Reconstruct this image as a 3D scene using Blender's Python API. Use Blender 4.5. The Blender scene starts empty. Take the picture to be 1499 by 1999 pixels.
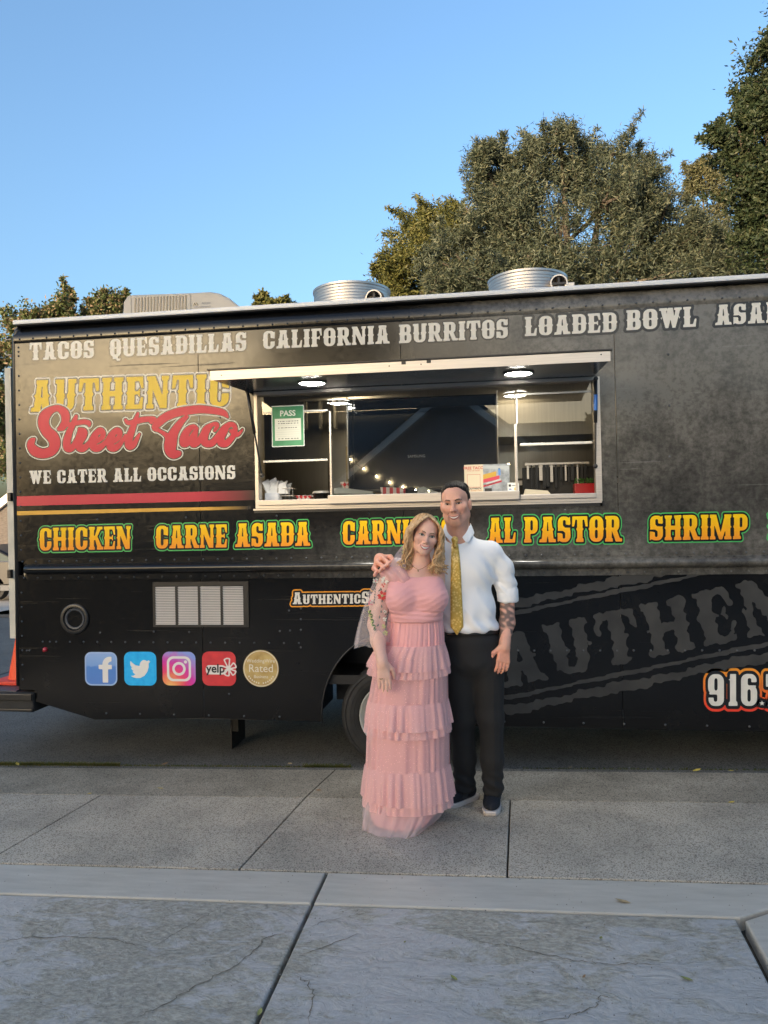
import bpy, bmesh, math, random
import numpy as np
from mathutils import Vector, Matrix
from mathutils.geometry import tessellate_polygon
random.seed(7); rng = np.random.default_rng(7)
SC = bpy.context.scene
COL = SC.collection
rad = math.radians

# ------------------------------------------------------------------ camera
FPX, PSI, PIT, ROL, HC, DD = 1500.0, rad(8.3), 0.0143, 0.0195, 1.56, 5.0
_F = np.array([-math.sin(PSI)*math.cos(PIT), math.cos(PSI)*math.cos(PIT), math.sin(PIT)])
_R0 = np.array([math.cos(PSI), math.sin(PSI), 0.0]); _U0 = np.cross(_R0, _F)
_R = _R0*math.cos(ROL)-_U0*math.sin(ROL); _U = _U0*math.cos(ROL)+_R0*math.sin(ROL)
_C = np.array([DD*math.sin(PSI), -DD*math.cos(PSI), HC])
cam = bpy.data.cameras.new('camera'); camo = bpy.data.objects.new('camera', cam); COL.objects.link(camo)
cam.sensor_fit = 'VERTICAL'; cam.sensor_height = 36.0; cam.lens = 36.0*FPX/1999.0
cam.clip_start = 0.05; cam.clip_end = 2000
camo.matrix_world = Matrix(((_R[0], _U[0], -_F[0], _C[0]), (_R[1], _U[1], -_F[1], _C[1]), (_R[2], _U[2], -_F[2], _C[2]), (0, 0, 0, 1)))
SC.camera = camo
# ------------------------------------------------------------------ sky, sun, exposure
SUN_EL, SUN_AZ = rad(6.0), rad(24.0)           # azimuth: degrees left of straight behind the camera
sun_dir = Vector((-math.sin(SUN_AZ)*math.cos(SUN_EL), -math.cos(SUN_AZ)*math.cos(SUN_EL), math.sin(SUN_EL)))
w = bpy.data.worlds.new('World'); SC.world = w; w.use_nodes = True
nt = w.node_tree; nt.nodes.clear()
sky = nt.nodes.new('ShaderNodeTexSky'); sky.sky_type = 'NISHITA'; sky.sun_disc = False
sky.sun_elevation = SUN_EL; sky.sun_rotation = math.pi + SUN_AZ
sky.air_density = 1.0; sky.dust_density = 5.0; sky.ozone_density = 2.6; sky.altitude = 50
bg = nt.nodes.new('ShaderNodeBackground'); bg.inputs[1].default_value = 0.15
wo = nt.nodes.new('ShaderNodeOutputWorld')
nt.links.new(sky.outputs[0], bg.inputs[0]); nt.links.new(bg.outputs[0], wo.inputs[0])
sl = bpy.data.lights.new('sun', 'SUN'); sl.energy = 2.0; sl.angle = rad(0.6); sl.color = (1.0, 0.76, 0.50)
so = bpy.data.objects.new('sun', sl); COL.objects.link(so); so.location = (0, -10, 20)
so.rotation_euler = sun_dir.to_track_quat('Z', 'Y').to_euler()
SC.view_settings.view_transform = 'Standard'; SC.view_settings.look = 'None'
SC.view_settings.gamma = 1.0; SC.view_settings.use_curve_mapping = False
SC.view_settings.exposure = 2.1
SC.cycles.max_bounces = 8; SC.cycles.transparent_max_bounces = 24; SC.cycles.use_denoising = True
SC.cycles.sample_clamp_indirect = 6.0

# ------------------------------------------------------------------ pixel <-> place helpers
def ray(px, py): return _F*FPX+_R*(px-749.5)-_U*(py-999.5)
def on_y(px, py, y=0.0):
    d = ray(px, py); return Vector(_C+d*((y-_C[1])/d[1]))
GS, GX = 0.02, 0.4                                # the street climbs 2 % to the right
def gz(x): return GS*(x-GX)
def on_ground(px, py, h=0.0):
    d = ray(px, py)                               # z = GS*(x-GX)+h
    t = (GS*(_C[0]-GX)+h-_C[2])/(d[2]-GS*d[0]); return Vector(_C+d*t)
def at_depth(px, py, dep):
    return Vector(_C+ray(px, py)*(dep/FPX))
def tp(px, py):
    v = on_y(px, py, 0.0); return (v.x, v.z)

# ------------------------------------------------------------------ materials
MATS = {}
def pm(name, col, rough=0.5, metal=0.0, spec=0.5, bump=0.0, bs=60.0, var=0.0, vs=6.0, col2=None, coat=0.0, detail=4.0, stretch=None, alpha=1.0, emit=None, es=0.0, rvar=0.0, sheen=0.0, trans=0.0, bd=0.02):
    if name in MATS: return MATS[name]
    m = bpy.data.materials.new(name); m.use_nodes = True; t = m.node_tree; b = t.nodes['Principled BSDF']
    b.inputs['Base Color'].default_value = (*col, 1); b.inputs['Roughness'].default_value = rough
    b.inputs['Metallic'].default_value = metal; b.inputs['Specular IOR Level'].default_value = spec
    b.inputs['Coat Weight'].default_value = coat; b.inputs['Coat Roughness'].default_value = 0.05
    b.inputs['Alpha'].default_value = alpha; b.inputs['Sheen Weight'].default_value = sheen
    b.inputs['Transmission Weight'].default_value = trans
    if emit: b.inputs['Emission Color'].default_value = (*emit, 1); b.inputs['Emission Strength'].default_value = es
    tc = None
    def coord():
        nonlocal tc
        if tc is None:
            tc = t.nodes.new('ShaderNodeTexCoord')
            if stretch:
                mp = t.nodes.new('ShaderNodeMapping'); mp.inputs['Scale'].default_value = stretch
                t.links.new(tc.outputs['Object'], mp.inputs[0]); tc = mp
        return tc.outputs['Vector' if stretch else 'Object']
    if var or col2:
        n = t.nodes.new('ShaderNodeTexNoise'); n.inputs['Scale'].default_value = vs; n.inputs['Detail'].default_value = detail
        t.links.new(coord(), n.inputs['Vector'])
        r = t.nodes.new('ShaderNodeValToRGB'); r.color_ramp.elements[0].position = 0.32; r.color_ramp.elements[1].position = 0.68
        c2 = col2 or tuple(min(1, c*(1+var)) for c in col); c1 = col if col2 else tuple(c*(1-var) for c in col)
        r.color_ramp.elements[0].color = (*c1, 1); r.color_ramp.elements[1].color = (*c2, 1)
        t.links.new(n.outputs[0], r.inputs[0]); t.links.new(r.outputs[0], b.inputs['Base Color'])
    if rvar:
        n2 = t.nodes.new('ShaderNodeTexNoise'); n2.inputs['Scale'].default_value = vs*2.3; t.links.new(coord(), n2.inputs['Vector'])
        mr = t.nodes.new('ShaderNodeMapRange'); mr.inputs[3].default_value = max(0, rough-rvar); mr.inputs[4].default_value = min(1, rough+rvar)
        t.links.new(n2.outputs[0], mr.inputs[0]); t.links.new(mr.outputs[0], b.inputs['Roughness'])
    if bump:
        n3 = t.nodes.new('ShaderNodeTexNoise'); n3.inputs['Scale'].default_value = bs; n3.inputs['Detail'].default_value = 3
        t.links.new(coord(), n3.inputs['Vector'])
        bp = t.nodes.new('ShaderNodeBump'); bp.inputs['Strength'].default_value = bump; bp.inputs['Distance'].default_value = bd
        t.links.new(n3.outputs[0], bp.inputs['Height']); t.links.new(bp.outputs[0], b.inputs['Normal'])
    MATS[name] = m; return m
def N(t, typ, **kw):
    n = t.nodes.new(typ)
    for k, v in kw.items():
        if k[0] == 'i' and k[1:].isdigit(): n.inputs[int(k[1:])].default_value = v
        else: setattr(n, k, v)
    return n
def glass_mat(name, tint=(0.9, 0.93, 0.93), refl=1.0):
    m = bpy.data.materials.new(name); m.use_nodes = True; t = m.node_tree; t.nodes.clear()
    o = N(t, 'ShaderNodeOutputMaterial'); mx = N(t, 'ShaderNodeMixShader'); tr = N(t, 'ShaderNodeBsdfTransparent'); gl = N(t, 'ShaderNodeBsdfGlossy')
    tr.inputs[0].default_value = (*tint, 1); gl.inputs['Roughness'].default_value = 0.0; gl.inputs[0].default_value = (1, 1, 1, 1)
    fr = N(t, 'ShaderNodeFresnel'); fr.inputs[0].default_value = 1.55
    ml = N(t, 'ShaderNodeMath', operation='MULTIPLY'); ml.inputs[1].default_value = 1.7*refl
    t.links.new(fr.outputs[0], ml.inputs[0]); t.links.new(ml.outputs[0], mx.inputs[0])
    t.links.new(tr.outputs[0], mx.inputs[1]); t.links.new(gl.outputs[0], mx.inputs[2]); t.links.new(mx.outputs[0], o.inputs[0])
    return m

# ------------------------------------------------------------------ mesh helpers
class MB:
    def __init__(s): s.v = []; s.f = []
    def add(s, vs, fs):
        o = len(s.v); s.v += [tuple(x) for x in vs]; s.f += [tuple(i+o for i in f) for f in fs]; return s
    def box(s, x0, x1, y0, y1, z0, z1, bev=0.0):
        if bev <= 0:
            return s.add([(x0, y0, z0), (x1, y0, z0), (x1, y1, z0), (x0, y1, z0), (x0, y0, z1), (x1, y0, z1), (x1, y1, z1), (x0, y1, z1)],
                  [(0, 3, 2, 1), (4, 5, 6, 7), (0, 1, 5, 4), (1, 2, 6, 5), (2, 3, 7, 6), (3, 0, 4, 7)])
        b = bmesh.new(); bmesh.ops.create_cube(b, size=1)
        for q in b.verts: q.co = ((x0+x1)/2+q.co.x*(x1-x0), (y0+y1)/2+q.co.y*(y1-y0), (z0+z1)/2+q.co.z*(z1-z0))
        bmesh.ops.bevel(b, geom=list(b.edges), offset=bev, segments=2, affect='EDGES', profile=0.6)
        b.verts.index_update(); r = s.add([q.co[:] for q in b.verts], [[q.index for q in f.verts] for f in b.faces]); b.free(); return r
    def prism(s, poly, a, b, axis='y'):
        """extrude a 2-D polygon (given counter-clockwise) from a to b along axis"""
        n = len(poly)
        mk = {'y': lambda p, t: (p[0], t, p[1]), 'x': lambda p, t: (t, p[0], p[1]), 'z': lambda p, t: (p[0], p[1], t)}[axis]
        return s.add([mk(p, a) for p in poly]+[mk(p, b) for p in poly],
              [tuple(range(n)), tuple(range(2*n-1, n-1, -1))]+[(i, n+i, n+(i+1) % n, (i+1) % n) for i in range(n)])
    def tube(s, pts, r, n=8, cap=True):
        pts = [Vector(p) for p in pts]; k = len(pts); rr = r if hasattr(r, '__len__') else [r]*k
        vs = []; up = None
        for i, p in enumerate(pts):
            d = (pts[min(i+1, k-1)]-pts[max(i-1, 0)]).normalized()
            if up is None: up = d.orthogonal().normalized()
            up = (up-d*up.dot(d)); up = up.normalized() if up.length > 1e-6 else d.orthogonal().normalized()
            sd = d.cross(up)
            vs += [p+(up*math.cos(2*math.pi*j/n)+sd*math.sin(2*math.pi*j/n))*rr[i] for j in range(n)]
        fs = [(i*n+j, i*n+(j+1) % n, (i+1)*n+(j+1) % n, (i+1)*n+j) for i in range(k-1) for j in range(n)]
        if cap: fs += [tuple(range(n-1, -1, -1)), tuple(range((k-1)*n, k*n))]
        return s.add(vs, fs)
    def lathe(s, prof, n=32, origin=(0, 0, 0), axis='z', closed=False):
        ox, oy, oz = origin; vs = []
        for (r, h) in prof:
            for j in range(n):
                a = 2*math.pi*j/n; c, q = r*math.cos(a), r*math.sin(a)
                vs.append({'z': (ox+c, oy+q, oz+h), 'y': (ox+c, oy+h, oz+q), 'x': (ox+h, oy+c, oz+q)}[axis])
        k = len(prof)
        fs = [(i*n+j, i*n+(j+1) % n, (i+1)*n+(j+1) % n, (i+1)*n+j) for i in range(k-1) for j in range(n)]
        return s.add(vs, fs)
    def build(s, name, mat, parent=None, smooth=False, local=False, **props):
        me = bpy.data.meshes.new(name); me.from_pydata(s.v, [], s.f); me.update()
        return link(name, me, mat, parent, smooth, local, **props)
def link(name, me, mat, parent=None, smooth=False, local=False, **props):
    if mat is not None and not me.materials: me.materials.append(mat)
    if smooth is True:
        for p in me.polygons: p.use_smooth = True
    elif smooth:
        me.shade_smooth() if hasattr(me, 'shade_smooth') else None
        try: me.set_sharp_from_angle(angle=rad(smooth))
        except Exception: pass
    o = bpy.data.objects.new(name, me); COL.objects.link(o)
    if parent is not None:
        o.parent = parent
        if not local:
            L = Vector(parent.get('_base', (0, 0, 0))); o['_base'] = tuple(L)
            me.transform(Matrix.Translation(-L))
    for k, v in props.items(): o[k] = v
    return o
def fixn(o):
    b = bmesh.new(); b.from_mesh(o.data); bmesh.ops.recalc_face_normals(b, faces=b.faces); b.to_mesh(o.data); b.free(); return o
def empty(name, loc, label, cat, group=None, rz=0.0):
    o = bpy.data.objects.new(name, None); COL.objects.link(o); o.location = loc; o.rotation_euler = (0, 0, rz)
    o.empty_display_size = 0.1; o['_base'] = tuple(loc); o['label'] = label; o['category'] = cat
    if group: o['group'] = group
    return o
def tag(o, label, cat, group=None):
    o['label'] = label; o['category'] = cat
    if group: o['group'] = group
    return o
def instance(o, name, parent, loc=(0, 0, 0), rot=None, scale=None):
    c = o.copy(); c.name = name; COL.objects.link(c); c.parent = parent; c.location = loc
    if rot: c.rotation_euler = rot
    if scale: c.scale = scale
    return c
# ================================================================== GROUND
def aggregate_mat(name, c1, c2, speck, scale=130.0, rough=0.85, stain=0.35, patchc=None):
    m = bpy.data.materials.new(name); m.use_nodes = True; t = m.node_tree; b = t.nodes['Principled BSDF']
    tc = N(t, 'ShaderNodeTexCoord'); L = t.links.new
    n1 = N(t, 'ShaderNodeTexNoise'); n1.inputs['Scale'].default_value = scale; n1.inputs['Detail'].default_value = 4; n1.inputs['Roughness'].default_value = 0.7
    v = N(t, 'ShaderNodeTexVoronoi'); v.inputs['Scale'].default_value = scale*0.9
    big = N(t, 'ShaderNodeTexNoise'); big.inputs['Scale'].default_value = 1.7; big.inputs['Detail'].default_value = 6; big.inputs['Roughness'].default_value = 0.65
    for q in (n1, v, big): L(tc.outputs['Object'], q.inputs['Vector'])
    r1 = N(t, 'ShaderNodeValToRGB'); r1.color_ramp.elements[0].position = 0.36; r1.color_ramp.elements[1].position = 0.66
    r1.color_ramp.elements[0].color = (*c1, 1); r1.color_ramp.elements[1].color = (*c2, 1); L(n1.outputs[0], r1.inputs[0])
    sep = N(t, 'ShaderNodeSeparateColor'); L(v.outputs['Color'], sep.inputs[0])
    th = N(t, 'ShaderNodeMath', operation='GREATER_THAN'); th.inputs[1].default_value = 0.80; L(sep.outputs[0], th.inputs[0])
    dk = N(t, 'ShaderNodeMix', data_type='RGBA'); L(th.outputs[0], dk.inputs['Factor']); L(r1.outputs[0], dk.inputs['A']); dk.inputs['B'].default_value = (*speck, 1)
    r2 = N(t, 'ShaderNodeValToRGB'); r2.color_ramp.elements[0].position = 0.3; r2.color_ramp.elements[1].position = 0.7
    r2.color_ramp.elements[0].color = (1-stain, 1-stain, 1-stain*1.05, 1); r2.color_ramp.elements[1].color = (1.12, 1.1, 1.06, 1); L(big.outputs[0], r2.inputs[0])
    mu = N(t, 'ShaderNodeMix', data_type='RGBA', blend_type='MULTIPLY'); mu.inputs['Factor'].default_value = 1
    L(dk.outputs['Result'], mu.inputs['A']); L(r2.outputs[0], mu.inputs['B']); L(mu.outputs['Result'], b.inputs['Base Color'])
    b.inputs['Roughness'].default_value = rough; b.inputs['Specular IOR Level'].default_value = 0.3
    bp = N(t, 'ShaderNodeBump'); bp.inputs['Strength'].default_value = 0.55; bp.inputs['Distance'].default_value = 0.006
    L(n1.outputs[0], bp.inputs['Height']); L(bp.outputs[0], b.inputs['Normal'])
    return m
M_SIDE = aggregate_mat('aged_concrete', (0.34, 0.305, 0.252), (0.64, 0.585, 0.50), (0.22, 0.195, 0.165), 230)
M_APRON = aggregate_mat('apron_concrete', (0.25, 0.222, 0.18), (0.55, 0.495, 0.41), (0.17, 0.15, 0.122), 200, stain=0.45)
M_ASPH = aggregate_mat('asphalt', (0.085, 0.082, 0.076), (0.25, 0.24, 0.222), (0.055, 0.053, 0.05), 200, 0.8, 0.35)
M_JOINT = pm('joint_dirt', (0.06, 0.05, 0.038), 0.95, var=0.4, vs=40)
def smooth_concrete():
    m = bpy.data.materials.new('smooth_concrete'); m.use_nodes = True; t = m.node_tree; b = t.nodes['Principled BSDF']; L = t.links.new
    tc = N(t, 'ShaderNodeTexCoord'); mp = N(t, 'ShaderNodeMapping'); mp.inputs['Scale'].default_value = (1.2, 6, 1)
    n = N(t, 'ShaderNodeTexNoise'); n.inputs['Scale'].default_value = 3.5; n.inputs['Detail'].default_value = 7; n.inputs['Roughness'].default_value = 0.62
    L(tc.outputs['Object'], mp.inputs[0]); L(mp.outputs[0], n.inputs['Vector'])
    r = N(t, 'ShaderNodeValToRGB'); r.color_ramp.elements[0].position = 0.28; r.color_ramp.elements[1].position = 0.72
    r.color_ramp.elements[0].color = (0.40, 0.375, 0.325, 1); r.color_ramp.elements[1].color = (0.52, 0.492, 0.43, 1); L(n.outputs[0], r.inputs[0]); L(r.outputs[0], b.inputs['Base Color'])
    b.inputs['Roughness'].default_value = 0.55; b.inputs['Specular IOR Level'].default_value = 0.45
    n2 = N(t, 'ShaderNodeTexNoise'); n2.inputs['Scale'].default_value = 55; n2.inputs['Detail'].default_value = 5; L(tc.outputs['Object'], n2.inputs['Vector'])
    bp = N(t, 'ShaderNodeBump'); bp.inputs['Strength'].default_value = 0.25; bp.inputs['Distance'].default_value = 0.004; L(n2.outputs[0], bp.inputs['Height']); L(bp.outputs[0], b.inputs['Normal'])
    return m
M_STRIP = smooth_concrete()
def stamped_concrete():
    """stone-textured stamped concrete with worn sealer: sealed film glossy, worn patches matt and brownish"""
    m = bpy.data.materials.new('stamped_concrete'); m.use_nodes = True; t = m.node_tree; b = t.nodes['Principled BSDF']; L = t.links.new
    tc = N(t, 'ShaderNodeTexCoord'); mp = N(t, 'ShaderNodeMapping'); mp.inputs['Rotation'].default_value = (0, 0, 0.5); mp.inputs['Scale'].default_value = (1.0, 1.7, 1)
    L(tc.outputs['Object'], mp.inputs[0])
    n = N(t, 'ShaderNodeTexNoise'); n.inputs['Scale'].default_value = 4.2; n.inputs['Detail'].default_value = 11; n.inputs['Roughness'].default_value = 0.72; n.inputs['Distortion'].default_value = 0.6
    L(mp.outputs[0], n.inputs['Vector'])
    n0 = N(t, 'ShaderNodeTexNoise'); n0.inputs['Scale'].default_value = 0.9; n0.inputs['Detail'].default_value = 3; L(tc.outputs['Object'], n0.inputs['Vector'])
    ad = N(t, 'ShaderNodeMath', operation='MULTIPLY_ADD'); ad.inputs[1].default_value = 0.55; L(n0.outputs[0], ad.inputs[0])
    sb = N(t, 'ShaderNodeMath', operation='MULTIPLY'); sb.inputs[1].default_value = 0.75; L(n.outputs[0], sb.inputs[0]); L(sb.outputs[0], ad.inputs[2])
    worn = N(t, 'ShaderNodeValToRGB'); worn.color_ramp.elements[0].position = 0.60; worn.color_ramp.elements[1].position = 0.665; L(ad.outputs[0], worn.inputs[0])
    fine = N(t, 'ShaderNodeTexNoise'); fine.inputs['Scale'].default_value = 38; fine.inputs['Detail'].default_value = 8; fine.inputs['Roughness'].default_value = 0.75; L(mp.outputs[0], fine.inputs['Vector'])
    ca = N(t, 'ShaderNodeValToRGB'); ca.color_ramp.elements[0].position = 0.33; ca.color_ramp.elements[1].position = 0.66
    ca.color_ramp.elements[0].color = (0.21, 0.195, 0.16, 1); ca.color_ramp.elements[1].color = (0.50, 0.47, 0.395, 1); L(fine.outputs[0], ca.inputs[0])
    cb = N(t, 'ShaderNodeValToRGB'); cb.color_ramp.elements[0].position = 0.3; cb.color_ramp.elements[1].position = 0.7
    cb.color_ramp.elements[0].color = (0.37, 0.362, 0.345, 1); cb.color_ramp.elements[1].color = (0.54, 0.53, 0.51, 1); L(fine.outputs[0], cb.inputs[0])
    mx = N(t, 'ShaderNodeMix', data_type='RGBA'); L(worn.outputs[0], mx.inputs['Factor']); L(ca.outputs[0], mx.inputs['A']); L(cb.outputs[0], mx.inputs['B']); L(mx.outputs['Result'], b.inputs['Base Color'])
    rr = N(t, 'ShaderNodeMapRange'); rr.inputs[3].default_value = 0.75; rr.inputs[4].default_value = 0.36; L(worn.outputs[0], rr.inputs[0]); L(rr.outputs[0], b.inputs['Roughness'])
    b.inputs['Specular IOR Level'].default_value = 0.5
    vn = N(t, 'ShaderNodeTexNoise'); vn.inputs['Scale'].default_value = 7; vn.inputs['Detail'].default_value = 9; vn.inputs['Roughness'].default_value = 0.68; vn.inputs['Distortion'].default_value = 0.8; L(mp.outputs[0], vn.inputs['Vector'])
    bp = N(t, 'ShaderNodeBump'); bp.inputs['Strength'].default_value = 0.8; bp.inputs['Distance'].default_value = 0.03; L(vn.outputs[0], bp.inputs['Height'])
    bp2 = N(t, 'ShaderNodeBump'); bp2.inputs['Strength'].default_value = 0.35; bp2.inputs['Distance'].default_value = 0.006; L(fine.outputs[0], bp2.inputs['Height']); L(bp.outputs[0], bp2.inputs['Normal'])
    L(bp2.outputs[0], b.inputs['Normal'])
    return m
M_STAMP = stamped_concrete()

def sheet(name, x0, x1, y0, y1, h, mat, nx=1, hz=None, **kw):
    vs = []; fs = []
    for i in range(nx+1):
        x = x0+(x1-x0)*i/nx
        for y in (y0, y1): vs.append((x, y, gz(x)+h))
    for i in range(nx): fs.append((2*i, 2*i+2, 2*i+3, 2*i+1))
    return MB().add(vs, fs).build(name, mat, **kw)
# one big sheet of earth to the horizon, then the street laid on it
ground = MB().add([(-400, -400, -0.62), (400, -400, -0.62), (400, 400, -0.62), (-400, 400, -0.62)], [(0, 1, 2, 3)]).build('ground', pm('dry_earth', (0.16, 0.14, 0.10), 0.95, var=0.3, vs=0.6), kind='structure')
street = sheet('street', -26, 26, 0.0, 9.5, -0.034, M_ASPH, kind='structure')
# ---- sidewalk slabs (real joints between them) standing on a dirt bed
def slab(poly, name, mat, parent, top=0.0, th=0.09, bev=0.006, apron=None):
    """poly: list of (x,y) counter-clockwise; top follows the street's slope; edges rounded over"""
    b = bmesh.new(); vs = []
    for (x, y) in poly:
        h = top if apron is None else apron(y)
        vs.append(b.verts.new((x, y, gz(x)+h)))
    f = b.faces.new(vs); r = bmesh.ops.extrude_face_region(b, geom=[f])
    low = [g for g in r['geom'] if isinstance(g, bmesh.types.BMVert)]
    for q in low: q.co.z -= th
    bmesh.ops.recalc_face_normals(b, faces=b.faces)
    up = [e for e in b.edges if all(q not in low for q in e.verts)]
    if bev: bmesh.ops.bevel(b, geom=up, offset=bev, segments=2, affect='EDGES', profile=0.5)
    me = bpy.data.meshes.new(name); b.to_mesh(me); b.free()
    return link(name, me, mat, parent)
def bed(name, x0, x1, y0, y1, h):
    return sheet(name, x0, x1, y0, y1, h, M_JOINT, kind='structure')
J = 0.008
gA0, gA1 = on_ground(665, 1488, -.02), on_ground(470, 1693)
gB0, gB1 = on_ground(996, 1562), on_ground(990, 1708)
gC0, gC1 = on_ground(183, 1560), on_ground(0, 1666)
def jx(a, b, y): return a.x+(b.x-a.x)*(y-a.y)/(b.y-a.y)
Y0, Y1, Y2, Y3 = 0.0, -0.60, -1.535, -1.825
ap = lambda y: -0.030+0.030*min(1, max(0, (Y0-y)/(Y0-Y1)))
side = bed('sidewalk', -24, 24, Y2-0.02, Y0-0.004, -0.05)
cutsA = [-13, -10, -7.4, -4.9, 'C0', 'A', 'B0', 3.2, 5.7, 8.2, 10.8, 13.5]
def xcut(c, y):
    if c == 'A': return jx(gA0, gA1, y)
    if c == 'B0': return jx(gB0, gB1, y)
    if c == 'C0': return jx(gC0, gC1, y)
    return c
for ya, yb, mat, tops in ((Y0-0.012, Y1, M_APRON, ap), (Y1-0.003, Y2+0.006, M_SIDE, lambda y: 0.0)):
    cs = cutsA if mat is M_SIDE else [-13, -9, -5.4, 'A', 4.4, 8.0, 13.5]
    for a, b_ in zip(cs[:-1], cs[1:]):
        slab([(xcut(a, yb)+J/2, yb), (xcut(b_, yb)-J/2, yb), (xcut(b_, ya)-J/2, ya), (xcut(a, ya)+J/2, ya)], 'slab', mat, side, apron=tops, bev=0.004 if mat is M_SIDE else 0.002)
# ---- driveway: smooth border strips and stamped fields
drive = bed('driveway', -4.6, 5.4, -15.0, Y2-0.006, -0.055)
dj0, dj1 = on_ground(640, 1698), on_ground(498, 1999)
def dx(y): return jx(dj0, dj1, y)
kx, ky = on_ground(1446, 1793)[:2]
e1 = on_ground(1499, 1768); e2 = on_ground(1499, 1892)
G = 0.015
slab([(-4.6, Y3+.004), (dx(Y3)-G/2, Y3+.004), (dx(Y2)-G/2, Y2-.006), (-4.6, Y2-.006)], 'border_strip', M_STRIP, drive, bev=0.007)
bx = e1.x+(e1.x-kx)*2.0; by = e1.y+(e1.y-ky)*2.0
slab([(dx(Y3)+G/2, Y3+.004), (kx, Y3+.004), (kx+.12, Y3+.075), (bx, min(by, Y2-.10)), (5.4, min(by, Y2-.10)), (5.4, Y2-.006), (dx(Y2)+G/2, Y2-.006)], 'border_strip', M_STRIP, drive, bev=0.007)
yn = -9.0
slab([(-4.6, yn), (dx(yn)-G/2, yn), (dx(Y3)-G/2, Y3-.008), (-4.6, Y3-.008)], 'stamped_slab', M_STAMP, drive, bev=0.008, top=-0.002)
sx, sy = (e2.x-kx), (e2.y-ky)
kx2 = kx-0.02
slab([(dx(yn)+G/2, yn), (kx2+sx*(yn-ky)/sy, yn), (kx2, Y3-.008), (dx(Y3)+G/2, Y3-.008)], 'stamped_slab', M_STAMP, drive, bev=0.008, top=-0.002)
slab([(kx+.012+sx*(yn-ky)/sy, yn), (5.4, yn), (5.4, min(by, Y2-.10)-.02), (bx, min(by, Y2-.10)-.02), (kx+.14, Y3+.06), (kx+.012, Y3-.02)], 'border_strip', M_STRIP, drive, bev=0.007)
slab([(-4.6, -15), (5.4, -15), (5.4, yn-.02), (-4.6, yn-.02)], 'stamped_slab', M_STAMP, drive, bev=0.008, top=-0.002)
M_SEAM = pm('seam_dirt', (0.19, 0.17, 0.135), 0.95, var=0.5, vs=60)
# cracks pressed into the stamped stone texture
def crack(pts, wd=0.010):
    P = [on_ground(a, b_, 0.0005) for a, b_ in pts]; fine = []
    for i in range(len(P)-1):
        for k in range(8):
            q = P[i].lerp(P[i+1], k/8); q.x += random.uniform(-.008, .008); q.y += random.uniform(-.008, .008); fine.append(q)
    fine.append(P[-1]); vs = []; fs = []
    for i, q in enumerate(fine):
        d = (fine[min(i+1, len(fine)-1)]-fine[max(0, i-1)]); d.z = 0; d.normalize(); s = Vector((-d.y, d.x, 0))
        ww = .45*wd*random.uniform(.35, 1.0)*min(1, 4*min(i+.3, len(fine)-i-.7)/len(fine)+.15)
        vs += [q+s*ww/2, q-s*ww/2]
    fs = [(2*i, 2*i+1, 2*i+3, 2*i+2) for i in range(len(fine)-1)]
    return MB().add(vs, fs).build('stone_seam', M_SEAM, drive)
crack([(0, 1838), (60, 1829), (160, 1828), (235, 1836), (272, 1848)], .014)
crack([(580, 1815), (520, 1830), (470, 1880), (400, 1915), (330, 1955), (240, 1999)], .014)
crack([(440, 1765), (380, 1800), (290, 1855)], .009)
crack([(588, 1865), (640, 1845), (700, 1822)], .012)
crack([(745, 1778), (700, 1785), (640, 1797), (600, 1812)], .009)
crack([(578, 1905), (600, 1915), (612, 1945), (604, 1999)], .011)
crack([(840, 1805), (930, 1835), (1010, 1850), (1110, 1872), (1180, 1882), (1260, 1880), (1330, 1898)], .011)
crack([(1030, 1998), (1110, 1985), (1165, 1965), (1172, 1945), (1215, 1945)], .012)
crack([(1000, 1796), (1100, 1802), (1200, 1796)], .006)

# ================================================================== TREES
def leaf_mat(name, cols, rough=0.55):
    m = bpy.data.materials.new(name); m.use_nodes = True; t = m.node_tree; b = t.nodes['Principled BSDF']; L = t.links.new
    g = N(t, 'ShaderNodeNewGeometry'); r = N(t, 'ShaderNodeValToRGB'); r.color_ramp.interpolation = 'LINEAR'
    while len(r.color_ramp.elements) < len(cols): r.color_ramp.elements.new(0.5)
    for i, c in enumerate(cols): r.color_ramp.elements[i].position = i/(len(cols)-1); r.color_ramp.elements[i].color = (*c, 1)
    L(g.outputs['Random Per Island'], r.inputs[0]); L(r.outputs[0], b.inputs['Base Color'])
    b.inputs['Roughness'].default_value = rough; b.inputs['Specular IOR Level'].default_value = 0.35
    tl = N(t, 'ShaderNodeBsdfTranslucent'); L(r.outputs[0], tl.inputs[0]); mx = N(t, 'ShaderNodeMixShader'); mx.inputs[0].default_value = 0.25
    o = t.nodes['Material Output']; L(b.outputs[0], mx.inputs[1]); L(tl.outputs[0], mx.inputs[2]); L(mx.outputs[0], o.inputs[0])
    return m
M_BARK = pm('bark', (0.10, 0.08, 0.06), 0.9, var=0.4, vs=14, bump=0.5, bs=40)
def leaves(centers, normals_up, n_per, spread, ll, lw, droop=0.0):
    """leaf blades (one folded quad each) scattered round twig ends"""
    k = len(centers); n = k*n_per
    c = np.repeat(centers, n_per, 0)+rng.normal(0, 1, (n, 3))*np.repeat(spread, n_per, 0)
    d = rng.normal(0, 1, (n, 3)); d[:, 2] = d[:, 2]*0.8+0.25-droop; d /= np.linalg.norm(d, axis=1)[:, None]
    s = np.cross(d, rng.normal(0, 1, (n, 3))); s /= np.linalg.norm(s, axis=1)[:, None]+1e-9
    l = ll*rng.uniform(.6, 1.3, n)[:, None]; wd = lw*rng.uniform(.7, 1.2, n)[:, None]
    V = np.empty((n, 4, 3)); V[:, 0] = c; V[:, 1] = c+d*l*.5+s*wd; V[:, 2] = c+d*l; V[:, 3] = c+d*l*.5-s*wd
    return V.reshape(-1, 3)
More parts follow.
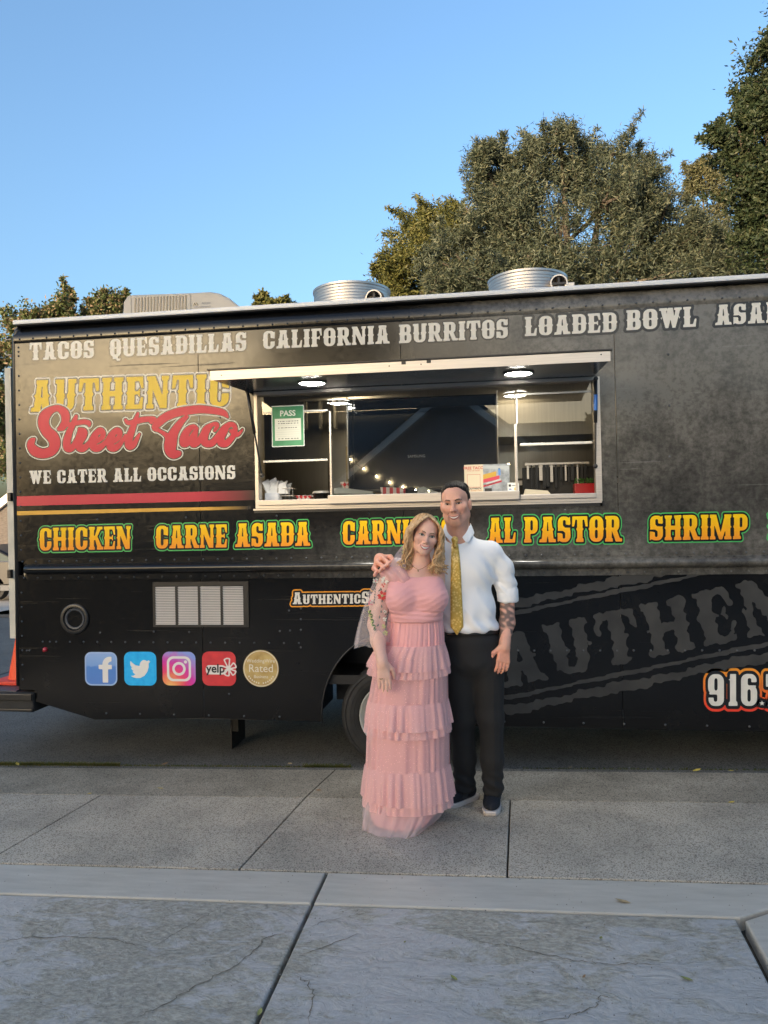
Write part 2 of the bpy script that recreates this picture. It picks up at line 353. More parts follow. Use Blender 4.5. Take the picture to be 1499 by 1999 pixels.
def quads_mesh(name, V):
    n = len(V)//4; me = bpy.data.meshes.new(name); me.vertices.add(len(V)); me.vertices.foreach_set('co', V.astype(np.float32).ravel())
    me.loops.add(n*4); me.loops.foreach_set('vertex_index', np.arange(n*4, dtype=np.int32))
    me.polygons.add(n); me.polygons.foreach_set('loop_start', np.arange(0, n*4, 4, dtype=np.int32))
    me.update(calc_edges=True); return me
def tree(name, label, base, blobs, mat, ll, lw, per=26, group=None, trunk_r=0.2, droop=0.0, tight=0.55, cat='tree'):
    """blobs: (centre, radii, twig count). Twigs crowd towards each blob's shell so light and dark clumps show"""
    root = empty(name, base, label, cat, group); base = Vector(base)
    allc = []; spr = []; wood = MB()
    mid = sum((Vector(b_[0]) for b_ in blobs), Vector())/len(blobs)
    fork = base.lerp(Vector((mid.x, mid.y, min(b_[0][2]-b_[1][2]*.4 for b_ in blobs))), 0.8)
    wood.tube([base-Vector((0, 0, .3)), base.lerp(fork, .5)+Vector((random.uniform(-.15, .15), 0, 0)), fork], [trunk_r*1.3, trunk_r, trunk_r*.8], 9)
    sat = []
    for (c, r, k) in blobs:                            # satellite clumps break the outline
        for _ in range(5):
            u = rng.normal(0, 1, 3); u /= np.linalg.norm(u); u[2] = abs(u[2])*.9 if random.random() < .7 else u[2]
            sat.append((tuple(np.array(c)+u*np.array(r)*rng.uniform(.62, .92)), tuple(np.array(r)*rng.uniform(.22, .40)), max(6, int(k*.07))))
    for bi, (c, r, k) in enumerate(list(blobs)+sat):
        c = np.array(c); r = np.array(r); k2 = int(k*2.4)
        u = rng.normal(0, 1, (k2, 3)); u /= np.linalg.norm(u, axis=1)[:, None]
        p = c+u*r*(rng.uniform(0.2, 1.0, k2)**0.45*(1+rng.normal(0, .07, k2)))[:, None]
        nzv = np.sin(p[:, 0]*3.1+np.sin(p[:, 2]*2.3)*1.4)*np.sin(p[:, 2]*3.7+p[:, 1]*1.9)+.7*np.sin(p[:, 0]*7.3+p[:, 2]*5.1)*np.sin(p[:, 1]*6.1-p[:, 2]*7.7)+rng.normal(0, .25, k2)
        p = p[np.argsort(-nzv)[:k]]                    # keep the dense clumps, leave gaps between them
        allc.append(p); spr.append(np.tile(r.mean()*0.075*rng.uniform(.6, 1.5, len(p))[:, None]+.02, (1, 3)))
        for _ in range(max(2, k//16)):                 # shoots standing out of the crown
            u1 = rng.normal(0, 1, 3); u1 /= np.linalg.norm(u1); s0 = c+u1*r*.9; dv = u1*.6+np.array((0, 0, .55-1.2*droop))+rng.normal(0, .25, 3); dv /= np.linalg.norm(dv); ln_ = rng.uniform(.2, .85)*min(1, .25+r.mean()*.7)
            q = s0+dv*np.linspace(0, ln_, 6)[:, None]; allc.append(q); spr.append(np.tile(np.linspace(.05, .02, 6)[:, None], (1, 3)))
            wood.tube([s0-dv*.1, s0+dv*ln_], [.006, .003], 3, cap=False)
        cv = Vector(c)
        if bi < len(blobs): wood.tube([fork, fork.lerp(cv, .55)+Vector((0, 0, .15)), cv+Vector((0, 0, r[2]*.5))], [trunk_r*.55, trunk_r*.3, trunk_r*.10], 6)
        for q in p[:max(3, k//22)]:
            qv = Vector(q); wood.tube([cv.lerp(qv, .15), cv.lerp(qv, .6)+Vector((0, 0, -.05)), qv], [trunk_r*.16, trunk_r*.08, .008], 4, cap=False)
    V = leaves(np.concatenate(allc), None, per, np.concatenate(spr), ll, lw, droop)
    wood.build('trunk', M_BARK, root)
    me = quads_mesh('crown', V); link('crown', me, mat, root)
    return root
M_OLIVE = leaf_mat('olive_leaf', [(0.030, 0.042, 0.026), (0.055, 0.073, 0.046), (0.088, 0.108, 0.070), (0.130, 0.148, 0.098), (0.165, 0.165, 0.095)])
M_WILLOW = leaf_mat('willow_leaf', [(0.05, 0.06, 0.016), (0.095, 0.105, 0.028), (0.14, 0.14, 0.04), (0.18, 0.165, 0.055)])
M_OAK = leaf_mat('oak_leaf', [(0.018, 0.034, 0.016), (0.035, 0.055, 0.024), (0.055, 0.075, 0.035), (0.085, 0.095, 0.045)])
M_BLOOM = leaf_mat('crape_leaf', [(0.05, 0.085, 0.03), (0.09, 0.13, 0.045), (0.13, 0.165, 0.06), (0.17, 0.17, 0.07), (0.30, 0.20, 0.13), (0.10, 0.13, 0.045)])
def B(px, py, dep, rx, ry, rz, k): v = at_depth(px, py, dep); return ((v.x, v.y, v.z), (rx, ry, rz), k)
olive_blobs = [B(1090, 490, 15, 1.9, 1.7, 1.7, 760), B(1010, 330, 15, 0.65, .8, .55, 130), B(938, 325, 14.6, .30, .4, .42, 45), B(985, 385, 14.8, .6, .6, .5, 110), B(1095, 305, 15, 0.62, .8, .58, 140), B(1185, 345, 15.3, .8, .9, .70, 180), B(1235, 400, 15.2, .7, .8, .7, 150),
               B(1280, 455, 15, .95, 1.0, .8, 210), B(970, 440, 14.6, .85, .9, .7, 170), B(890, 530, 14.6, 0.75, .8, .65, 150), B(1340, 530, 15.0, 1.1, 1.1, .75, 250), B(1150, 565, 14.2, 2.4, 1., .6, 430),
               B(1460, 510, 15.0, .9, 1., .8, 190), B(1010, 550, 14.2, 1.1, .9, .5, 190)]
tree('olive_tree', 'broad grey green olive tree rising behind the food truck roof', (at_depth(1120, 900, 15).x, at_depth(1120, 900, 15).y, -.1), olive_blobs, M_OLIVE, 0.105, 0.0105, per=40, trunk_r=.24)
tree('willow_tree', 'yellow green drooping tree beside the olive crown behind the round vents', (at_depth(810, 900, 16.5).x, at_depth(810, 900, 16.5).y, -.1),
     [B(830, 500, 16.5, 1.05, 1, 1.0, 330), B(790, 540, 16.4, .62, .7, .7, 160), B(870, 445, 16.8, .7, .7, .55, 150), B(770, 580, 16.2, .42, .5, .6, 90)], M_WILLOW, 0.11, 0.014, per=32, droop=.75, trunk_r=.16)
tree('oak_tree', 'tall dark green tree cut by the edge of the picture', (at_depth(1580, 900, 12.5).x, at_depth(1580, 900, 12.5).y, -.1),
     [B(1530, 160, 12.5, .75, .8, .8, 130), B(1490, 220, 12.4, .35, .4, .3, 60), B(1540, 320, 12.5, .95, 1, .9, 240), B(1440, 265, 12.3, .40, .4, .32, 45), B(1480, 350, 12.4, .55, .6, .5, 90), B(1560, 480, 12.6, 1.05, 1, .9, 420), B(1600, 60, 12.6, .8, .8, .7, 90), B(1500, 440, 12.5, .5, .5, .5, 130)], M_OAK, 0.085, 0.017, per=34, trunk_r=.2)
tree('young_tree', 'thin pale yellow tree top between the olive and the dark tree', (at_depth(1385, 900, 18).x, at_depth(1385, 900, 18).y, -.1),
     [B(1380, 385, 18, .55, .6, .6, 110), B(1370, 345, 18, .38, .4, .35, 45), B(1390, 480, 18, .8, .7, .8, 150)], leaf_mat('pale_leaf', [(.08, .09, .04), (.13, .13, .065), (.19, .175, .09)]), 0.10, 0.014, per=26, trunk_r=.1)
def B2(px, py, r, k): return B(px, py, 27, r[0]*2.05, r[1]*2.05, r[2]*2.05, k)
lb = [B2(60, 645, (.55, .6, .45), 70), B2(20, 720, (.55, .6, .7), 110), B2(150, 620, (.5, .5, .42), 80), B2(215, 610, (.42, .4, .35), 60), B2(110, 680, (.8, .7, .7), 140), B2(0, 840, (.6, .6, .8), 260), B2(200, 680, (.7, .6, .6), 200), B2(-60, 760, (.7, .7, 1.0), 260)]
tree('crape_myrtle', 'green tree with rusty seed heads beyond the rear corner of the truck', (at_depth(60, 1060, 27).x, at_depth(60, 1060, 27).y, -.4), lb, M_BLOOM, 0.14, 0.034, per=34, trunk_r=.16)
tree('distant_tree', 'small green tree top poking above the roof between air conditioner and vent', (at_depth(535, 1000, 22).x, at_depth(535, 1000, 22).y, -.1),
     [B(535, 602, 22, .42, .4, .28, 60), B(515, 606, 22, .25, .3, .2, 26), B(556, 604, 22, .22, .3, .2, 26), B(535, 680, 22, .9, .9, 1.0, 160)], M_WILLOW, 0.12, 0.03, per=24, trunk_r=.14)

# ================================================================== ACROSS THE STREET
M_STUCCO = pm('tan_stucco', (0.62, 0.50, 0.40), 0.9, bump=0.3, bs=120, var=0.06, vs=3)
M_TRIM = pm('trim_white', (0.72, 0.70, 0.66), 0.6, var=0.05, vs=5)
M_ROOF = pm('roof_shingle', (0.12, 0.105, 0.095), 0.9, var=0.35, vs=9, stretch=(1, 4, 4), bump=0.4, bs=30)
hp = at_depth(-60, 1000, 25)
far = empty('stucco_house', (hp.x-3, hp.y+1, gz(hp.x)-.3), 'tan stucco house with white fascia across the street', 'house')
h0 = gz(hp.x)-.3; f0 = on_y(-8, 992, hp.y-.5); f1 = on_y(30, 962, hp.y-.5); dxz = (f1.z-f0.z)/(f1.x-f0.x); ev = f0.z-.25
MB().box(hp.x-9, hp.x+1.9, hp.y, hp.y+7, h0, ev+.4).build('wall', M_STUCCO, far)
MB().prism([(f0.x-6, f0.z-6*dxz-.1), (f1.x+1.0, f0.z-6*dxz-.1), (f1.x+1.0, f1.z+1.0*dxz-.02)], hp.y-.5, hp.y+7.4).build('roof', M_ROOF, far)
MB().prism([(f0.x-5, f0.z-5*dxz-.16), (f1.x+.8, f1.z+.8*dxz-.16), (f1.x+.8, f1.z+.8*dxz+.12), (f0.x-5, f0.z-5*dxz+.12)], hp.y-.64, hp.y-.52).build('fascia', M_TRIM, far)
sheet('far_driveway', hp.x-8, hp.x+6, 9.5, hp.y, -0.03, pm('pale_concrete', (0.40, 0.36, 0.31), 0.9, var=0.12, vs=2), kind='structure')
# parked dark car, only its tail shows past the truck
car = empty('parked_car', (at_depth(-60, 1140, 20).x, at_depth(-60, 1140, 20).y, -.3), 'dark grey car parked in the driveway across the street', 'car')
cz = at_depth(0, 1140, 20); cy = cz.y
M_CAR = pm('car_paint', (0.012, 0.013, 0.015), 0.35, spec=0.3)
prof = [(-4.3, .35), (-4.3, .75), (-3.9, .95), (-2.9, 1.02), (-2.2, 1.42), (-.9, 1.46), (.0, 1.05), (.28, .98), (.36, .70), (.32, .35)]
cx0 = at_depth(23, 1100, 20).x+.25; cg = gz(cx0)-.028
b = MB().prism([(cx0+p[0]*.98, cg+p[1]) for p in prof], cy, cy+1.7).build('body', M_CAR, car); fixn(b)
bv = b.modifiers.new('b', 'BEVEL'); bv.width = .08; bv.segments = 3; bv.limit_method = 'ANGLE'
MB().prism([(cx0-2.1, cg+1.03), (cx0-.12, cg+1.03), (cx0-.85, cg+1.40), (cx0-2.05, cg+1.37)], cy-.012, cy+.0).build('side_window', pm('car_glass', (.08, .10, .10), .1, spec=.4), car)
MB().tube([(cx0-.05, cy-.02, cg+1.02), (cx0-.86, cy-.02, cg+1.43)], .014, 6).build('window_trim', pm('car_trim', (.02, .02, .02), .4), car)
MB().tube([(cx0-2.2, cy-.02, cg+1.01), (cx0+.0, cy-.02, cg+1.01)], .012, 6).build('belt_trim', pm('chrome_trim', (.6, .6, .6), .2, metal=1), car)
MB().box(cx0-4.2, cx0+.2, cy-.02, cy+.05, cg+.26, cg+.40).build('sill', pm('car_sill', (.03, .04, .06), .5), car)
for wx in (-.75, -3.4):
    wl = MB().lathe([(.0, -.02), (.20, -.02), (.22, .0), (.31, .0), (.33, .05), (.33, .2)], 24, (cx0+wx, cy+.0, cg+.33), 'y').build('wheel', pm('car_tyre', (.02, .02, .02), .8), car)
# dirt and leaf litter line across the street
sheet('dirt_verge', hp.x-10, hp.x+12, 9.5, 10.1, -0.026, pm('leaf_litter', (.13, .09, .055), .95, var=.5, vs=30), kind='structure')

# ================================================================== THE HOUSE BEHIND THE PHOTOGRAPHER (seen mirrored in the glass and paint)
own = empty('gabled_house', (-3, -19, 0), 'gabled house mirrored in the dark screen and glossy truck paint', 'house')
M_SIDING = pm('grey_siding', (0.20, 0.20, 0.21), 0.8, var=0.08, vs=4)
MB().box(-6.8, 9, -26, -18.2, -.4, 2.7).build('wall', M_SIDING, own)
MB().prism([(-18.7, 2.55), (-22.2, 4.75), (-26.6, 2.55)][::-1] if False else [(-26.6, 2.55), (-17.7, 2.55), (-22.2, 4.95)], -7.2, 10, 'x').build('main_roof', M_ROOF, own)
MB().prism([(-3.2, -.4), (2.4, -.4), (2.4, 2.75), (-.4, 5.0), (-3.2, 2.75)], -18.0, -15.2).build('garage_gable', M_SIDING, own)
gr = MB()
for sgn in (-1, 1):
    a = (-.4, 5.22); c = (-.4+sgn*3.3, 2.58)
    gr.prism([a, (a[0], a[1]-.14), (c[0], c[1]-.14), c] if sgn > 0 else [a, c, (c[0], c[1]-.14), (a[0], a[1]-.14)], -18.5, -14.8)
gr.build('gable_roof', M_ROOF, own)
for sgn in (-1, 1):
    a = (-.4, 5.10); c = (-.4+sgn*3.3, 2.46)
    MB().prism([a, (a[0], a[1]-.2), (c[0], c[1]-.2), c] if sgn > 0 else [a, c, (c[0], c[1]-.2), (a[0], a[1]-.2)], -14.79, -14.74).build('rake_board', M_TRIM, own)
for k in range(4): MB().box(-2.6, 1.8, -15.2, -15.14, .02+k*.54, .54+k*.54, .012).build('garage_door_panel', M_TRIM, own)
M_BULB = pm('bulb_glow', (1, .8, .5), .4, emit=(1, .72, .38), es=40)
cord = MB(); spots = []
for k in range(14):
    u = k/13; x = -3.0+u*4.4; z = 2.35+1.6*(u-.5)**2*2.2; spots.append((x, -14.6, z))
cord.tube(spots, .008, 5)
lights = empty('string_light', (-.4, -14.6, 2.3), 'string of small warm bulbs mirrored in the dark screen', 'string lights')
cord.build('cord', pm('black_cord', (.01, .01, .01), .6), lights)
for p in spots: MB().lathe([(0.0, -.03), (.022, -.02), (.028, 0), (.02, .022), (0, .03)], 8, p).build('bulb', M_BULB, lights)
nb_ = empty('sun_blocker_house', (-20, -45, 0), 'long two storey house added out of view to block the low sun from the street', 'house')  # added far behind the camera as a blocker for the low sun
MB().box(-36, -4, -54, -45.5, -.6, 5.6).build('wall', M_STUCCO, nb_)
MB().prism([(-54.8, 5.5), (-44.7, 5.5), (-49.6, 9.7)], -36.8, -3.2, 'x').build('roof', M_ROOF, nb_)
for xx in range(-34, -5, 4):
    for zz in (.7, 3.3): wn = MB().box(xx-.6, xx+.6, -45.5, -45.44, zz, zz+1.3).build('window', M_TRIM, nb_); MB().box(xx-.54, xx+.54, -45.435, -45.43, zz+.06, zz+1.24).build('pane', pm('dark_pane', (.03, .035, .04), .05, spec=.8), wn)
tree('shade_tree', 'dense shade tree mirrored in the serving window with sunset showing through', (6.3, -19, -.2), [((6.2, -19, 4.0), (2.0, 1.6, 1.5), 420), ((4.3, -18.6, 3.1), (1.2, 1.2, 1.1), 200), ((8.2, -19.5, 4.4), (1.8, 1.5, 1.5), 300)], M_OAK, .16, .04, per=22, trunk_r=.25)
tree('street_tree', 'tall tree mirrored dark in the truck paint above the awning', (-4.6, -15.5, -.2), [((-4.4, -15.5, 6.4), (1.1, 1.0, 1.3), 240), ((-3.4, -15.3, 7.4), (1.2, 1.0, 1.2), 240), ((-2.6, -15.3, 6.1), (.9, .9, .8), 140)], M_OAK, .14, .04, per=22, trunk_r=.18)
# ================================================================== FOOD TRUCK
truck = empty('food_truck', (0, 0, 0), 'black and grey food truck with bright lettering and an open serving window', 'food truck')
def wrap_mat(name, dark_only=False):
    """printed vinyl wrap: black fading to mottled concrete grey towards the cab, faint plank lines"""
    m = bpy.data.materials.new(name); m.use_nodes = True; t = m.node_tree; b = t.nodes['Principled BSDF']; L = t.links.new
    tc = N(t, 'ShaderNodeTexCoord'); sp = N(t, 'ShaderNodeSeparateXYZ'); L(tc.outputs['Object'], sp.inputs[0])
    def mr(sock, a, b_, c=0.0, d=1.0):
        q = N(t, 'ShaderNodeMapRange', interpolation_type='SMOOTHSTEP'); q.inputs[1].default_value = a; q.inputs[2].default_value = b_; q.inputs[3].default_value = c; q.inputs[4].default_value = d; L(sock, q.inputs[0]); return q.outputs[0]
    def mth(op, a, b_):
        q = N(t, 'ShaderNodeMath', operation=op)
        for i, s in enumerate((a, b_)):
            if isinstance(s, (int, float)): q.inputs[i].default_value = s
            else: L(s, q.inputs[i])
        return q.outputs[0]
    n = N(t, 'ShaderNodeTexNoise'); n.inputs['Scale'].default_value = 3.6; n.inputs['Detail'].default_value = 10; n.inputs['Roughness'].default_value = 0.68; L(tc.outputs['Object'], n.inputs['Vector'])
    n2 = N(t, 'ShaderNodeTexNoise'); n2.inputs['Scale'].default_value = 28; n2.inputs['Detail'].default_value = 6; n2.inputs['Roughness'].default_value = 0.7; L(tc.outputs['Object'], n2.inputs['Vector'])
    mp = N(t, 'ShaderNodeMapping'); mp.inputs['Scale'].default_value = (0.35, 1, 13); L(tc.outputs['Object'], mp.inputs[0])
    pl = N(t, 'ShaderNodeTexNoise'); pl.inputs['Scale'].default_value = 3.0; pl.inputs['Detail'].default_value = 7; pl.inputs['Roughness'].default_value = 0.6; L(mp.outputs[0], pl.inputs['Vector'])
    plank = mr(pl.outputs[0], 0.60, 0.68)
    if dark_only: mask = mth('MULTIPLY', mr(n.outputs[0], 0.45, 0.75), 0.03)
    else:
        up = mr(sp.outputs['X'], 0.0, 1.35); band = mth('MULTIPLY', mr(sp.outputs['X'], -1.3, 0.9), mr(sp.outputs['Z'], 1.62, 1.38))
        zt = mr(sp.outputs['Z'], 1.45, 2.45, 0.40, 1.0)
        mask = mth('MAXIMUM', mth('MULTIPLY', up, zt), mth('MULTIPLY', band, 0.75))
        mask = mth('MULTIPLY', mask, mr(n.outputs[0], 0.30, 0.70, 0.50, 1.22)); mask = mth('MULTIPLY', mask, mr(n2.outputs[0], 0.3, 0.7, 0.60, 1.35))
    mx = N(t, 'ShaderNodeMix', data_type='RGBA'); L(mask, mx.inputs['Factor'])
    mx.inputs['A'].default_value = (0.0055, 0.0055, 0.006, 1); mx.inputs['B'].default_value = (0.150, 0.142, 0.125, 1)
    L(mx.outputs['Result'], b.inputs['Base Color'])
    ro = mth('ADD', mth('MULTIPLY', plank, 0.16), mr(n2.outputs[0], 0.3, 0.7, 0.13, 0.21)); L(ro, b.inputs['Roughness'])
    b.inputs['Specular IOR Level'].default_value = 0.28 if dark_only else 0.44
    b.inputs['Coat Weight'].default_value = 0.0; b.inputs['Coat Roughness'].default_value = 0.08
    wv = N(t, 'ShaderNodeTexNoise'); wv.inputs['Scale'].default_value = 1.6; wv.inputs['Detail'].default_value = 2; L(tc.outputs['Object'], wv.inputs['Vector'])
    op = N(t, 'ShaderNodeTexNoise'); op.inputs['Scale'].default_value = 140; L(tc.outputs['Object'], op.inputs['Vector'])
    b1 = N(t, 'ShaderNodeBump'); b1.inputs['Strength'].default_value = 0.35; b1.inputs['Distance'].default_value = 0.02; L(wv.outputs[0], b1.inputs['Height'])
    b2 = N(t, 'ShaderNodeBump'); b2.inputs['Strength'].default_value = 0.05; b2.inputs['Distance'].default_value = 0.002; L(op.outputs[0], b2.inputs['Height']); L(b1.outputs[0], b2.inputs['Normal']); L(b2.outputs[0], b.inputs['Normal'])
    return m
M_WRAP = wrap_mat('vinyl_wrap'); M_SKIRT = wrap_mat('black_skirt_paint', True)
M_BLACK = pm('black_metal', (0.012, 0.012, 0.013), 0.35, bump=.05, bs=90)
M_RUBBER = pm('rubber', (0.018, 0.018, 0.018), 0.75, var=.25, vs=12)
M_ALU = pm('brushed_aluminium', (0.56, 0.515, 0.465), 0.42, metal=1.0, var=.08, vs=5, stretch=(1, 1, 30), rvar=.08)
M_WHITE = pm('white_enamel', (0.72, 0.73, 0.74), 0.35, var=.05, vs=4)
M_STEEL = pm('stainless_steel', (0.62, 0.58, 0.50), 0.34, metal=1.0, var=.06, vs=3, stretch=(40, 1, 1), rvar=.10)
XL, XR, ZT = -2.60, 3.55, 2.885
S1, S2, S3 = -1.25, 0.13, 1.475
WX0, WX1, WZ0, WZ1 = -0.862, 1.364, 1.672, 2.45
def plate(name, poly, y0, y1, mat, parent=truck, bev=0.0015):
    o = MB().prism(poly, y0, y1).build(name, mat, parent); fixn(o)
    if bev: q = o.modifiers.new('b', 'BEVEL'); q.width = bev; q.segments = 1; q.limit_method = 'ANGLE'
    return o
g = 0.0012
zb = 1.34
plate('side_panel', [(XL, zb), (S1-g, zb), (S1-g, ZT), (XL, ZT)], 0, .004, M_WRAP)
plate('side_panel', [(S1+g, zb), (S2-g, zb), (S2-g, WZ0), (WX0, WZ0), (WX0, WZ1), (S2-g, WZ1), (S2-g, ZT), (S1+g, ZT)], 0, .004, M_WRAP)
plate('side_panel', [(S2+g, zb), (S3-g, zb), (S3-g, ZT), (S2+g, ZT), (S2+g, WZ1), (WX1, WZ1), (WX1, WZ0), (S2+g, WZ0)], 0, .004, M_WRAP)
plate('side_panel', [(S3+g, zb), (XR, zb), (XR, ZT), (S3+g, ZT)], 0, .004, M_WRAP)
# skirt below the rub rail, with the clipped rear corner and the wheel arch
ac = (0.035, 0.30); AW, AH = .475, .545
arch = [(ac[0]-AW*math.cos(a), ac[1]+AH*math.sin(a)) for a in np.linspace(-.08, math.pi/2, 14)]
archr = [(2*ac[0]-x, z) for x, z in arch[::-1]]
zc = 1.245; BB = 0.262
c1 = tp(67, 1347); c2 = tp(67, 1369); c3 = tp(185, 1405)
plate('skirt_panel', [(XL, zc), (XL, c1[1]), (c1[0], c1[1]), (c2[0], c2[1]), (c3[0], c3[1]), (S1-g, BB+.012), (S1-g, zc)], 0.002, .006, M_SKIRT)
plate('skirt_panel', [(S1+g, zc), (S1+g, BB+.012), (arch[0][0], BB), ] + arch[1:] + [(ac[0], zc)], 0.002, .006, M_SKIRT)
plate('skirt_panel', [(ac[0]+.0015, zc)] + archr[:-1] + [(archr[-1][0], BB-.004), (S3-g, BB-.008), (S3-g, zc)], 0.002, .006, M_SKIRT)
plate('skirt_panel', [(S3+g, zc), (S3+g, BB-.008), (XR, BB-.012), (XR, zc)], 0.002, .006, M_SKIRT)
# rolled lip round the arch and along the skirt's bottom
MB().tube([(x, .004, z) for x, z in arch+archr[1:]], .006, 6).build('arch_lip', M_BLACK, truck, smooth=True)
MB().box(c3[0], arch[0][0], .006, .03, BB+.004, BB+.018).box(archr[-1][0], XR, .006, .03, BB-.010, BB+.004).build('skirt_flange', M_BLACK, truck)
# rub rail: two riveted flanges and a half-round moulding, rounded off at the rear end
prof = [(0.001, 1.362), (-.004, 1.360), (-.005, 1.322)] + [(-.005-.052*math.sin(a), 1.285+.034*math.cos(a)) for a in np.linspace(.15, math.pi-.15, 11)] + [(-.005, 1.248), (-.005, 1.207), (0.001, 1.205)]
vs = []; fs = []; xs = [XL+.055, XL+.066, XL+.085, XL+.12, XR]; sc = [.05, .55, .85, 1, 1]
for x, s in zip(xs, sc):
    for (y, z) in prof: vs.append((x, y*s if y < -.005 else y, 1.285+(z-1.285)*(0.55+.45*s)))
k = len(prof)
for i in range(len(xs)-1):
    for j in range(k-1): fs.append((i*k+j, (i+1)*k+j, (i+1)*k+j+1, i*k+j+1))
M_RAIL = wrap_mat('rail_wrap')
o = MB().add(vs, fs).build('rub_rail', M_RAIL, truck, smooth=40); fixn(o)
# cove under the roof, drip rail and roof
cove = [(-.002, 2.868), (-.004, 2.872), (-.004, 2.925), (-.001, 2.930), (.004, 2.950), (.016, 2.972), (.034, 2.988), (.06, 2.996)]
vs = [(x, y, z) for x in (XL, XR) for (y, z) in cove]; k = len(cove)
o = MB().add(vs, [(j, k+j, k+j+1, j+1) for j in range(k-1)]).build('roof_cove', M_WRAP, truck, smooth=50); fixn(o)
MB().box(XL+.01, XR, -.030, .075, 2.996, 3.026, .006).build('drip_rail', M_WHITE, truck, smooth=35)
MB().box(XL+.02, XR, -.024, .072, 2.988, 2.9955).build('drip_shade_strip', M_RUBBER, truck)  # dark strip standing in for the shadow band under the drip rail
MB().prism([(.0, 3.018), (2.3, 3.018), (2.25, 3.05), (1.15, 3.085), (.06, 3.05)], XL+.01, XR, 'x').build('roof', M_WHITE, truck)
# body shell: rear corner post, rear wall, far side, cab front
MB().tube([(XL-.004, .018, .475), (XL-.004, .018, 2.90), (XL+.012, .020, 2.955), (XL+.035, .030, 2.985)], .021, 10).build('corner_post', M_BLACK, truck, smooth=True)
MB().box(XL-.012, XL+.02, .02, 2.28, .45, 2.99).build('rear_wall', M_SKIRT, truck)
MB().box(XL, XR, 2.27, 2.30, .3, 3.0).build('far_wall', M_SKIRT, truck)
MB().prism([(XR, .3), (XR+1.15, .3), (XR+1.2, 1.35), (XR+.62, 1.6), (XR+.25, 2.9), (XR, 2.99)], .006, 2.29).build('cab', M_SKIRT, truck)
MB().box(XL, XR, .05, 2.25, .50, .56).build('chassis_floor', M_BLACK, truck)
for y in (.75, 1.55): MB().box(XL+.1, XR+.8, y-.04, y+.04, .38, .50).build('chassis_rail', M_BLACK, truck)
# pale rear door edge with its latches
pL = on_y(18, 720, .16); pB = on_y(29, 1245, .16)
o = MB().prism([(pB.x-.018, pB.z), (pB.x+.03, pB.z), (pL.x+.03, pL.z), (pL.x-.018, pL.z)], .13, .19).build('rear_door_edge', pm('pale_door_paint', (.55, .53, .46), .55, var=.1, vs=8), truck); fixn(o)
for py_ in (970, 1120): q = on_y(22, py_, .12); MB().box(q.x-.02, q.x+.008, .10, .13, q.z-.03, q.z+.03, .004).build('latch', M_BLACK, truck)
for py_ in (660, 690): q = on_y(14, py_, .1); MB().tube([(q.x+.03, .1, q.z-.01), (q.x-.005, .1, q.z-.012), (q.x-.015, .1, q.z), (q.x-.005, .1, q.z+.014)], .005, 6).build('hook', M_ALU, truck)
# rivets
riv = MB(); dome = [(0.0075, 0), (.0068, -.0025), (.0045, -.0045), (.0015, -.0054)]
def rivet(x, z, y=0.0):
    riv.lathe(dome, 8, (x, y, z), 'y'); n0 = len(riv.v); riv.f.append(tuple(range(n0-1, n0-9, -1)))
RS = .1016
x = XL+.045
while x < XR:
    rivet(x, 2.897, -.004); rivet(x, 1.339, -.0045); rivet(x+.012, 1.226, -.005); x += RS
for z in list(np.arange(.52, 1.20, RS*.99))+list(np.arange(1.42, 2.74, RS*1.0))+[2.78, 2.81, 2.84]: rivet(XL+.033, z)
za = tp(124, 1253)[1]
for x in np.arange(tp(83, 1253)[0], tp(587, 1251)[0]+.01, RS): rivet(x, za-.002*(x+2.3), .002)
for q in [(587, 1188), (587, 1209), (587, 1230), (587, 1264), (564, 1192), (566, 1231), (546, 1232), (195, 1235), (369, 1234), (447, 1355), (300, 1233), (57, 1270), (52, 1270), (83, 1253), (97, 1253)]: a = tp(*q); rivet(a[0], a[1], .002)
x = tp(1011, 1255)[0]
while x < XR: rivet(x, .735+.006*(x-.85), .002); x += RS*.995
for q in [(190, 1014), (363, 1010), (540, 1007), (720, 1002), (1103, 996), (1304, 692), (1306, 792), (1307, 891), (502, 838), (430, 815)]: a = tp(*q); rivet(*a)
x = -1.95
while x < XR:
    if not (-.5 < x < .56): rivet(x, BB+.026-.006*x*.5, .002)
    x += .245
riv.build('rivets', pm('rivet_metal', (.13, .13, .13), .32, metal=.7), truck, smooth=True, kind='stuff')
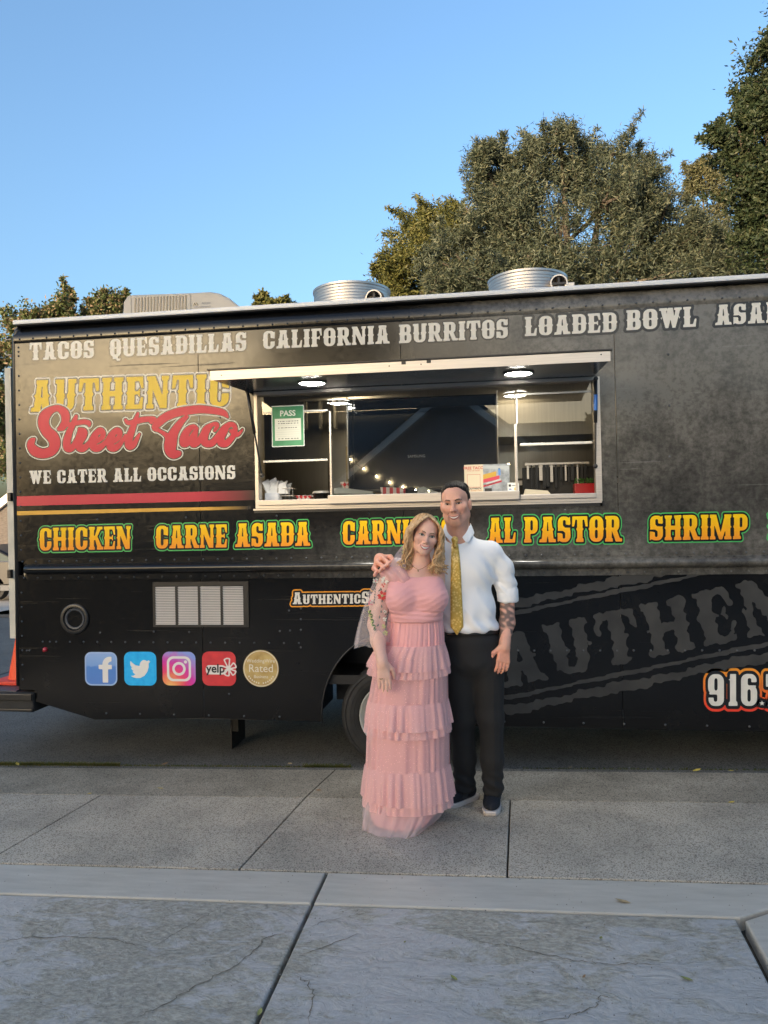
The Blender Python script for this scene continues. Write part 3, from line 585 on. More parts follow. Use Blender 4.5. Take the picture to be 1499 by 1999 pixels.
# tyre + rim
def wheel(cx, cy, cz, R, name='wheel', flip=1):
    e = MB().lathe([(R*.61, .05), (R*.63, .012), (R*.70, -.004), (R*.86, -.012), (R*.94, .0), (R*.975, .012), (R, .035), (R, .20), (R*.94, .235), (R*.62, .23)], 64, (cx, cy, cz), 'y').build(name, M_RUBBER, truck, smooth=35)
    rib = MB()
    for k in range(60):
        a = 2*math.pi*k/60; c, s = math.cos(a), math.sin(a)
        p = [(cx+r*c-t*s, cy+y, cz+r*s+t*c) for r, y in ((R*1.006, .04), (R*1.006, .195), (R*.955, .004)) for t in (-.009, .009)]
        rib.add(p, [(0, 1, 3, 2), (0, 4, 5, 1)])
    rib.build('tread_blocks', M_RUBBER, e)
    for rr in (.74, .80, .90): MB().lathe([(R*rr-.003, -.004-.01*(rr-.7)*3), (R*rr, -.010-.01*(rr-.7)*3), (R*rr+.003, -.004-.01*(rr-.7)*3)], 64, (cx, cy, cz), 'y').build('sidewall_ring', M_RUBBER, e, smooth=True)
    MB().lathe([(R*.63, .0), (R*.618, -.010), (R*.60, -.006), (R*.585, .012), (R*.55, .05), (R*.50, .07), (R*.42, .055), (R*.30, .05), (R*.27, .02), (R*.16, .01), (R*.15, -.02), (0.001, -.025)], 48, (cx, cy, cz), 'y').build('rim', pm('wheel_paint', (.62, .61, .56), .42, metal=.3, var=.08, vs=9), e, smooth=40)
    for k in range(8):
        a = 2*math.pi*(k+.5)/8; MB().lathe([(.012, .05), (.012, .03), (.006, .026), (.0005, .026)], 8, (cx+R*.36*math.cos(a), cy, cz+R*.36*math.sin(a)), 'y').build('lug_nut', M_BLACK, e)
    return e
WR = .340
wheel(.016, .05, gz(.016)-.034+WR-.004, WR)
wheel(.016, 2.0, gz(.016)-.034+WR-.004, WR)
wheel(3.75, .06, gz(3.75)-.034+WR-.004, WR)
MB().tube([(.016, .2, .31), (.016, 2.1, .31)], .05, 10).tube([(.016, .95, .31), (.016, 1.35, .31)], [.13, .13], 14).build('rear_axle', M_BLACK, truck)
hs = MB().box(ac[0]-AW-.05, ac[0]+AW+.05, .03, .5, .86, .89); hs.box(ac[0]-AW-.06, ac[0]-AW-.03, .03, .5, .3, .88).box(ac[0]+AW+.03, ac[0]+AW+.06, .03, .5, .3, .88).box(ac[0]-AW, ac[0]+AW, .48, .5, .3, .88).build('wheel_housing', M_BLACK, truck)
qf = on_y(460, 1408, .55); qg = on_y(460, 1462, .55)
MB().box(qf.x-.004, qf.x+.004, .45, .75, qg.z, qf.z+.08).box(qf.x+.004, qf.x+.05, .46, .5, qf.z-.05, qf.z+.08).build('mud_flap', M_RUBBER, truck)
MB().box(.9, 2.6, .35, .9, .28, .50, .03).build('fuel_tank', M_BLACK, truck)
MB().box(-1.9, -1.0, .6, 1.2, .33, .5, .02).build('spare_carrier', M_BLACK, truck)
# rear bumper with chequered top
bl = tp(68, 1390); bt = tp(68, 1352)
o = MB().prism([(-3.15, bl[1]+.01), (bl[0], bl[1]), (bl[0], bt[1]), (-3.15, bt[1]+.01)], -.02, 2.25).build('rear_bumper', M_RUBBER, truck); fixn(o)
q = o.modifiers.new('b', 'BEVEL'); q.width = .012; q.segments = 2
MB().box(-3.1, bl[0]-.004, -.034, -.018, (bl[1]+bt[1])/2+.018, bt[1]-.006, .004).build('bumper_strip', M_BLACK, o)
MB().box(-3.1, bl[0]-.004, -.030, -.018, bl[1]+.008, bl[1]+.026, .004).build('bumper_strip', M_BLACK, o)
MB().box(-3.1, XL-.02, -.0, 2.2, bt[1]+.002, bt[1]+.010).build('step_plate', pm('step_grey', (.07, .07, .08), .5, bump=.4, bs=70), o)
# speaker
sx, sz = tp(146, 1208)
sp = MB().lathe([(.104, .003), (.104, -.010), (.098, -.014), (.082, -.013), (.078, -.006), (.076, .004)], 40, (sx, 0, sz), 'y').build('speaker', M_BLACK, truck, smooth=40)
MB().lathe([(.078, .003), (.070, -.006), (.060, -.004), (.055, .006), (.030, .030), (.026, .034), (.0005, .036)], 36, (sx, 0, sz), 'y').build('speaker_cone', pm('speaker_cone', (.045, .05, .06), .5), sp, smooth=40)
MB().lathe([(.025, .030), (.022, .016), (.012, .008), (.0005, .006)], 24, (sx, 0, sz), 'y').build('dust_cap', pm('dust_cap', (.03, .032, .036), .3), sp, smooth=True)
rx_, rz_ = tp(88, 1268)
MB().lathe([(.017, .002), (.016, -.008), (.010, -.014), (.0005, -.016)], 16, (rx_, 0, rz_), 'y').build('marker_light', pm('red_lens', (.35, .015, .03), .15, coat=.6), truck, smooth=True)
# louvre grille
a0 = tp(300, 1224); a1 = tp(485, 1135)
gf = MB(); fx0, fz0, fx1, fz1 = a0[0], a0[1], a1[0], a1[1]
lx = [(tp(p, 1180)[0], tp(q_, 1180)[0]) for p, q_ in ((304.5, 343), (348.5, 387), (392, 431), (436, 475.5))]
lz0, lz1 = tp(390, 1219)[1], tp(390, 1144)[1]
gf.box(fx0, fx1, -.008, .002, lz1, fz1).box(fx0, fx1, -.008, .002, fz0, lz0)
ed = [fx0]+[v for p in lx for v in p]+[fx1]
for i in range(0, len(ed), 2): gf.box(ed[i], ed[i+1], -.008, .002, lz0, lz1)
grille = gf.build('grille', M_BLACK, truck)
MB().box(fx0, fx1, .05, .055, fz0, fz1).build('grille_backing', M_BLACK, grille)
ns = 23; sh = (lz1-lz0)/ns
M_SLAT = pm('white_louvre', (.78, .74, .70), .4)
sl0 = None
wdt = lx[0][1]-lx[0][0]
for (p, q_) in lx:
    for k in range(ns):
        if sl0 is None:
            me = MB().add([(-wdt/2, -.012, -sh*.42), (wdt/2, -.012, -sh*.42), (wdt/2, .010, sh*.50), (-wdt/2, .010, sh*.50), (-wdt/2, -.010, -sh*.52), (wdt/2, -.010, -sh*.52)], [(0, 1, 2, 3), (4, 5, 1, 0)]).build('slat', M_SLAT, grille, local=True)
            sl0 = me; me.location = ((p+q_)/2, 0, lz0+sh*(k+.5))
        else: instance(sl0, 'slat', grille, ((p+q_)/2, 0, lz0+sh*(k+.5)))
# awning lid over the window
AY = -.66
lid = MB().prism([(0.0, 2.455), (AY, 2.414), (AY, 2.470), (0.0, 2.492)], -.905, 1.345, 'x').build('awning', pm('awning_grey', (.062, .064, .066), .22, var=.06, vs=2), truck); fixn(lid)
al = MB().box(-.912, 1.352, AY-.006, AY, 2.412, 2.466).build('awning_edge', M_ALU, lid)
MB().box(-.93, 1.362, AY-.012, .01, 2.4705, 2.478).build('awning_skin', M_BLACK, lid)
MB().tube([(WX0-.02, .005, 2.482), (WX1+.0, .005, 2.482)], .012, 8).build('hinge', M_BLACK, lid)
for px_ in (788, 837): q = on_y(px_, 709 if px_ < 800 else 706, AY); MB().box(q.x-.012, q.x+.012, AY-.010, AY-.005, q.z-.008, q.z+.008).build('catch', M_BLACK, lid)
for px_ in (433, 760, 822, 1173): q = on_y(px_, 733-(px_-433)*.055, AY); MB().lathe([(.004, -.001), (.003, -.003), (.0005, -.0035)], 8, (q.x, AY-.006, q.z), 'y').build('screw', M_BLACK, lid)
M_LED = pm('led_lens', (1, 1, .95), .3, emit=(1.0, .96, .86), es=30)
for (px_, py_) in ((609, 751), (1012, 732)):
    q = on_y(px_, py_, -.36); zz = 2.432
    MB().lathe([(.092, .002), (.092, -.008), (.080, -.012), (.078, -.006)], 32, (q.x, -.36, zz), 'z').build('lamp_bezel', M_BLACK, lid, smooth=40)
    MB().lathe([(.079, -.006), (.06, -.012), (.0005, -.014)], 32, (q.x, -.36, zz), 'z').build('lamp', M_LED, lid, smooth=True)
# gas struts
def strut(a, b_, col=None):
    a = Vector(a); b_ = Vector(b_); m_ = a.lerp(b_, .5)
    s = MB().tube([a, m_], .011, 8).build('gas_strut', M_BLACK, truck, smooth=True); MB().tube([m_, b_], .006, 8).build('rod', M_BLACK, s)
    for e_ in (a, b_): MB().lathe([(.0005, -.014), (.014, -.012), (.014, .012), (.0005, .014)], 10, e_, 'y').build('ball_joint', M_BLACK, s)
    if col: MB().tube([a.lerp(b_, .18), a.lerp(b_, .36)], .0118, 8, cap=False).build('strut_label', col, s)
    return s
q = on_y(511, 928, -.012); strut((WX0-.012, -.10, 2.44), (q.x, -.012, q.z))
q = on_y(1162, 910, -.012); strut((WX1-.012, -.04, 2.43), (q.x, -.012, q.z), pm('blue_label', (.02, .16, .55), .4))
# window frame, sill and panes
fr = MB(); ft = .022
fr.box(WX0, WX0+ft, -.008, .07, WZ0, WZ1).box(WX1-ft, WX1, -.008, .07, WZ0, WZ1).box(WX0+ft, WX1-ft, -.008, .07, WZ1-ft, WZ1).box(WX0+ft, WX1-ft, -.008, .07, WZ0, WZ0+.018)
frame = fr.build('window_frame', M_ALU, truck)
MB().box(WX0-.012, WX1+.03, -.0065, -.0005, WZ0-.03, WZ0-.001).build('frame_flange', M_BLACK, frame)
MB().box(WX1+.001, WX1+.016, -.0065, -.0005, WZ0-.03, WZ1).build('frame_flange', M_ALU, frame)
MB().box(WX0-.016, WX1+.012, -.012, -.001, WZ0-.012, WZ0-.002).build('sill_edge', M_ALU, frame)
xa = tp(643, 980)[0]; xb = tp(1014, 970)[0]
MB().box(xa, xb, -.05, .06, WZ0+.0185, WZ0+.075, .004).build('service_shelf', M_ALU, frame)
MB().box(WX0+ft, xa-.004, -.02, .06, WZ0+.0185, WZ0+.055, .004).build('service_shelf', M_ALU, frame)
MB().box(xb+.004, WX1-ft, -.02, .06, WZ0+.0185, WZ0+.050, .004).build('service_shelf', M_ALU, frame)
def bar(n_, px0, py0, px1, py1, w_, y=.035, mat=M_ALU):
    a = on_y(px0, py0, y); c = on_y(px1, py1, y)
    if abs(a.x-c.x) > abs(a.z-c.z): MB().box(a.x, c.x, y-.008, y+.008, (a.z+c.z)/2-w_, (a.z+c.z)/2+w_, .002).build(n_, mat, frame)
    else: MB().box((a.x+c.x)/2-w_, (a.x+c.x)/2+w_, y-.008, y+.008, min(a.z, c.z), max(a.z, c.z), .002).build(n_, mat, frame)
M_SASH = pm('sash_white', (.66, .64, .58), .4, metal=.4)
bar('sash_bar', 514, 805, 640, 802, .006, mat=M_SASH); bar('sash_bar', 514, 901, 640, 898, .007, mat=M_SASH)
bar('sash_post', 644, 803, 645, 845, .0065, mat=M_SASH); bar('sash_post', 645, 846, 647, 974, .0065)
bar('sash_bar', 1015, 768, 1156, 766, .006, mat=M_SASH); bar('sash_bar', 1015, 866, 1156, 866, .008, mat=M_SASH)
bar('sash_post', 1010, 768, 1007, 828, .006, mat=M_SASH); bar('sash_post', 1007, 829, 1008, 968, .009)
bar('pane_edge', 678, 770, 679, 935, .0025, .06); bar('pane_edge', 970, 762, 972, 905, .0025, .06)
M_GLASS = glass_mat('window_glass')
zs = WZ0+.076
def pane(x0, x1, z0, z1, y): return MB().add([(x0, y, z0), (x1, y, z0), (x1, y, z1), (x0, y, z1)], [(0, 1, 2, 3)]).build('glass_pane', M_GLASS, frame)
xm0 = tp(645, 900)[0]; xm1 = tp(1008, 900)[0]
pane(xm0, xm1, zs, WZ1-ft, .045)
zl = on_y(580, 900, .035).z; pane(WX0+ft, xm0-.008, zl+.008, WZ1-ft, .032)
zr = on_y(1080, 866, .035).z; pane(xm1+.012, WX1-ft, zr-.05, WZ1-ft, .032)

# ---- kitchen inside
IN = truck
MB().box(XL+.03, XR, 2.14, 2.16, .56, 2.9).build('kitchen_wall', M_STEEL, IN)
MB().box(XL+.05, XL+.07, .02, 2.14, .56, 2.9).box(XR-.02, XR, .02, 2.14, .56, 2.9).build('kitchen_end_wall', M_STEEL, IN)
MB().box(XL+.03, XR, .012, 2.14, 2.80, 2.83).build('kitchen_ceiling', pm('ceiling_panel', (.6, .58, .52), .4), IN)
MB().box(XL+.03, XR, .07, .62, 1.60, 1.64).build('counter', M_STEEL, IN)
for xx in (WX0-.03, xm0+.0): MB().box(xx-.02, xx+.004, .10, .30, 1.64, 2.8).build('partition', M_STEEL, IN) if xx < xm0 else None
MB().box(.05, 2.6, 1.45, 2.13, 2.25, 2.55).build('extractor_hood', M_STEEL, IN)
MB().box(.9, 2.2, 1.75, 2.13, 1.2, 1.92).build('grill_back', pm('sooty_steel', (.06, .055, .05), .45, metal=.7), IN)
MB().box(.9, 2.2, 1.72, 1.75, 1.86, 1.90).build('ticket_rail', M_ALU, IN)
for k in range(5): MB().tube([(1.15+k*.2, 1.70, 1.87), (1.15+k*.2, 1.69, 1.68), (1.17+k*.2, 1.66, 1.62)], .008, 6).build('utensil', M_ALU, IN)
MB().box(-2.2, -.55, 1.7, 2.13, .56, 2.3).build('refrigerator', M_STEEL, IN)
MB().tube([(-.72, 1.66, 1.2), (-.72, 1.66, 2.1)], .014, 8).build('refrigerator_handle', M_ALU, IN)
MB().box(-.5, -.28, 1.3, 2.1, .56, 2.2).build('cabinet', pm('tan_cabinet', (.42, .33, .18), .5), IN)
for k in range(7): MB().box(-.9+k*.13, -.9+k*.13+.02, 1.5, 1.56, 2.38, 2.62).build('rack_bar', M_STEEL, IN)
MB().box(-.95, .02, 1.48, 1.58, 2.62, 2.64).build('rack_shelf', M_STEEL, IN)

M_INFILL = pm('kitchen_fill_glow', (1, .9, .7), .3, emit=(1.0, .80, .52), es=9)
for xx in (-.55, .9, 2.0):  # unseen lamps added under the ceiling to brighten the kitchen
    lm = MB().lathe([(.14, 2.80), (.14, 2.785), (.12, 2.78)], 24, (xx, .95, 0)).build('added_ceiling_lamp', M_ALU, IN, smooth=40); MB().lathe([(.12, 2.782), (.0005, 2.779)], 24, (xx, .95, 0)).build('added_lamp_lens', M_INFILL, lm)

rk = MB().box(on_y(1024, 905, .5).x, on_y(1150, 905, .5).x, .49, .51, on_y(1080, 907, .5).z, on_y(1080, 903, .5).z).build('utensil_rack', M_ALU, IN)
for k in range(15):
    q = on_y(1030+k*8+random.uniform(-2, 2), 906, .5); l_ = random.uniform(.10, .17); wd_ = random.uniform(.004, .011)
    MB().box(q.x-wd_, q.x+wd_, .496, .504, q.z-l_, q.z-.004).build('hanging_utensil', M_BLACK if k % 3 else M_ALU, rk)
MB().box(on_y(1020, 940, .56).x, on_y(1160, 940, .56).x, .54, .60, 1.64, on_y(1080, 912, .56).z).build('griddle_guard', pm('soot', (.012, .011, .010), .5), IN)
# ================================================================== LETTERING (flat vinyl print, cut from signed distance fields)
def seg_sd(X, Y, P):
    """signed distance to a polygon (negative inside)"""
    n = len(P); d2 = np.full(X.shape, 1e18); ins = np.zeros(X.shape, bool)
    for i in range(n):
        ax, ay = P[i]; bx_, by_ = P[(i+1) % n]; ex, ey = bx_-ax, by_-ay; wx, wy = X-ax, Y-ay
        t_ = np.clip((wx*ex+wy*ey)/(ex*ex+ey*ey+1e-18), 0, 1); d2 = np.minimum(d2, (wx-ex*t_)**2+(wy-ey*t_)**2)
        c = (ay > Y) != (by_ > Y); xi = (bx_-ax)*(Y-ay)/(by_-ay if by_ != ay else 1e-18)+ax; ins ^= c & (X < xi)
    return np.where(ins, -1, 1)*np.sqrt(d2)
def rr(x0, y0, x1, y1, rx, ry, c='1111', n=7):
    """rounded box; c: which corners are round (bl, br, tr, tl)"""
    P = []
    for k, (cx, cy, sx_, sy_, a0) in enumerate(((x0, y0, 1, 1, math.pi), (x1, y0, -1, 1, 1.5*math.pi), (x1, y1, -1, -1, 0), (x0, y1, 1, -1, .5*math.pi))):
        if c[k] == '1': P += [(cx+sx_*rx+rx*math.cos(a0+math.pi/2*i/n), cy+sy_*ry+ry*math.sin(a0+math.pi/2*i/n)) for i in range(n+1)]
        else: P.append((cx, cy))
    return P
def bx4(x0, y0, x1, y1): return [(x0, y0), (x1, y0), (x1, y1), (x0, y1)]
SW, SH_, SP_ = .25, .125, .055                     # stem, slab height, spur
def spur(x, s): return [(x, .5-.075), (x+s*SP_, .5), (x, .5+.075)]
def stem(x, w_=SW, sp='lr', top=True, bot=True, o=.055):
    r = [bx4(x, 0, x+w_, 1)]
    if 'l' in sp: r.append(spur(x+.005, -1))
    if 'r' in sp: r.append(spur(x+w_-.005, 1))
    if top: r.append([(x-o, 1), (x-o*.8, 1-SH_), (x+w_+o*.8, 1-SH_), (x+w_+o, 1)])
    if bot: r.append([(x-o, 0), (x+w_+o, 0), (x+w_+o*.8, SH_), (x-o*.8, SH_)])
    return r
def counter(x0, y0, x1, y1, pinch=True):
    if not pinch: return [rr(x0, y0, x1, y1, (x1-x0)*.45, .09)]
    m_ = (y0+y1)/2
    return [rr(x0, y0, x1, m_-.03, (x1-x0)*.45, .08), rr(x0, m_+.03, x1, y1, (x1-x0)*.45, .08)]
def glyph(c):
    A, S = [], []                                     # added and cut polygons, in order: all A then all S then T
    T = []; w_ = .66
    if c == 'A':
        w_ = .80; A = [[(.10, .0), (.34, 0), (.56, 1), (.24, 1)], [(.70, 0), (.46, 0), (.24, 1), (.56, 1)], bx4(.19, 1-SH_, .61, 1), [(0, 0), (.36, 0), (.34, SH_), (.03, SH_)], [(.80, 0), (.44, 0), (.46, SH_), (.77, SH_)], bx4(.2, .24, .6, .42), [(.17, .42), (.11, .5), (.19, .58)], [(.63, .42), (.69, .5), (.61, .58)]]
        S = [[(.36, .44), (.44, .44), (.415, .80), (.385, .80)]]
    elif c == 'B':
        w_ = .70; A = stem(.06, sp='l')+[rr(.1, .0, .68, .55, .22, .2, '0110'), rr(.1, .47, .65, 1, .2, .2, '0110')]; S = [rr(.31, .13, .43, .42, .05, .07), rr(.31, .58, .42, .87, .05, .07), [(.72, .44), (.60, .51), (.72, .56)]]
    elif c == 'C':
        w_ = .70; A = [rr(0.03, 0, .68, 1, .26, .25), spur(.035, -1)]; S = [rr(.28, .13, .44, .87, .07, .12), bx4(.40, .40, .75, .60)]; T = [[(.44, .60), (.68, .56), (.68, .95), (.60, .9), (.44, .84)], [(.30, .5), (.30, .5), (.34, .5)]]
    elif c == 'D':
        w_ = .70; A = stem(.06, sp='l')+[rr(.1, 0, .68, 1, .27, .26, '0110'), spur(.675, 1)]; S = counter(.31, .13, .45, .87)
    elif c == 'E':
        w_ = .64; A = stem(.06, sp='l')+[bx4(.1, .87, .60, 1), bx4(.1, 0, .60, .13), [(.46, .9), (.60, .9), (.62, .64), (.55, .64)], [(.46, .1), (.60, .1), (.62, .36), (.55, .36)], [(.30, .44), (.42, .46), (.50, .36), (.50, .64), (.42, .54), (.30, .56)]]
    elif c == 'F':
        w_ = .62; A = stem(.06, sp='l')+[bx4(.1, .87, .58, 1), [(.44, .9), (.58, .9), (.60, .60), (.53, .60)], [(.30, .42), (.42, .44), (.48, .34), (.48, .62), (.42, .52), (.30, .54)]]
    elif c == 'H':
        w_ = .78; A = stem(.06, .23, 'l')+stem(.49, .23, 'r')+[bx4(.2, .42, .6, .58)]
    elif c == 'I':
        w_ = .37; A = stem(.06)
    elif c == 'K':
        w_ = .78; A = stem(.06, .23, 'l')+[[(.26, .40), (.50, 1), (.74, 1), (.40, .45)], [(.30, .60), (.52, 0), (.78, 0), (.44, .66)], bx4(.46, 1-SH_, .76, 1), bx4(.46, 0, .80, SH_)]
    elif c == 'L':
        w_ = .62; A = stem(.06)+[bx4(.1, 0, .58, .13), [(.44, .1), (.58, .1), (.61, .40), (.53, .40)]]
    elif c == 'M':
        w_ = .98; A = stem(.05, .15, 'l')+stem(.70, .22, 'r')+[[(.06, 1), (.30, 1), (.58, .0), (.40, 0)], [(.92, 1), (.70, 1), (.42, 0), (.58, 0)]]; S = [[(.36, 1.02), (.62, 1.02), (.49, .50)]]
        A = stem(.05, .15, 'l')+stem(.70, .22, 'r')+[[(.05, 1), (.29, 1), (.56, .0), (.42, 0)], [(.92, 1), (.68, 1), (.42, 0), (.56, 0)]]; S = []
    elif c == 'N':
        w_ = .80; A = stem(.06, .15, 'l')+stem(.58, .15, 'r', bot=False)+[[(.02, 1), (.30, 1), (.73, 0), (.50, 0)]]
    elif c in 'OQ':
        w_ = .70; A = [rr(.03, 0, .67, 1, .27, .26), spur(.035, -1), spur(.665, 1)]; S = counter(.285, .13, .415, .87)
        if c == 'Q': T = [[(.30, .10), (.46, .06), (.50, -.10), (.66, -.08), (.62, -.20), (.44, -.22), (.36, -.10), (.20, -.12), (.18, -.02)]]
    elif c == 'P':
        w_ = .68; A = stem(.06, sp='l')+[rr(.1, .34, .66, 1, .24, .24, '0110')]; S = [rr(.31, .47, .43, .87, .05, .08)]
    elif c == 'R':
        w_ = .76; A = stem(.06, sp='l')+[rr(.1, .40, .66, 1, .22, .22, '0110'), [(.32, .44), (.52, .50), (.74, 0), (.50, 0)], bx4(.50, 0, .78, SH_)]; S = [rr(.31, .53, .42, .87, .05, .07)]
    elif c == 'S':
        w_ = .64; A = [rr(.03, .36, .62, 1, .24, .24), rr(.02, 0, .62, .64, .24, .24)]; S = [rr(.27, .60, .40, .87, .06, .08), bx4(.34, .56, .75, .70), rr(.25, .13, .38, .40, .06, .08), bx4(-.1, .32, .30, .44), [(.0, .44), (.0, .36), (.14, .40)], [(.64, .56), (.64, .64), (.5, .60)]]; T = [[(.42, .68), (.60, .66), (.61, 1), (.50, .93)], [(.02, .0), (.14, .07), (.22, .34), (.02, .36)]]
    elif c == 'T':
        w_ = .74; A = stem(.245, sp='lr', top=False)+[bx4(.02, .87, .72, 1), [(.02, 1), (.17, .90), (.10, .60), (.0, .60)], [(.72, 1), (.57, .90), (.64, .60), (.74, .60)]]
    elif c == 'U':
        w_ = .76; A = [rr(.06, 0, .70, 1, .26, .24, '1100'), bx4(.0, 1-SH_, .36, 1), bx4(.44, 1-SH_, .76, 1), spur(.065, -1), spur(.695, 1)]; S = counter(.31, .13, .47, .80)[:1]+[bx4(.31, .45, .47, 1.1)]; T = [spur(.305, 1), spur(.475, -1)]
    elif c == 'W':
        w_ = 1.02; A = [[(.04, 1), (.30, 1), (.42, 0), (.28, 0)], [(.38, 1), (.62, 1), (.42, 0), (.28, 0)], [(.40, 1), (.62, 1), (.74, 0), (.60, 0)], [(.98, 1), (.76, 1), (.60, 0), (.74, 0)], bx4(0, 1-SH_, .36, 1), bx4(.68, 1-SH_, 1.02, 1), spur(.12, -1), spur(.90, 1)]
    elif c == '9':
        w_ = .62; A = [rr(.02, .34, .60, 1, .24, .24), rr(.30, .1, .60, .8, .2, .2), rr(.04, 0, .60, .5, .22, .2)]; S = [rr(.25, .48, .37, .87, .05, .08), bx4(.0, .26, .34, .36), rr(.23, .13, .36, .36, .05, .06)]
    elif c == '6':
        w_ = .62; A = [rr(.02, 0, .60, .66, .24, .24), rr(.02, .2, .32, .9, .2, .2), rr(.02, .5, .58, 1, .22, .2)]; S = [rr(.25, .13, .37, .52, .05, .08), bx4(.28, .64, .70, .74), rr(.26, .64, .39, .87, .05, .06)]
    elif c == '1':
        w_ = .42; A = stem(.12, .22, '', top=False)+[[(.0, .80), (.12, .84), (.2, 1), (.34, 1), (.34, .8)]]
    elif c == '7':
        w_ = .58; A = [bx4(.02, .80, .58, 1), [(.34, .82), (.58, .9), (.36, 0), (.10, 0)], [(.02, 1), (.16, .9), (.1, .6), (.02, .6)]]
    return A, S, T, w_
GC = {}
def word_polys(text, gap=.06, space=.38, small=None):
    x = 0; out = []
    for i, c in enumerate(text):
        if c == ' ': x += space; continue
        s = 1.0 if small is None or i in small[0] else small[1]
        A, S, T, w_ = glyph(c); mv = lambda P: [(x+p[0]*s, p[1]*s) for p in P]
        out.append(([mv(P) for P in A], [mv(P) for P in S], [mv(P) for P in T], x, x+w_*s)); x += w_*s+gap
    return out, x-gap
def loops(F, x0, y0, h, lev):
    """marching squares -> closed loops of F < lev"""
    G_ = F-lev; ny, nx = G_.shape; segs = {}
    ins = G_ < 0
    idx = ins[:-1, :-1]*1+ins[:-1, 1:]*2+ins[1:, 1:]*4+ins[1:, :-1]*8
    ys, xs_ = np.nonzero((idx > 0) & (idx < 15))
    def ep(e, i, j):
        if e == 0: a, b_, hor = G_[j, i], G_[j, i+1], 1
        elif e == 2: a, b_, hor = G_[j+1, i], G_[j+1, i+1], 1
        elif e == 3: a, b_, hor = G_[j, i], G_[j+1, i], 0
        else: a, b_, hor = G_[j, i+1], G_[j+1, i+1], 0
        t_ = a/(a-b_); key = (1, i, j+(e == 2)) if hor else (0, i+(e == 1), j)
        p = (x0+(i+t_)*h, y0+(j+(e == 2))*h) if hor else (x0+(i+(e == 1))*h, y0+(j+t_)*h)
        return key, p
    TB = {1: [(3, 0)], 2: [(0, 1)], 3: [(3, 1)], 4: [(1, 2)], 5: [(3, 2), (1, 0)], 6: [(0, 2)], 7: [(3, 2)], 8: [(2, 3)], 9: [(2, 0)], 10: [(0, 3), (2, 1)], 11: [(2, 1)], 12: [(1, 3)], 13: [(1, 0)], 14: [(0, 3)]}
    pts = {}; nxt = {}
    for j, i in zip(ys, xs_):
        for a, b_ in TB[int(idx[j, i])]:
            ka, pa = ep(a, i, j); kb, pb = ep(b_, i, j); pts[ka] = pa; pts[kb] = pb; nxt[ka] = kb
    res = []
    while nxt:
        k0 = next(iter(nxt)); L_ = []; k_ = k0
        while k_ in nxt: L_.append(pts[k_]); k_ = nxt.pop(k_)
        if len(L_) > 6:
            Q = [];                                # drop nearly collinear points
            for q in L_:
                while len(Q) > 1:
                    (ax, ay), (bx_, by_) = Q[-2], Q[-1]; cr = abs((bx_-ax)*(q[1]-ay)-(by_-ay)*(q[0]-ax)); ln = math.hypot(q[0]-ax, q[1]-ay)+1e-12
                    if cr/ln < h*.04 and ln < h*14: Q.pop()
                    else: break
                Q.append(q)
            if len(Q) > 2: res.append(Q)
    return res
def fill_mesh(name, lps, fn, mat, parent, **kw):
    """tessellate each outer loop with the holes that lie in it"""
    def area(P): return .5*sum(P[i][0]*P[(i+1) % len(P)][1]-P[(i+1) % len(P)][0]*P[i][1] for i in range(len(P)))
    def inside(p, P):
        c = False
        for i in range(len(P)):
            (ax, ay), (bx_, by_) = P[i], P[i-1]
            if (ay > p[1]) != (by_ > p[1]) and p[0] < (bx_-ax)*(p[1]-ay)/(by_-ay)+ax: c = not c
        return c
    dep = [sum(inside(L_[0], Q) for Q in lps if Q is not L_) for L_ in lps]
    mb = MB()
    for i, L_ in enumerate(lps):
        if dep[i] % 2: continue
        grp = [L_]+[Q for j, Q in enumerate(lps) if dep[j] == dep[i]+1 and inside(Q[0], L_)]
        tris = tessellate_polygon([[Vector((p[0], p[1], 0)) for p in Q] for Q in grp]); flat = [p for Q in grp for p in Q]
        fs_ = []
        for a, b_, c in tris:
            A_, B_, C_ = flat[a], flat[b_], flat[c]
            if (B_[0]-A_[0])*(C_[1]-A_[1])-(C_[0]-A_[0])*(B_[1]-A_[1]) < 0: b_, c = c, b_
            fs_.append((a, b_, c))
        mb.add([fn(*p) for p in flat], fs_)
    o = mb.build(name, mat, parent, **kw)
    n = sum((p.normal.y*p.area for p in o.data.polygons))
    if n > 0: o.data.flip_normals()
    return o
def sdf_word(text, gap=.06, space=.38, pad=.35, res=30, small=None):
    lets, W = word_polys(text, gap, space, small); h = 1/res
    nx = int((W+2*pad)/h)+1; ny = int((1+2*pad+.25)/h)+1; F = np.full((ny, nx), 9.0); x0, y0 = -pad, -pad-.25
    for A, S, T, xa, xb_ in lets:
        i0 = max(0, int((xa-pad*1.2-x0)/h)); i1 = min(nx, int((xb_+pad*1.2-x0)/h)+1)
        X, Y = np.meshgrid(x0+np.arange(i0, i1)*h, y0+np.arange(ny)*h); d = np.full(X.shape, 9.0)
        for P in A: d = np.minimum(d, seg_sd(X, Y, P))
        for P in S: d = np.maximum(d, -seg_sd(X, Y, P))
        for P in T: d = np.minimum(d, seg_sd(X, Y, P))
        F[:, i0:i1] = np.minimum(F[:, i0:i1], d)
    return F, x0, y0, h, W
YP = -0.0007
def frame3(BL, BR, TL, W, yo=0.0):
    a, b_, c = tp(*BL), tp(*BR), tp(*TL); u = ((b_[0]-a[0])/W, (b_[1]-a[1])/W); v = (c[0]-a[0], c[1]-a[1])
    return lambda X, Y, k=1: (a[0]+u[0]*X+v[0]*Y, yo+YP*k, a[1]+u[1]*X+v[1]*Y)
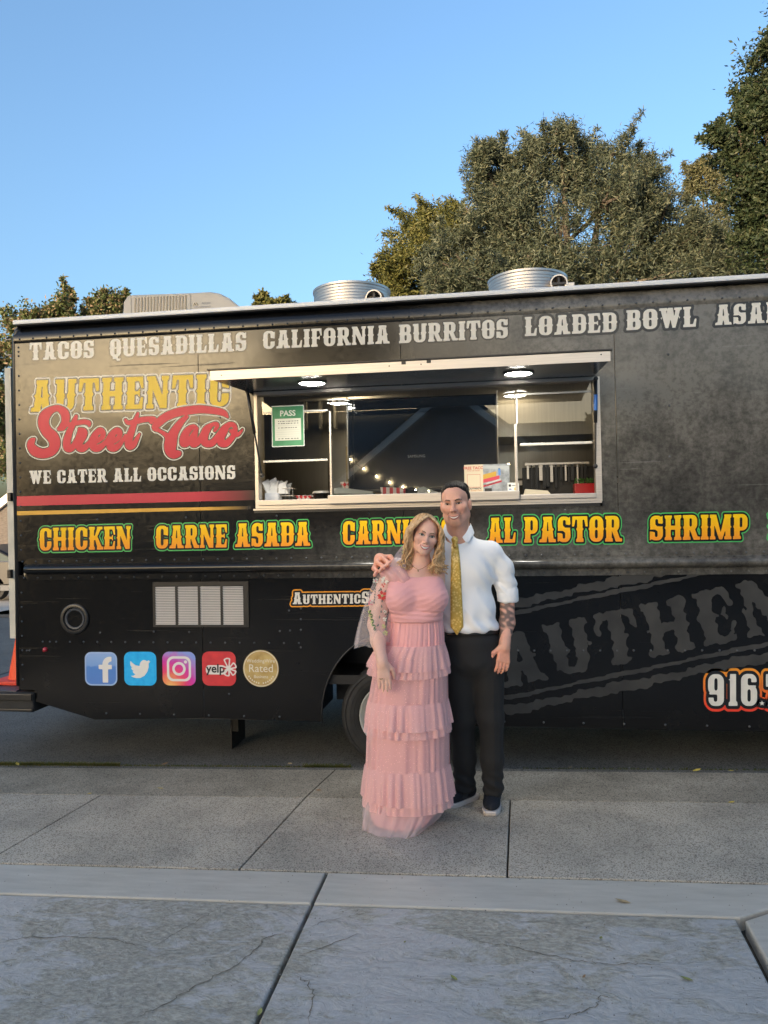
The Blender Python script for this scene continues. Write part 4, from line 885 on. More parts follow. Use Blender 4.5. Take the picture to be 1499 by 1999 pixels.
def lettering(text, BL, BR, TL, mat, outl=(), label=None, small=None, gap=.06, yo=0.0, res=30, space=.38):
    """outl: (offset in cap heights, material) from inner to outer"""
    F, x0, y0, h, W = sdf_word(text, gap, space, pad=max([o_[0] for o_ in outl], default=.05)+.08, res=res, small=small)
    fn = frame3(BL, BR, TL, W, yo); n = len(outl)
    o = fill_mesh('lettering', loops(F, x0, y0, h, 0.0), lambda X, Y: fn(X, Y, n+1), mat, truck)
    if label: o['label'] = label
    for k, (off, m_) in enumerate(outl):
        fill_mesh('letter_outline', loops(F, x0, y0, h, off), lambda X, Y: fn(X, Y, n-k), m_, o)
    return o
def grad_mat(name, stops, z0, z1, axis='Z', rough=.3, mottle=0.0):
    m = bpy.data.materials.new(name); m.use_nodes = True; t = m.node_tree; b = t.nodes['Principled BSDF']; L = t.links.new
    tc = N(t, 'ShaderNodeTexCoord'); s_ = N(t, 'ShaderNodeSeparateXYZ'); L(tc.outputs['Object'], s_.inputs[0])
    q = N(t, 'ShaderNodeMapRange'); q.inputs[1].default_value = z0; q.inputs[2].default_value = z1; L(s_.outputs[axis], q.inputs[0]); src = q.outputs[0]
    if mottle:
        n = N(t, 'ShaderNodeTexNoise'); n.inputs['Scale'].default_value = 30; n.inputs['Detail'].default_value = 6; L(tc.outputs['Object'], n.inputs['Vector'])
        ma = N(t, 'ShaderNodeMath', operation='MULTIPLY_ADD'); ma.inputs[1].default_value = mottle; L(n.outputs[0], ma.inputs[0])
        sb = N(t, 'ShaderNodeMath', operation='SUBTRACT'); sb.inputs[1].default_value = mottle/2; L(src, sb.inputs[0]); L(sb.outputs[0], ma.inputs[2]); src = ma.outputs[0]
    r = N(t, 'ShaderNodeValToRGB')
    while len(r.color_ramp.elements) < len(stops): r.color_ramp.elements.new(.5)
    for e_, (p, c) in zip(r.color_ramp.elements, stops): e_.position = p; e_.color = (*c, 1)
    L(src, r.inputs[0]); L(r.outputs[0], b.inputs['Base Color']); b.inputs['Roughness'].default_value = rough; b.inputs['Specular IOR Level'].default_value = .25
    return m
M_CREAM = pm('cream_vinyl', (.68, .65, .58), .3, spec=.3, var=.05, vs=20)
M_KEY = pm('black_vinyl', (.010, .010, .011), .25)
M_YEL = grad_mat('yellow_vinyl', [(0, (.58, .30, .015)), (.6, (.72, .46, .02)), (1, (.74, .50, .04))], 2.1, 2.4)
M_FLAME = grad_mat('flame_vinyl', [(0, (.82, .26, .03)), (.45, (.86, .38, .012)), (1, (.88, .55, .008))], 1.405, 1.56)
M_GREEN = pm('green_vinyl', (.055, .42, .10), .3)
M_RED = grad_mat('red_vinyl', [(0, (.42, .008, .035)), (.4, (.56, .016, .05)), (1, (.60, .02, .055))], 1.93, 2.32)
M_ORNG = grad_mat('orange_vinyl', [(0, (.75, .06, .03)), (1, (.80, .32, .03))], .40, .66)
M_GHOST = pm('ghost_vinyl', (.026, .025, .024), .35, col2=(.052, .050, .046), vs=7, detail=8)
soft = [(.075, M_KEY)]
lettering('TACOS', (57.5, 703.5), (184, 698.5), (57.5, 669.5), M_CREAM, soft, 'cream lettering TACOS under the roof')
lettering('QUESADILLAS', (214, 697.5), (481.5, 684.5), (214, 662), M_CREAM, soft, 'cream lettering QUESADILLAS under the roof')
lettering('CALIFORNIA', (513, 681.5), (761, 670.3), (513, 646.5), M_CREAM, (), 'cream lettering CALIFORNIA under the roof')
lettering('BURRITOS', (778.5, 670.3), (992, 659.5), (778.5, 634), M_CREAM, soft, 'cream lettering BURRITOS under the roof')
lettering('LOADED', (1024, 656.5), (1204, 647.5), (1024, 619), M_CREAM, [(.13, M_KEY)], 'cream lettering LOADED with black outline')
lettering('BOWL', (1222, 645), (1360, 637.5), (1222, 606), M_CREAM, [(.13, M_KEY)], 'cream lettering BOWL with black outline')
lettering('ASADA', (1395.5, 635), (1560, 627), (1395.5, 595.5), M_CREAM, [(.13, M_KEY)], 'cream lettering ASADA cut by the picture edge')
lettering('AUTHENTIC', (60, 804), (447, 793), (62, 743), M_YEL, [(.045, M_KEY), (.085, M_CREAM)], 'large yellow arched lettering above the red script', gap=.10)
lettering('WE CATER ALL OCCASIONS', (57.5, 945), (460, 935), (57, 919), M_CREAM, (), 'cream lettering WE CATER ALL OCCASIONS')
fl = [(.075, M_KEY), (.122, M_GREEN)]
for tx, BL, BR, TL in (('CHICKEN', (77, 1075), (256, 1071.5), (77, 1031)), ('CARNE', (304, 1071), (444, 1068.5), (304, 1026.5)), ('ASADA', (459, 1068), (606, 1065.2), (459, 1022)), ('CARNITAS', (668.5, 1063.3), (884, 1059), (668.5, 1017.5)),
                       ('AL', (951.5, 1060), (1007, 1059), (951.5, 1011)), ('PASTOR', (1022.5, 1059), (1213, 1057), (1022.5, 1009.5)), ('SHRIMP', (1267.5, 1055), (1460, 1052), (1267.5, 1007)), ('L', (1503, 1051), (1540, 1050.4), (1503, 1004))):
    lettering(tx, BL, BR, TL, M_FLAME, fl, 'yellow orange lettering %s outlined in green' % tx, gap=.05)
lettering('AUTHENTICSTREET', (571, 1179.5), (795, 1177), (571, 1156.5), M_CREAM, [(.16, M_KEY), (.26, M_ORNG)], 'small cream web address lettering with orange outline', small=((0, 9), .80), yo=.002)
lettering('916', (1381, 1378), (1479, 1378), (1381, 1316), M_CREAM, [(.10, M_KEY), (.18, M_ORNG)], 'white telephone number 916 with orange outline', yo=.002, gap=.08)
lettering('7', (1494, 1378), (1526, 1378), (1494, 1316), M_CREAM, [(.10, M_KEY), (.18, M_ORNG)], 'white digit at the picture edge', yo=.002)
# star between the number groups
st = [(math.sin(k*math.pi/5)*(1 if k % 2 == 0 else .42), math.cos(k*math.pi/5)*(1 if k % 2 == 0 else .42)) for k in range(10)]
cx_, cz_ = tp(1487.5, 1373)
o = MB().add([(cx_+p[0]*.016, .002-.0021, cz_+p[1]*.016) for p in st], [tuple(range(9, -1, -1))]).build('star_mark', M_CREAM, truck)
MB().lathe([(.030, 0), (.0005, 0)], 20, (cx_, .002-.0014, cz_), 'y').build('star_disc', M_KEY, o)
MB().lathe([(.038, 0), (.0005, 0)], 20, (cx_, .002-.0007, cz_), 'y').build('star_disc', M_ORNG, o)
# big ghosted stencil word and its double rules, running up to the cab; worn away in patches
def ghost(fld, fn, lab):
    F, x0, y0, h = fld; yy, xx = np.mgrid[0:F.shape[0], 0:F.shape[1]]
    nz = sum(np.sin(xx*a+yy*b_+c)*s for a, b_, c, s in ((.9, .5, 1, .012), (-.6, 1.1, 2, .012), (1.7, -.8, 4, .008), (.35, .22, 5, .014), (2.3, 2.1, 0, .006)))
    o = fill_mesh('ghost_lettering', loops(F+nz, x0, y0, h, -.005), lambda X, Y: fn(X, Y, 1), M_GHOST, truck); o['label'] = lab
F, x0, y0, h, W = sdf_word('AUTHENTIC', gap=.10, pad=.1)
A0 = (982, 1344); dxp, dyp = 830.0, -172.0
fng = frame3(A0, (A0[0]+dxp, A0[1]+dyp), (A0[0]-21, A0[1]-101), W, .002)
ghost((F, x0, y0, h), fng, 'huge faded grey stencil word slanting up the skirt')
u_ = (1, dyp/dxp)
for off, th_ in ((-170, 17), (-147, 8), (16, 8), (36, 18)):
    p0 = (985, A0[1]+off+(985-A0[0])*u_[1]); p1 = (1640, A0[1]+off+(1640-A0[0])*u_[1])
    X, Y = np.meshgrid(np.arange(-.3, 26, .14), np.arange(-.4, 1.5, .14)); Fs = seg_sd(X, Y, bx4(0, 0, 25.5, 1))
    fs_ = frame3((p0[0], p0[1]+th_), (p1[0], p1[1]+th_), p0, 25.5, .002)
    nz = sum(np.sin(X*a+Y*b_+c)*s for a, b_, c, s in ((2.1, 3.5, 1, .12), (5.3, 2.1, 2, .08), (.7, 1.1, 4, .12), (9.1, 6.2, 0, .06)))
    o = fill_mesh('ghost_rule', loops(Fs+nz, -.3, -.4, .14, -.02), lambda X_, Y_: fs_(X_, Y_, 1), M_GHOST, truck)
# red and gold stripes fading out to the right
def stripe(name, pts, c, xfade):
    m = bpy.data.materials.new(name); m.use_nodes = True; t = m.node_tree; b = t.nodes['Principled BSDF']; L = t.links.new
    tc = N(t, 'ShaderNodeTexCoord'); s_ = N(t, 'ShaderNodeSeparateXYZ'); L(tc.outputs['Object'], s_.inputs[0])
    q = N(t, 'ShaderNodeMapRange'); q.inputs[1].default_value = xfade[0]; q.inputs[2].default_value = xfade[1]; L(s_.outputs['X'], q.inputs[0])
    mx = N(t, 'ShaderNodeMix', data_type='RGBA'); L(q.outputs[0], mx.inputs['Factor']); mx.inputs['A'].default_value = (*c, 1); mx.inputs['B'].default_value = (.0085, .009, .0105, 1); L(mx.outputs['Result'], b.inputs['Base Color']); b.inputs['Roughness'].default_value = .25
    P = [tp(*p) for p in pts]; MB().add([(x, YP, z) for x, z in P], [(0, 1, 2, 3)]).build('stripe', m, truck)
stripe('red_stripe', [(31, 988), (500, 976), (500, 957), (31, 969)], (.50, .012, .045), (tp(380, 970)[0], tp(500, 970)[0]))
stripe('gold_stripe', [(32, 1006), (490, 994), (490, 988), (32, 998)], (.66, .36, .05), (tp(400, 990)[0], tp(485, 990)[0]))
# red brush script, drawn as strokes of changing width (coordinates from the sign's own layout)
def strokes_field(strk, x0, x1, y0, y1, h):
    X, Y = np.meshgrid(np.arange(x0, x1, h), np.arange(y0, y1, h)); F = np.full(X.shape, 99.0)
    for S_ in strk:
        P = np.array(S_, float); n = len(P); q = []
        for i in range(n-1):                       # Catmull-Rom through the points
            p0, p1, p2, p3 = P[max(i-1, 0)], P[i], P[i+1], P[min(i+2, n-1)]
            for t_ in np.linspace(0, 1, 9)[:-1]: q.append(.5*((2*p1)+(p2-p0)*t_+(2*p0-5*p1+4*p2-p3)*t_*t_+(3*p1-p0-3*p2+p3)*t_**3))
        q.append(P[-1])
        for a, b_ in zip(q[:-1], q[1:]):
            ex, ey = b_[0]-a[0], b_[1]-a[1]; t_ = np.clip(((X-a[0])*ex+(Y-a[1])*ey)/(ex*ex+ey*ey+1e-9), 0, 1)
            F = np.minimum(F, np.hypot(X-a[0]-ex*t_, Y-a[1]-ey*t_)-(a[2]+(b_[2]-a[2])*t_))
    return F
Z1 = lambda L_: [(40+x/5.996, 780+y/5.996, r/5.996) for x, y, r in L_]
Z2 = lambda L_: [(260+x/6.517, 780+y/6.517, r/6.517) for x, y, r in L_]
strk = [Z1([(455, 345, 22), (495, 320, 40), (530, 250, 45), (520, 160, 50), (450, 105, 36), (370, 120, 40), (290, 190, 60), (272, 280, 62), (310, 370, 62), (380, 440, 68), (405, 520, 62), (370, 600, 55), (270, 632, 55), (175, 605, 58), (125, 540, 44), (135, 490, 36), (165, 462, 14)]),
        Z1([(655, 195, 18), (630, 260, 30), (580, 370, 36), (545, 490, 44), (555, 570, 42), (610, 560, 36), (660, 470, 24), (700, 360, 24)]),
        Z1([(540, 300, 22), (640, 280, 26), (740, 262, 28), (800, 275, 28), (808, 305, 14)]),
        Z1([(690, 345, 16), (745, 370, 34), (745, 420, 36), (700, 500, 36), (690, 560, 42), (740, 570, 40), (810, 510, 28), (870, 420, 34), (930, 365, 36), (968, 385, 30), (960, 440, 30), (900, 492, 24)]),
        Z1([(880, 420, 36), (855, 500, 42), (860, 560, 42), (920, 565, 40), (1000, 500, 28), (1070, 410, 34), (1130, 365, 36), (1165, 385, 30), (1155, 440, 30), (1100, 492, 24)]),
        Z1([(1080, 420, 36), (1055, 500, 42), (1060, 560, 42), (1120, 562, 38), (1190, 490, 24), (1230, 420, 16)]),
        Z1([(1375, 165, 16), (1350, 240, 28), (1310, 350, 36), (1270, 470, 44), (1275, 545, 42), (1325, 530, 34), (1370, 450, 22), (1395, 405, 12)]),
        Z1([(1232, 240, 16), (1262, 272, 24), (1340, 262, 30), (1440, 235, 32), (1560, 230, 30)])+Z2([(190, 255, 34), (228, 275, 26), (235, 300, 14)])[1:],
        Z2([(1205, 225, 12), (1150, 170, 38), (1020, 140, 44), (850, 125, 50), (700, 140, 52), (560, 165, 52), (420, 220, 52), (320, 300, 50), (280, 360, 38), (340, 400, 22), (430, 460, 34), (480, 540, 72)]),
        Z2([(680, 220, 26), (600, 300, 42), (520, 420, 56), (480, 540, 76), (475, 640, 72), (510, 695, 56), (570, 690, 42), (600, 675, 14)]),
        Z2([(810, 370, 22), (770, 345, 28), (700, 390, 42), (650, 480, 50), (640, 560, 42), (690, 560, 34), (740, 480, 28), (800, 390, 24), (775, 480, 42), (765, 560, 46), (820, 545, 40), (880, 450, 30), (930, 370, 36), (1010, 320, 26), (1060, 310, 24), (1070, 340, 26), (1040, 395, 18)]),
        Z2([(990, 330, 26), (920, 420, 48), (900, 500, 52), (930, 560, 44), (1010, 550, 42), (1090, 450, 32), (1160, 370, 40), (1230, 320, 34), (1285, 330, 30), (1300, 390, 30), (1280, 420, 40), (1330, 445, 26), (1380, 400, 14), (1392, 378, 8)]),
        Z2([(1170, 380, 44), (1120, 480, 46), (1120, 550, 46), (1180, 560, 44), (1250, 500, 34), (1290, 430, 30), (1250, 400, 26)])]
Fs = strokes_field(strk, 38, 488, 778, 912, .9)
mapp = lambda k: (lambda X, Y: (tp(X, Y)[0], YP*k, tp(X, Y)[1]))
so_ = fill_mesh('script_lettering', loops(Fs, 38, 778, .9, 0), mapp(6), M_RED, truck); so_['label'] = 'large red brush script across the rear side panel'
fill_mesh('letter_outline', loops(Fs, 38, 778, .9, 1.9), mapp(5), M_KEY, so_); fill_mesh('letter_outline', loops(Fs, 38, 778, .9, 3.7), mapp(4), M_CREAM, so_)
# badges along the skirt
YB = .002
def badge(px0, py0, px1, py1, mat, name, label):
    a, c = tp(px0, py1), tp(px1, py0); r = (c[0]-a[0])*.2
    X, Y = np.meshgrid(np.linspace(-.1, 1.1, 60), np.linspace(-.1, 1.1, 60)); F = seg_sd(X, Y, rr(0, 0, 1, 1, .2, .2))
    fn = lambda k: (lambda X_, Y_: (a[0]+(c[0]-a[0])*X_, YB+YP*k, a[1]+(c[1]-a[1])*Y_))
    o = fill_mesh(name, loops(F, -.1, -.1, 1.2/59, 0), fn(1), mat, truck); o['label'] = label
    return o, fn, X, Y
M_BW = pm('badge_white', (.72, .70, .66), .3)
zb0, zb1 = tp(200, 1338)[1], tp(200, 1273)[1]
gl = lambda F: loops(F, -.1, -.1, 1.2/59, 0)
o, fn, X, Y = badge(166, 1273, 228, 1338, grad_mat('blue_badge', [(0, (.10, .22, .56)), (.55, (.09, .23, .58)), (.6, (.20, .35, .66)), (1, (.28, .42, .70))], zb0, zb1, mottle=.15), 'badge', 'blue square badge with a white letter f')
fill_mesh('badge_rim', gl(np.maximum(seg_sd(X, Y, rr(0, 0, 1, 1, .2, .2)), -seg_sd(X, Y, rr(.04, .04, .96, .96, .17, .17)))), fn(2), pm('badge_rim', (.35, .48, .72), .3), o)
F = seg_sd(X, Y, bx4(.55, .09, .72, .6)); F = np.minimum(F, seg_sd(X, Y, bx4(.43, .49, .84, .62))); F = np.minimum(F, np.maximum(seg_sd(X, Y, rr(.55, .4, 1.2, .86, .22, .22)), np.maximum(-seg_sd(X, Y, rr(.72, .3, 1.3, .72, .1, .1)), X-.83)))
fill_mesh('badge_mark', gl(F), fn(3), M_BW, o)
o, fn, X, Y = badge(242.5, 1272.5, 304.5, 1338, pm('sky_badge', (.0, .36, .80), .3, col2=(.02, .47, .88), vs=30), 'badge', 'sky blue square badge with a white bird mark')
bird = [(.20, .735), (.27, .66), (.36, .60), (.49, .575), (.49, .64), (.53, .71), (.59, .755), (.66, .755), (.71, .72), (.76, .745), (.80, .765), (.785, .735), (.765, .715), (.80, .72), (.83, .735), (.80, .69), (.765, .66), (.765, .55), (.72, .41), (.63, .29), (.50, .225), (.38, .22), (.27, .245), (.19, .285), (.29, .29), (.36, .335), (.30, .36), (.255, .42), (.31, .425), (.25, .46), (.21, .53), (.26, .525), (.205, .585), (.19, .65)]
fill_mesh('badge_mark', gl(seg_sd(X, Y, bird)), fn(2), M_BW, o)
def insta_mat():
    m = bpy.data.materials.new('rainbow_badge'); m.use_nodes = True; t = m.node_tree; b = t.nodes['Principled BSDF']; L = t.links.new
    tc = N(t, 'ShaderNodeTexCoord'); a, c = tp(317, 1338), tp(381, 1272); ds = N(t, 'ShaderNodeVectorMath', operation='DISTANCE'); ds.inputs[1].default_value = (a[0]+.05, YB, a[1]-.01); L(tc.outputs['Object'], ds.inputs[0])
    n = N(t, 'ShaderNodeTexNoise'); n.inputs['Scale'].default_value = 22; n.inputs['Detail'].default_value = 6; L(tc.outputs['Object'], n.inputs['Vector'])
    q = N(t, 'ShaderNodeMapRange'); q.inputs[1].default_value = 0; q.inputs[2].default_value = .26; L(ds.outputs['Value'], q.inputs[0])
    ma = N(t, 'ShaderNodeMath', operation='MULTIPLY_ADD'); ma.inputs[1].default_value = .3; L(n.outputs[0], ma.inputs[0]); sb = N(t, 'ShaderNodeMath', operation='SUBTRACT'); sb.inputs[1].default_value = .15; L(q.outputs[0], sb.inputs[0]); L(sb.outputs[0], ma.inputs[2])
    r = N(t, 'ShaderNodeValToRGB')
    for p, cc in ((.25, (.82, .25, .10)), (.42, (.78, .05, .15)), (.66, (.62, .03, .36)), (.85, (.40, .20, .55))): e_ = r.color_ramp.elements.new(p); e_.color = (*cc, 1)
    r.color_ramp.elements[0].color = (.86, .50, .16, 1); r.color_ramp.elements[-1].color = (.22, .32, .70, 1); L(ma.outputs[0], r.inputs[0]); L(r.outputs[0], b.inputs['Base Color']); b.inputs['Roughness'].default_value = .3
    return m
o, fn, X, Y = badge(317.5, 1272.5, 381, 1338, insta_mat(), 'badge', 'pink and orange square badge with a white camera outline')
F = np.maximum(seg_sd(X, Y, rr(.135, .125, .865, .865, .19, .19)), -seg_sd(X, Y, rr(.205, .195, .795, .795, .14, .14)))
F = np.minimum(F, np.abs(np.hypot(X-.5, Y-.495)-.165)-.038); F = np.minimum(F, np.hypot(X-.70, Y-.70)-.048)
fill_mesh('badge_mark', gl(F), fn(2), M_BW, o)
o, fn, X, Y = badge(395, 1272, 459.5, 1338.5, pm('crimson_badge', (.52, .028, .04), .3, col2=(.66, .045, .05), vs=16), 'badge', 'red square badge with a small word and burst mark')
def bfont(text, size, mat, parent, pos, name='lettering', shear=0.0, align='CENTER', ext=0.0, bold=0.0):
    cu = bpy.data.curves.new(name, 'FONT'); cu.body = text; cu.size = size; cu.align_x = align; cu.shear = shear; cu.offset = bold; cu.resolution_u = 3; cu.space_character = 1.0
    ob = bpy.data.objects.new(name, cu); COL.objects.link(ob); dg = bpy.context.evaluated_depsgraph_get(); me = bpy.data.meshes.new_from_object(ob.evaluated_get(dg)); bpy.data.objects.remove(ob); bpy.data.curves.remove(cu)
    me.transform(Matrix.Translation(Vector(pos)) @ Matrix.Rotation(math.pi/2, 4, 'X')); me.materials.clear()
    return link(name, me, mat, parent)
bs_ = (tp(459, 1300)[0]-tp(395, 1300)[0])
pc = fn(1)(.40, .34); F = np.full(X.shape, 9.)
petals = []
for ang, r0, r1, wd in ((100, .07, .27, .062), (30, .06, .20, .055), (-38, .06, .20, .055), (-108, .06, .18, .05), (178, .05, .17, .048)):
    a = rad(ang); c_, s_ = math.cos(a), math.sin(a); cx_, cy_ = .79, .50
    petals.append([(cx_+c_*r0*.8, cy_+s_*r0*.8), (cx_+c_*r1-s_*wd, cy_+s_*r1+c_*wd), (cx_+c_*r1*1.06, cy_+s_*r1*1.06), (cx_+c_*r1+s_*wd, cy_+s_*r1-c_*wd)])
for P in petals: F = np.minimum(F, seg_sd(X, Y, P))
F2 = np.minimum(F, seg_sd(X, Y, rr(.12, .33, .70, .56, .1, .1))-.0)
fill_mesh('badge_mark', gl(np.minimum(F-.038, seg_sd(X, Y, rr(.11, .33, .70, .60, .10, .10)))), fn(2), M_BW, o)
fill_mesh('badge_petals', gl(F), fn(3), pm('petal_red', (.45, .02, .035), .3), o)
bfont('yelp', bs_*.345, pm('badge_black', (.012, .012, .012), .3), o, (pc[0], YB+YP*3, pc[2]+.012), 'badge_word', bold=.002)
gx, gz_ = tp(509, 1305); gR = tp(544, 1305)[0]-gx
M_GOLD = pm('gold_badge', (.36, .23, .065), .32, col2=(.58, .43, .17), vs=14, detail=8)
o = MB().lathe([(gR, 0), (.0005, 0)], 48, (gx, YB+YP, gz_), 'y').build('badge', M_GOLD, truck); o['label'] = 'round gold badge with white writing'
M_GW = pm('badge_ivory', (.70, .66, .56), .35)
bfont('WeddingWire', gR*.275, M_GW, o, (gx, YB+YP*2, gz_+gR*.32), 'badge_word'); bfont('Rated', gR*.60, M_GW, o, (gx, YB+YP*2, gz_-gR*.19), 'badge_word'); bfont('Business', gR*.24, M_GW, o, (gx, YB+YP*2, gz_-gR*.52), 'badge_word')
MB().lathe([(gR*.97, 0), (gR*.93, 0)], 48, (gx, YB+YP*2, gz_), 'y').build('badge_rim', M_GW, o)
for k in range(-6, 7):
    if k: a = rad(-90+k*9.5); MB().box(gx+gR*.80*math.cos(a)-.004, gx+gR*.80*math.cos(a)+.004, YB+YP*2, YB+YP*1.9, gz_+gR*.80*math.sin(a)-.005, gz_+gR*.80*math.sin(a)+.005).build('badge_dot', M_GW, o)
# ---- air conditioner and roof vents
def on_roof(px, py, y): return on_y(px, py, y)
acy = .95
acu = empty('roof_air_conditioner', tuple(on_y(350, 612, acy)), 'beige roof air conditioner with slatted side', 'air conditioner')
M_ACP = pm('beige_plastic', (.46, .42, .36), .5, var=.05, vs=5)
ap_ = [(237, 616), (240, 590), (248, 577), (258, 575), (372, 571), (410, 569), (428, 572), (446, 581), (462, 594), (477, 606), (480, 616)]
pts = [on_y(px, py, acy) for px, py in ap_]; zmin = 3.05
poly = [(p.x, p.z) for p in pts]; poly[0] = (poly[0][0], zmin); poly[-1] = (poly[-1][0]+.05, zmin)
o = MB().prism(poly, acy, acy+.65).build('shroud', M_ACP, acu); fixn(o); q = o.modifiers.new('b', 'BEVEL'); q.width = .018; q.segments = 3; q.limit_method = 'ANGLE'; q.angle_limit = rad(50)
for k in range(17):
    a = on_y(262+k*6.15, 611, acy); c = on_y(263.3+k*6.15, 581.5-k*.30, acy)
    MB().prism([(a.x, a.z-.05), (a.x+.011, a.z-.05), (c.x+.011, c.z), (c.x, c.z)], acy-.004, acy-.0005).build('vent_slot', M_KEY, acu)
s1 = on_y(372, 571, acy); s0 = on_y(371, 616, acy); MB().box(s1.x-.004, s1.x+.001, acy-.004, acy-.0005, zmin, s1.z-.01).build('shroud_seam', pm('seam_grey', (.3, .28, .24), .6), acu)
s1 = on_y(256, 577, acy); MB().box(s1.x-.004, s1.x+.001, acy-.004, acy-.0005, zmin, s1.z-.01).build('shroud_seam', MATS['seam_grey'], acu)
q = on_y(382, 594, acy); s = .011
MB().prism([(q.x-2.1*s, q.z-1.1*s), (q.x-1.2*s, q.z-1.1*s), (q.x-.3*s, q.z+1.2*s), (q.x-1*s, q.z+1.2*s)], acy-.003, acy-.0005).prism([(q.x+2.1*s, q.z-1.1*s), (q.x+1.0*s, q.z+1.2*s), (q.x+.3*s, q.z+1.2*s), (q.x+1.2*s, q.z-1.1*s)], acy-.003, acy-.0005).lathe([(s*.55, -.003), (.0005, -.003)], 12, (q.x, acy, q.z-.3*s), 'y').build('maker_mark', M_KEY, acu)
q = on_y(402, 593, acy); bfont('Advent', .026, pm('ac_print', (.2, .2, .22), .5), acu, (q.x, acy-.002, q.z-.002), 'lettering', .25)
q = on_y(395, 601, acy); bfont('AIR COMMAND', .020, MATS['ac_print'], acu, (q.x, acy-.002, q.z), 'lettering', .2)
def roof_vent(pxl, pxr, pyt, lab, hood_px):
    y = .85; a = on_y(pxl, pyt+30, y); c = on_y(pxr, pyt+25, y); R_ = (c.x-a.x)/2; cx_ = (a.x+c.x)/2; zt = on_y((pxl+pxr)/2, pyt, y-R_*.2).z
    r = empty('roof_vent', (cx_, y, 3.06), lab, 'roof vent', 'round exhaust vents on the truck roof')
    MB().lathe([(R_*.97, 3.05), (R_*.97, zt-.02), (R_*1.0, zt-.015), (R_*1.0, zt), (R_*.96, zt), (R_*.95, zt-.06), (R_*.94, 3.07), (.001, 3.07)], 56, (cx_, y, 0), 'z').build('drum', M_ALU, r, smooth=35)
    for zz in np.arange(3.10, zt-.03, .022): MB().lathe([(R_*.972, zz), (R_*.978, zz+.003), (R_*.972, zz+.006)], 56, (cx_, y, 0), 'z').build('drum_ring', M_ALU, r)
    q = on_y(hood_px[0], hood_px[1], y-R_*.85); pr = .06
    MB().lathe([(pr*.82, .10), (pr*.85, -.05), (pr, -.05), (pr, .10)], 28, (q.x, q.y, q.z), 'y').build('outlet_pipe', M_ALU, r, smooth=35)
    MB().lathe([(pr*1.25, .02), (pr*1.25, .012), (pr*.98, .012)], 28, (q.x, q.y, q.z), 'y').build('outlet_flange', M_BLACK, r)
    MB().box(q.x-.008, q.x+.008, q.y-.03, q.y-.025, q.z-pr*.8, q.z+pr*.8).box(q.x-pr*.8, q.x+pr*.8, q.y-.036, q.y-.031, q.z-.008, q.z+.008).build('fan_guard', M_BLACK, r)
    MB().lathe([(pr*.8, .06), (.0005, .06)], 20, (q.x, q.y, q.z), 'y').build('fan_hub', M_BLACK, r)
    e_ = on_y(hood_px[0]+15, hood_px[1]+4, q.y); MB().box(e_.x-.01, e_.x+.055, q.y-.03, q.y+.05, e_.z-.06, e_.z+.022, .003).build('motor_box', M_ALU, r)
roof_vent(613, 762, 566, 'round silver roof vent nearer the air conditioner', (731, 585))
roof_vent(952, 1108, 543, 'round silver roof vent in front of the olive tree', (1090, 556))
# traffic cone on the bumper
tc0 = on_y(24, 1338, .35)
cone = empty('traffic_cone', (tc0.x, .35, bt[1]+.012), 'orange traffic cone standing on the rear bumper', 'traffic cone')
M_CONE = pm('cone_orange', (.80, .085, .02), .55, var=.06, vs=10)
b0 = bt[1]+.012; hC = .46; xo = on_y(46, 1300, .32).x; yo_ = .32
MB().box(xo-.165, xo+.165, yo_-.165, yo_+.165, b0, b0+.028, .008).build('base', pm('cone_base', (.72, .06, .03), .6), cone)
cp = lambda u: (.105-(.105-.022)*u, b0+.028+hC*u)
MB().lathe([cp(0), cp(.68)], 28, (xo, yo_, 0)).build('cone_body', M_CONE, cone, smooth=True)
MB().lathe([cp(.68), cp(.88)], 28, (xo, yo_, 0)).build('reflective_collar', pm('collar', (.62, .62, .58), .45), cone, smooth=True)
MB().lathe([cp(.88), cp(1.0), (.0005, b0+.028+hC)], 28, (xo, yo_, 0)).build('cone_tip', M_CONE, cone, smooth=True)
# ================================================================== THINGS AT THE WINDOW
def quad(name, px0, py0, px1, py1, y, mat, parent=None, **kw):
    a = on_y(px0, py1, y); c = on_y(px1, py0, y)
    return MB().add([(a.x, y, a.z), (c.x, y, a.z), (c.x, y, c.z), (a.x, y, c.z)], [(0, 1, 2, 3)]).build(name, mat, parent, **kw)
# dark television facing out behind the middle pane
yt = .16
ta = on_y(680, 962, yt); tb = on_y(969, 768, yt)
tv = empty('television', (0.5*(ta.x+tb.x), yt, ta.z), 'large dark television behind the middle pane of the serving window', 'television')
MB().box(ta.x, tb.x, yt, yt+.05, ta.z, tb.z, .006).build('housing', pm('tv_plastic', (.008, .008, .009), .3), tv)
MB().box(ta.x+.010, tb.x-.010, yt-.002, yt-.0005, ta.z+.022, tb.z-.010).build('screen', pm('tv_screen', (.004, .007, .013), .04, spec=1.0, coat=.5), tv)
q = on_y(813, 893, yt); bfont('SAMSUNG', .026, pm('tv_print', (.30, .32, .34), .5), tv, (q.x, yt-.0035, q.z), 'lettering')
q = on_y(826, 958, yt); MB().box(q.x-.02, q.x+.02, yt-.004, yt-.001, q.z-.003, q.z+.003).build('brand_plate', M_ALU, tv)
MB().box((ta.x+tb.x)/2-.15, (ta.x+tb.x)/2+.15, yt+.02, yt+.14, 1.64, ta.z+.004).build('stand', pm('tv_plastic2', (.01, .01, .01), .4), tv)
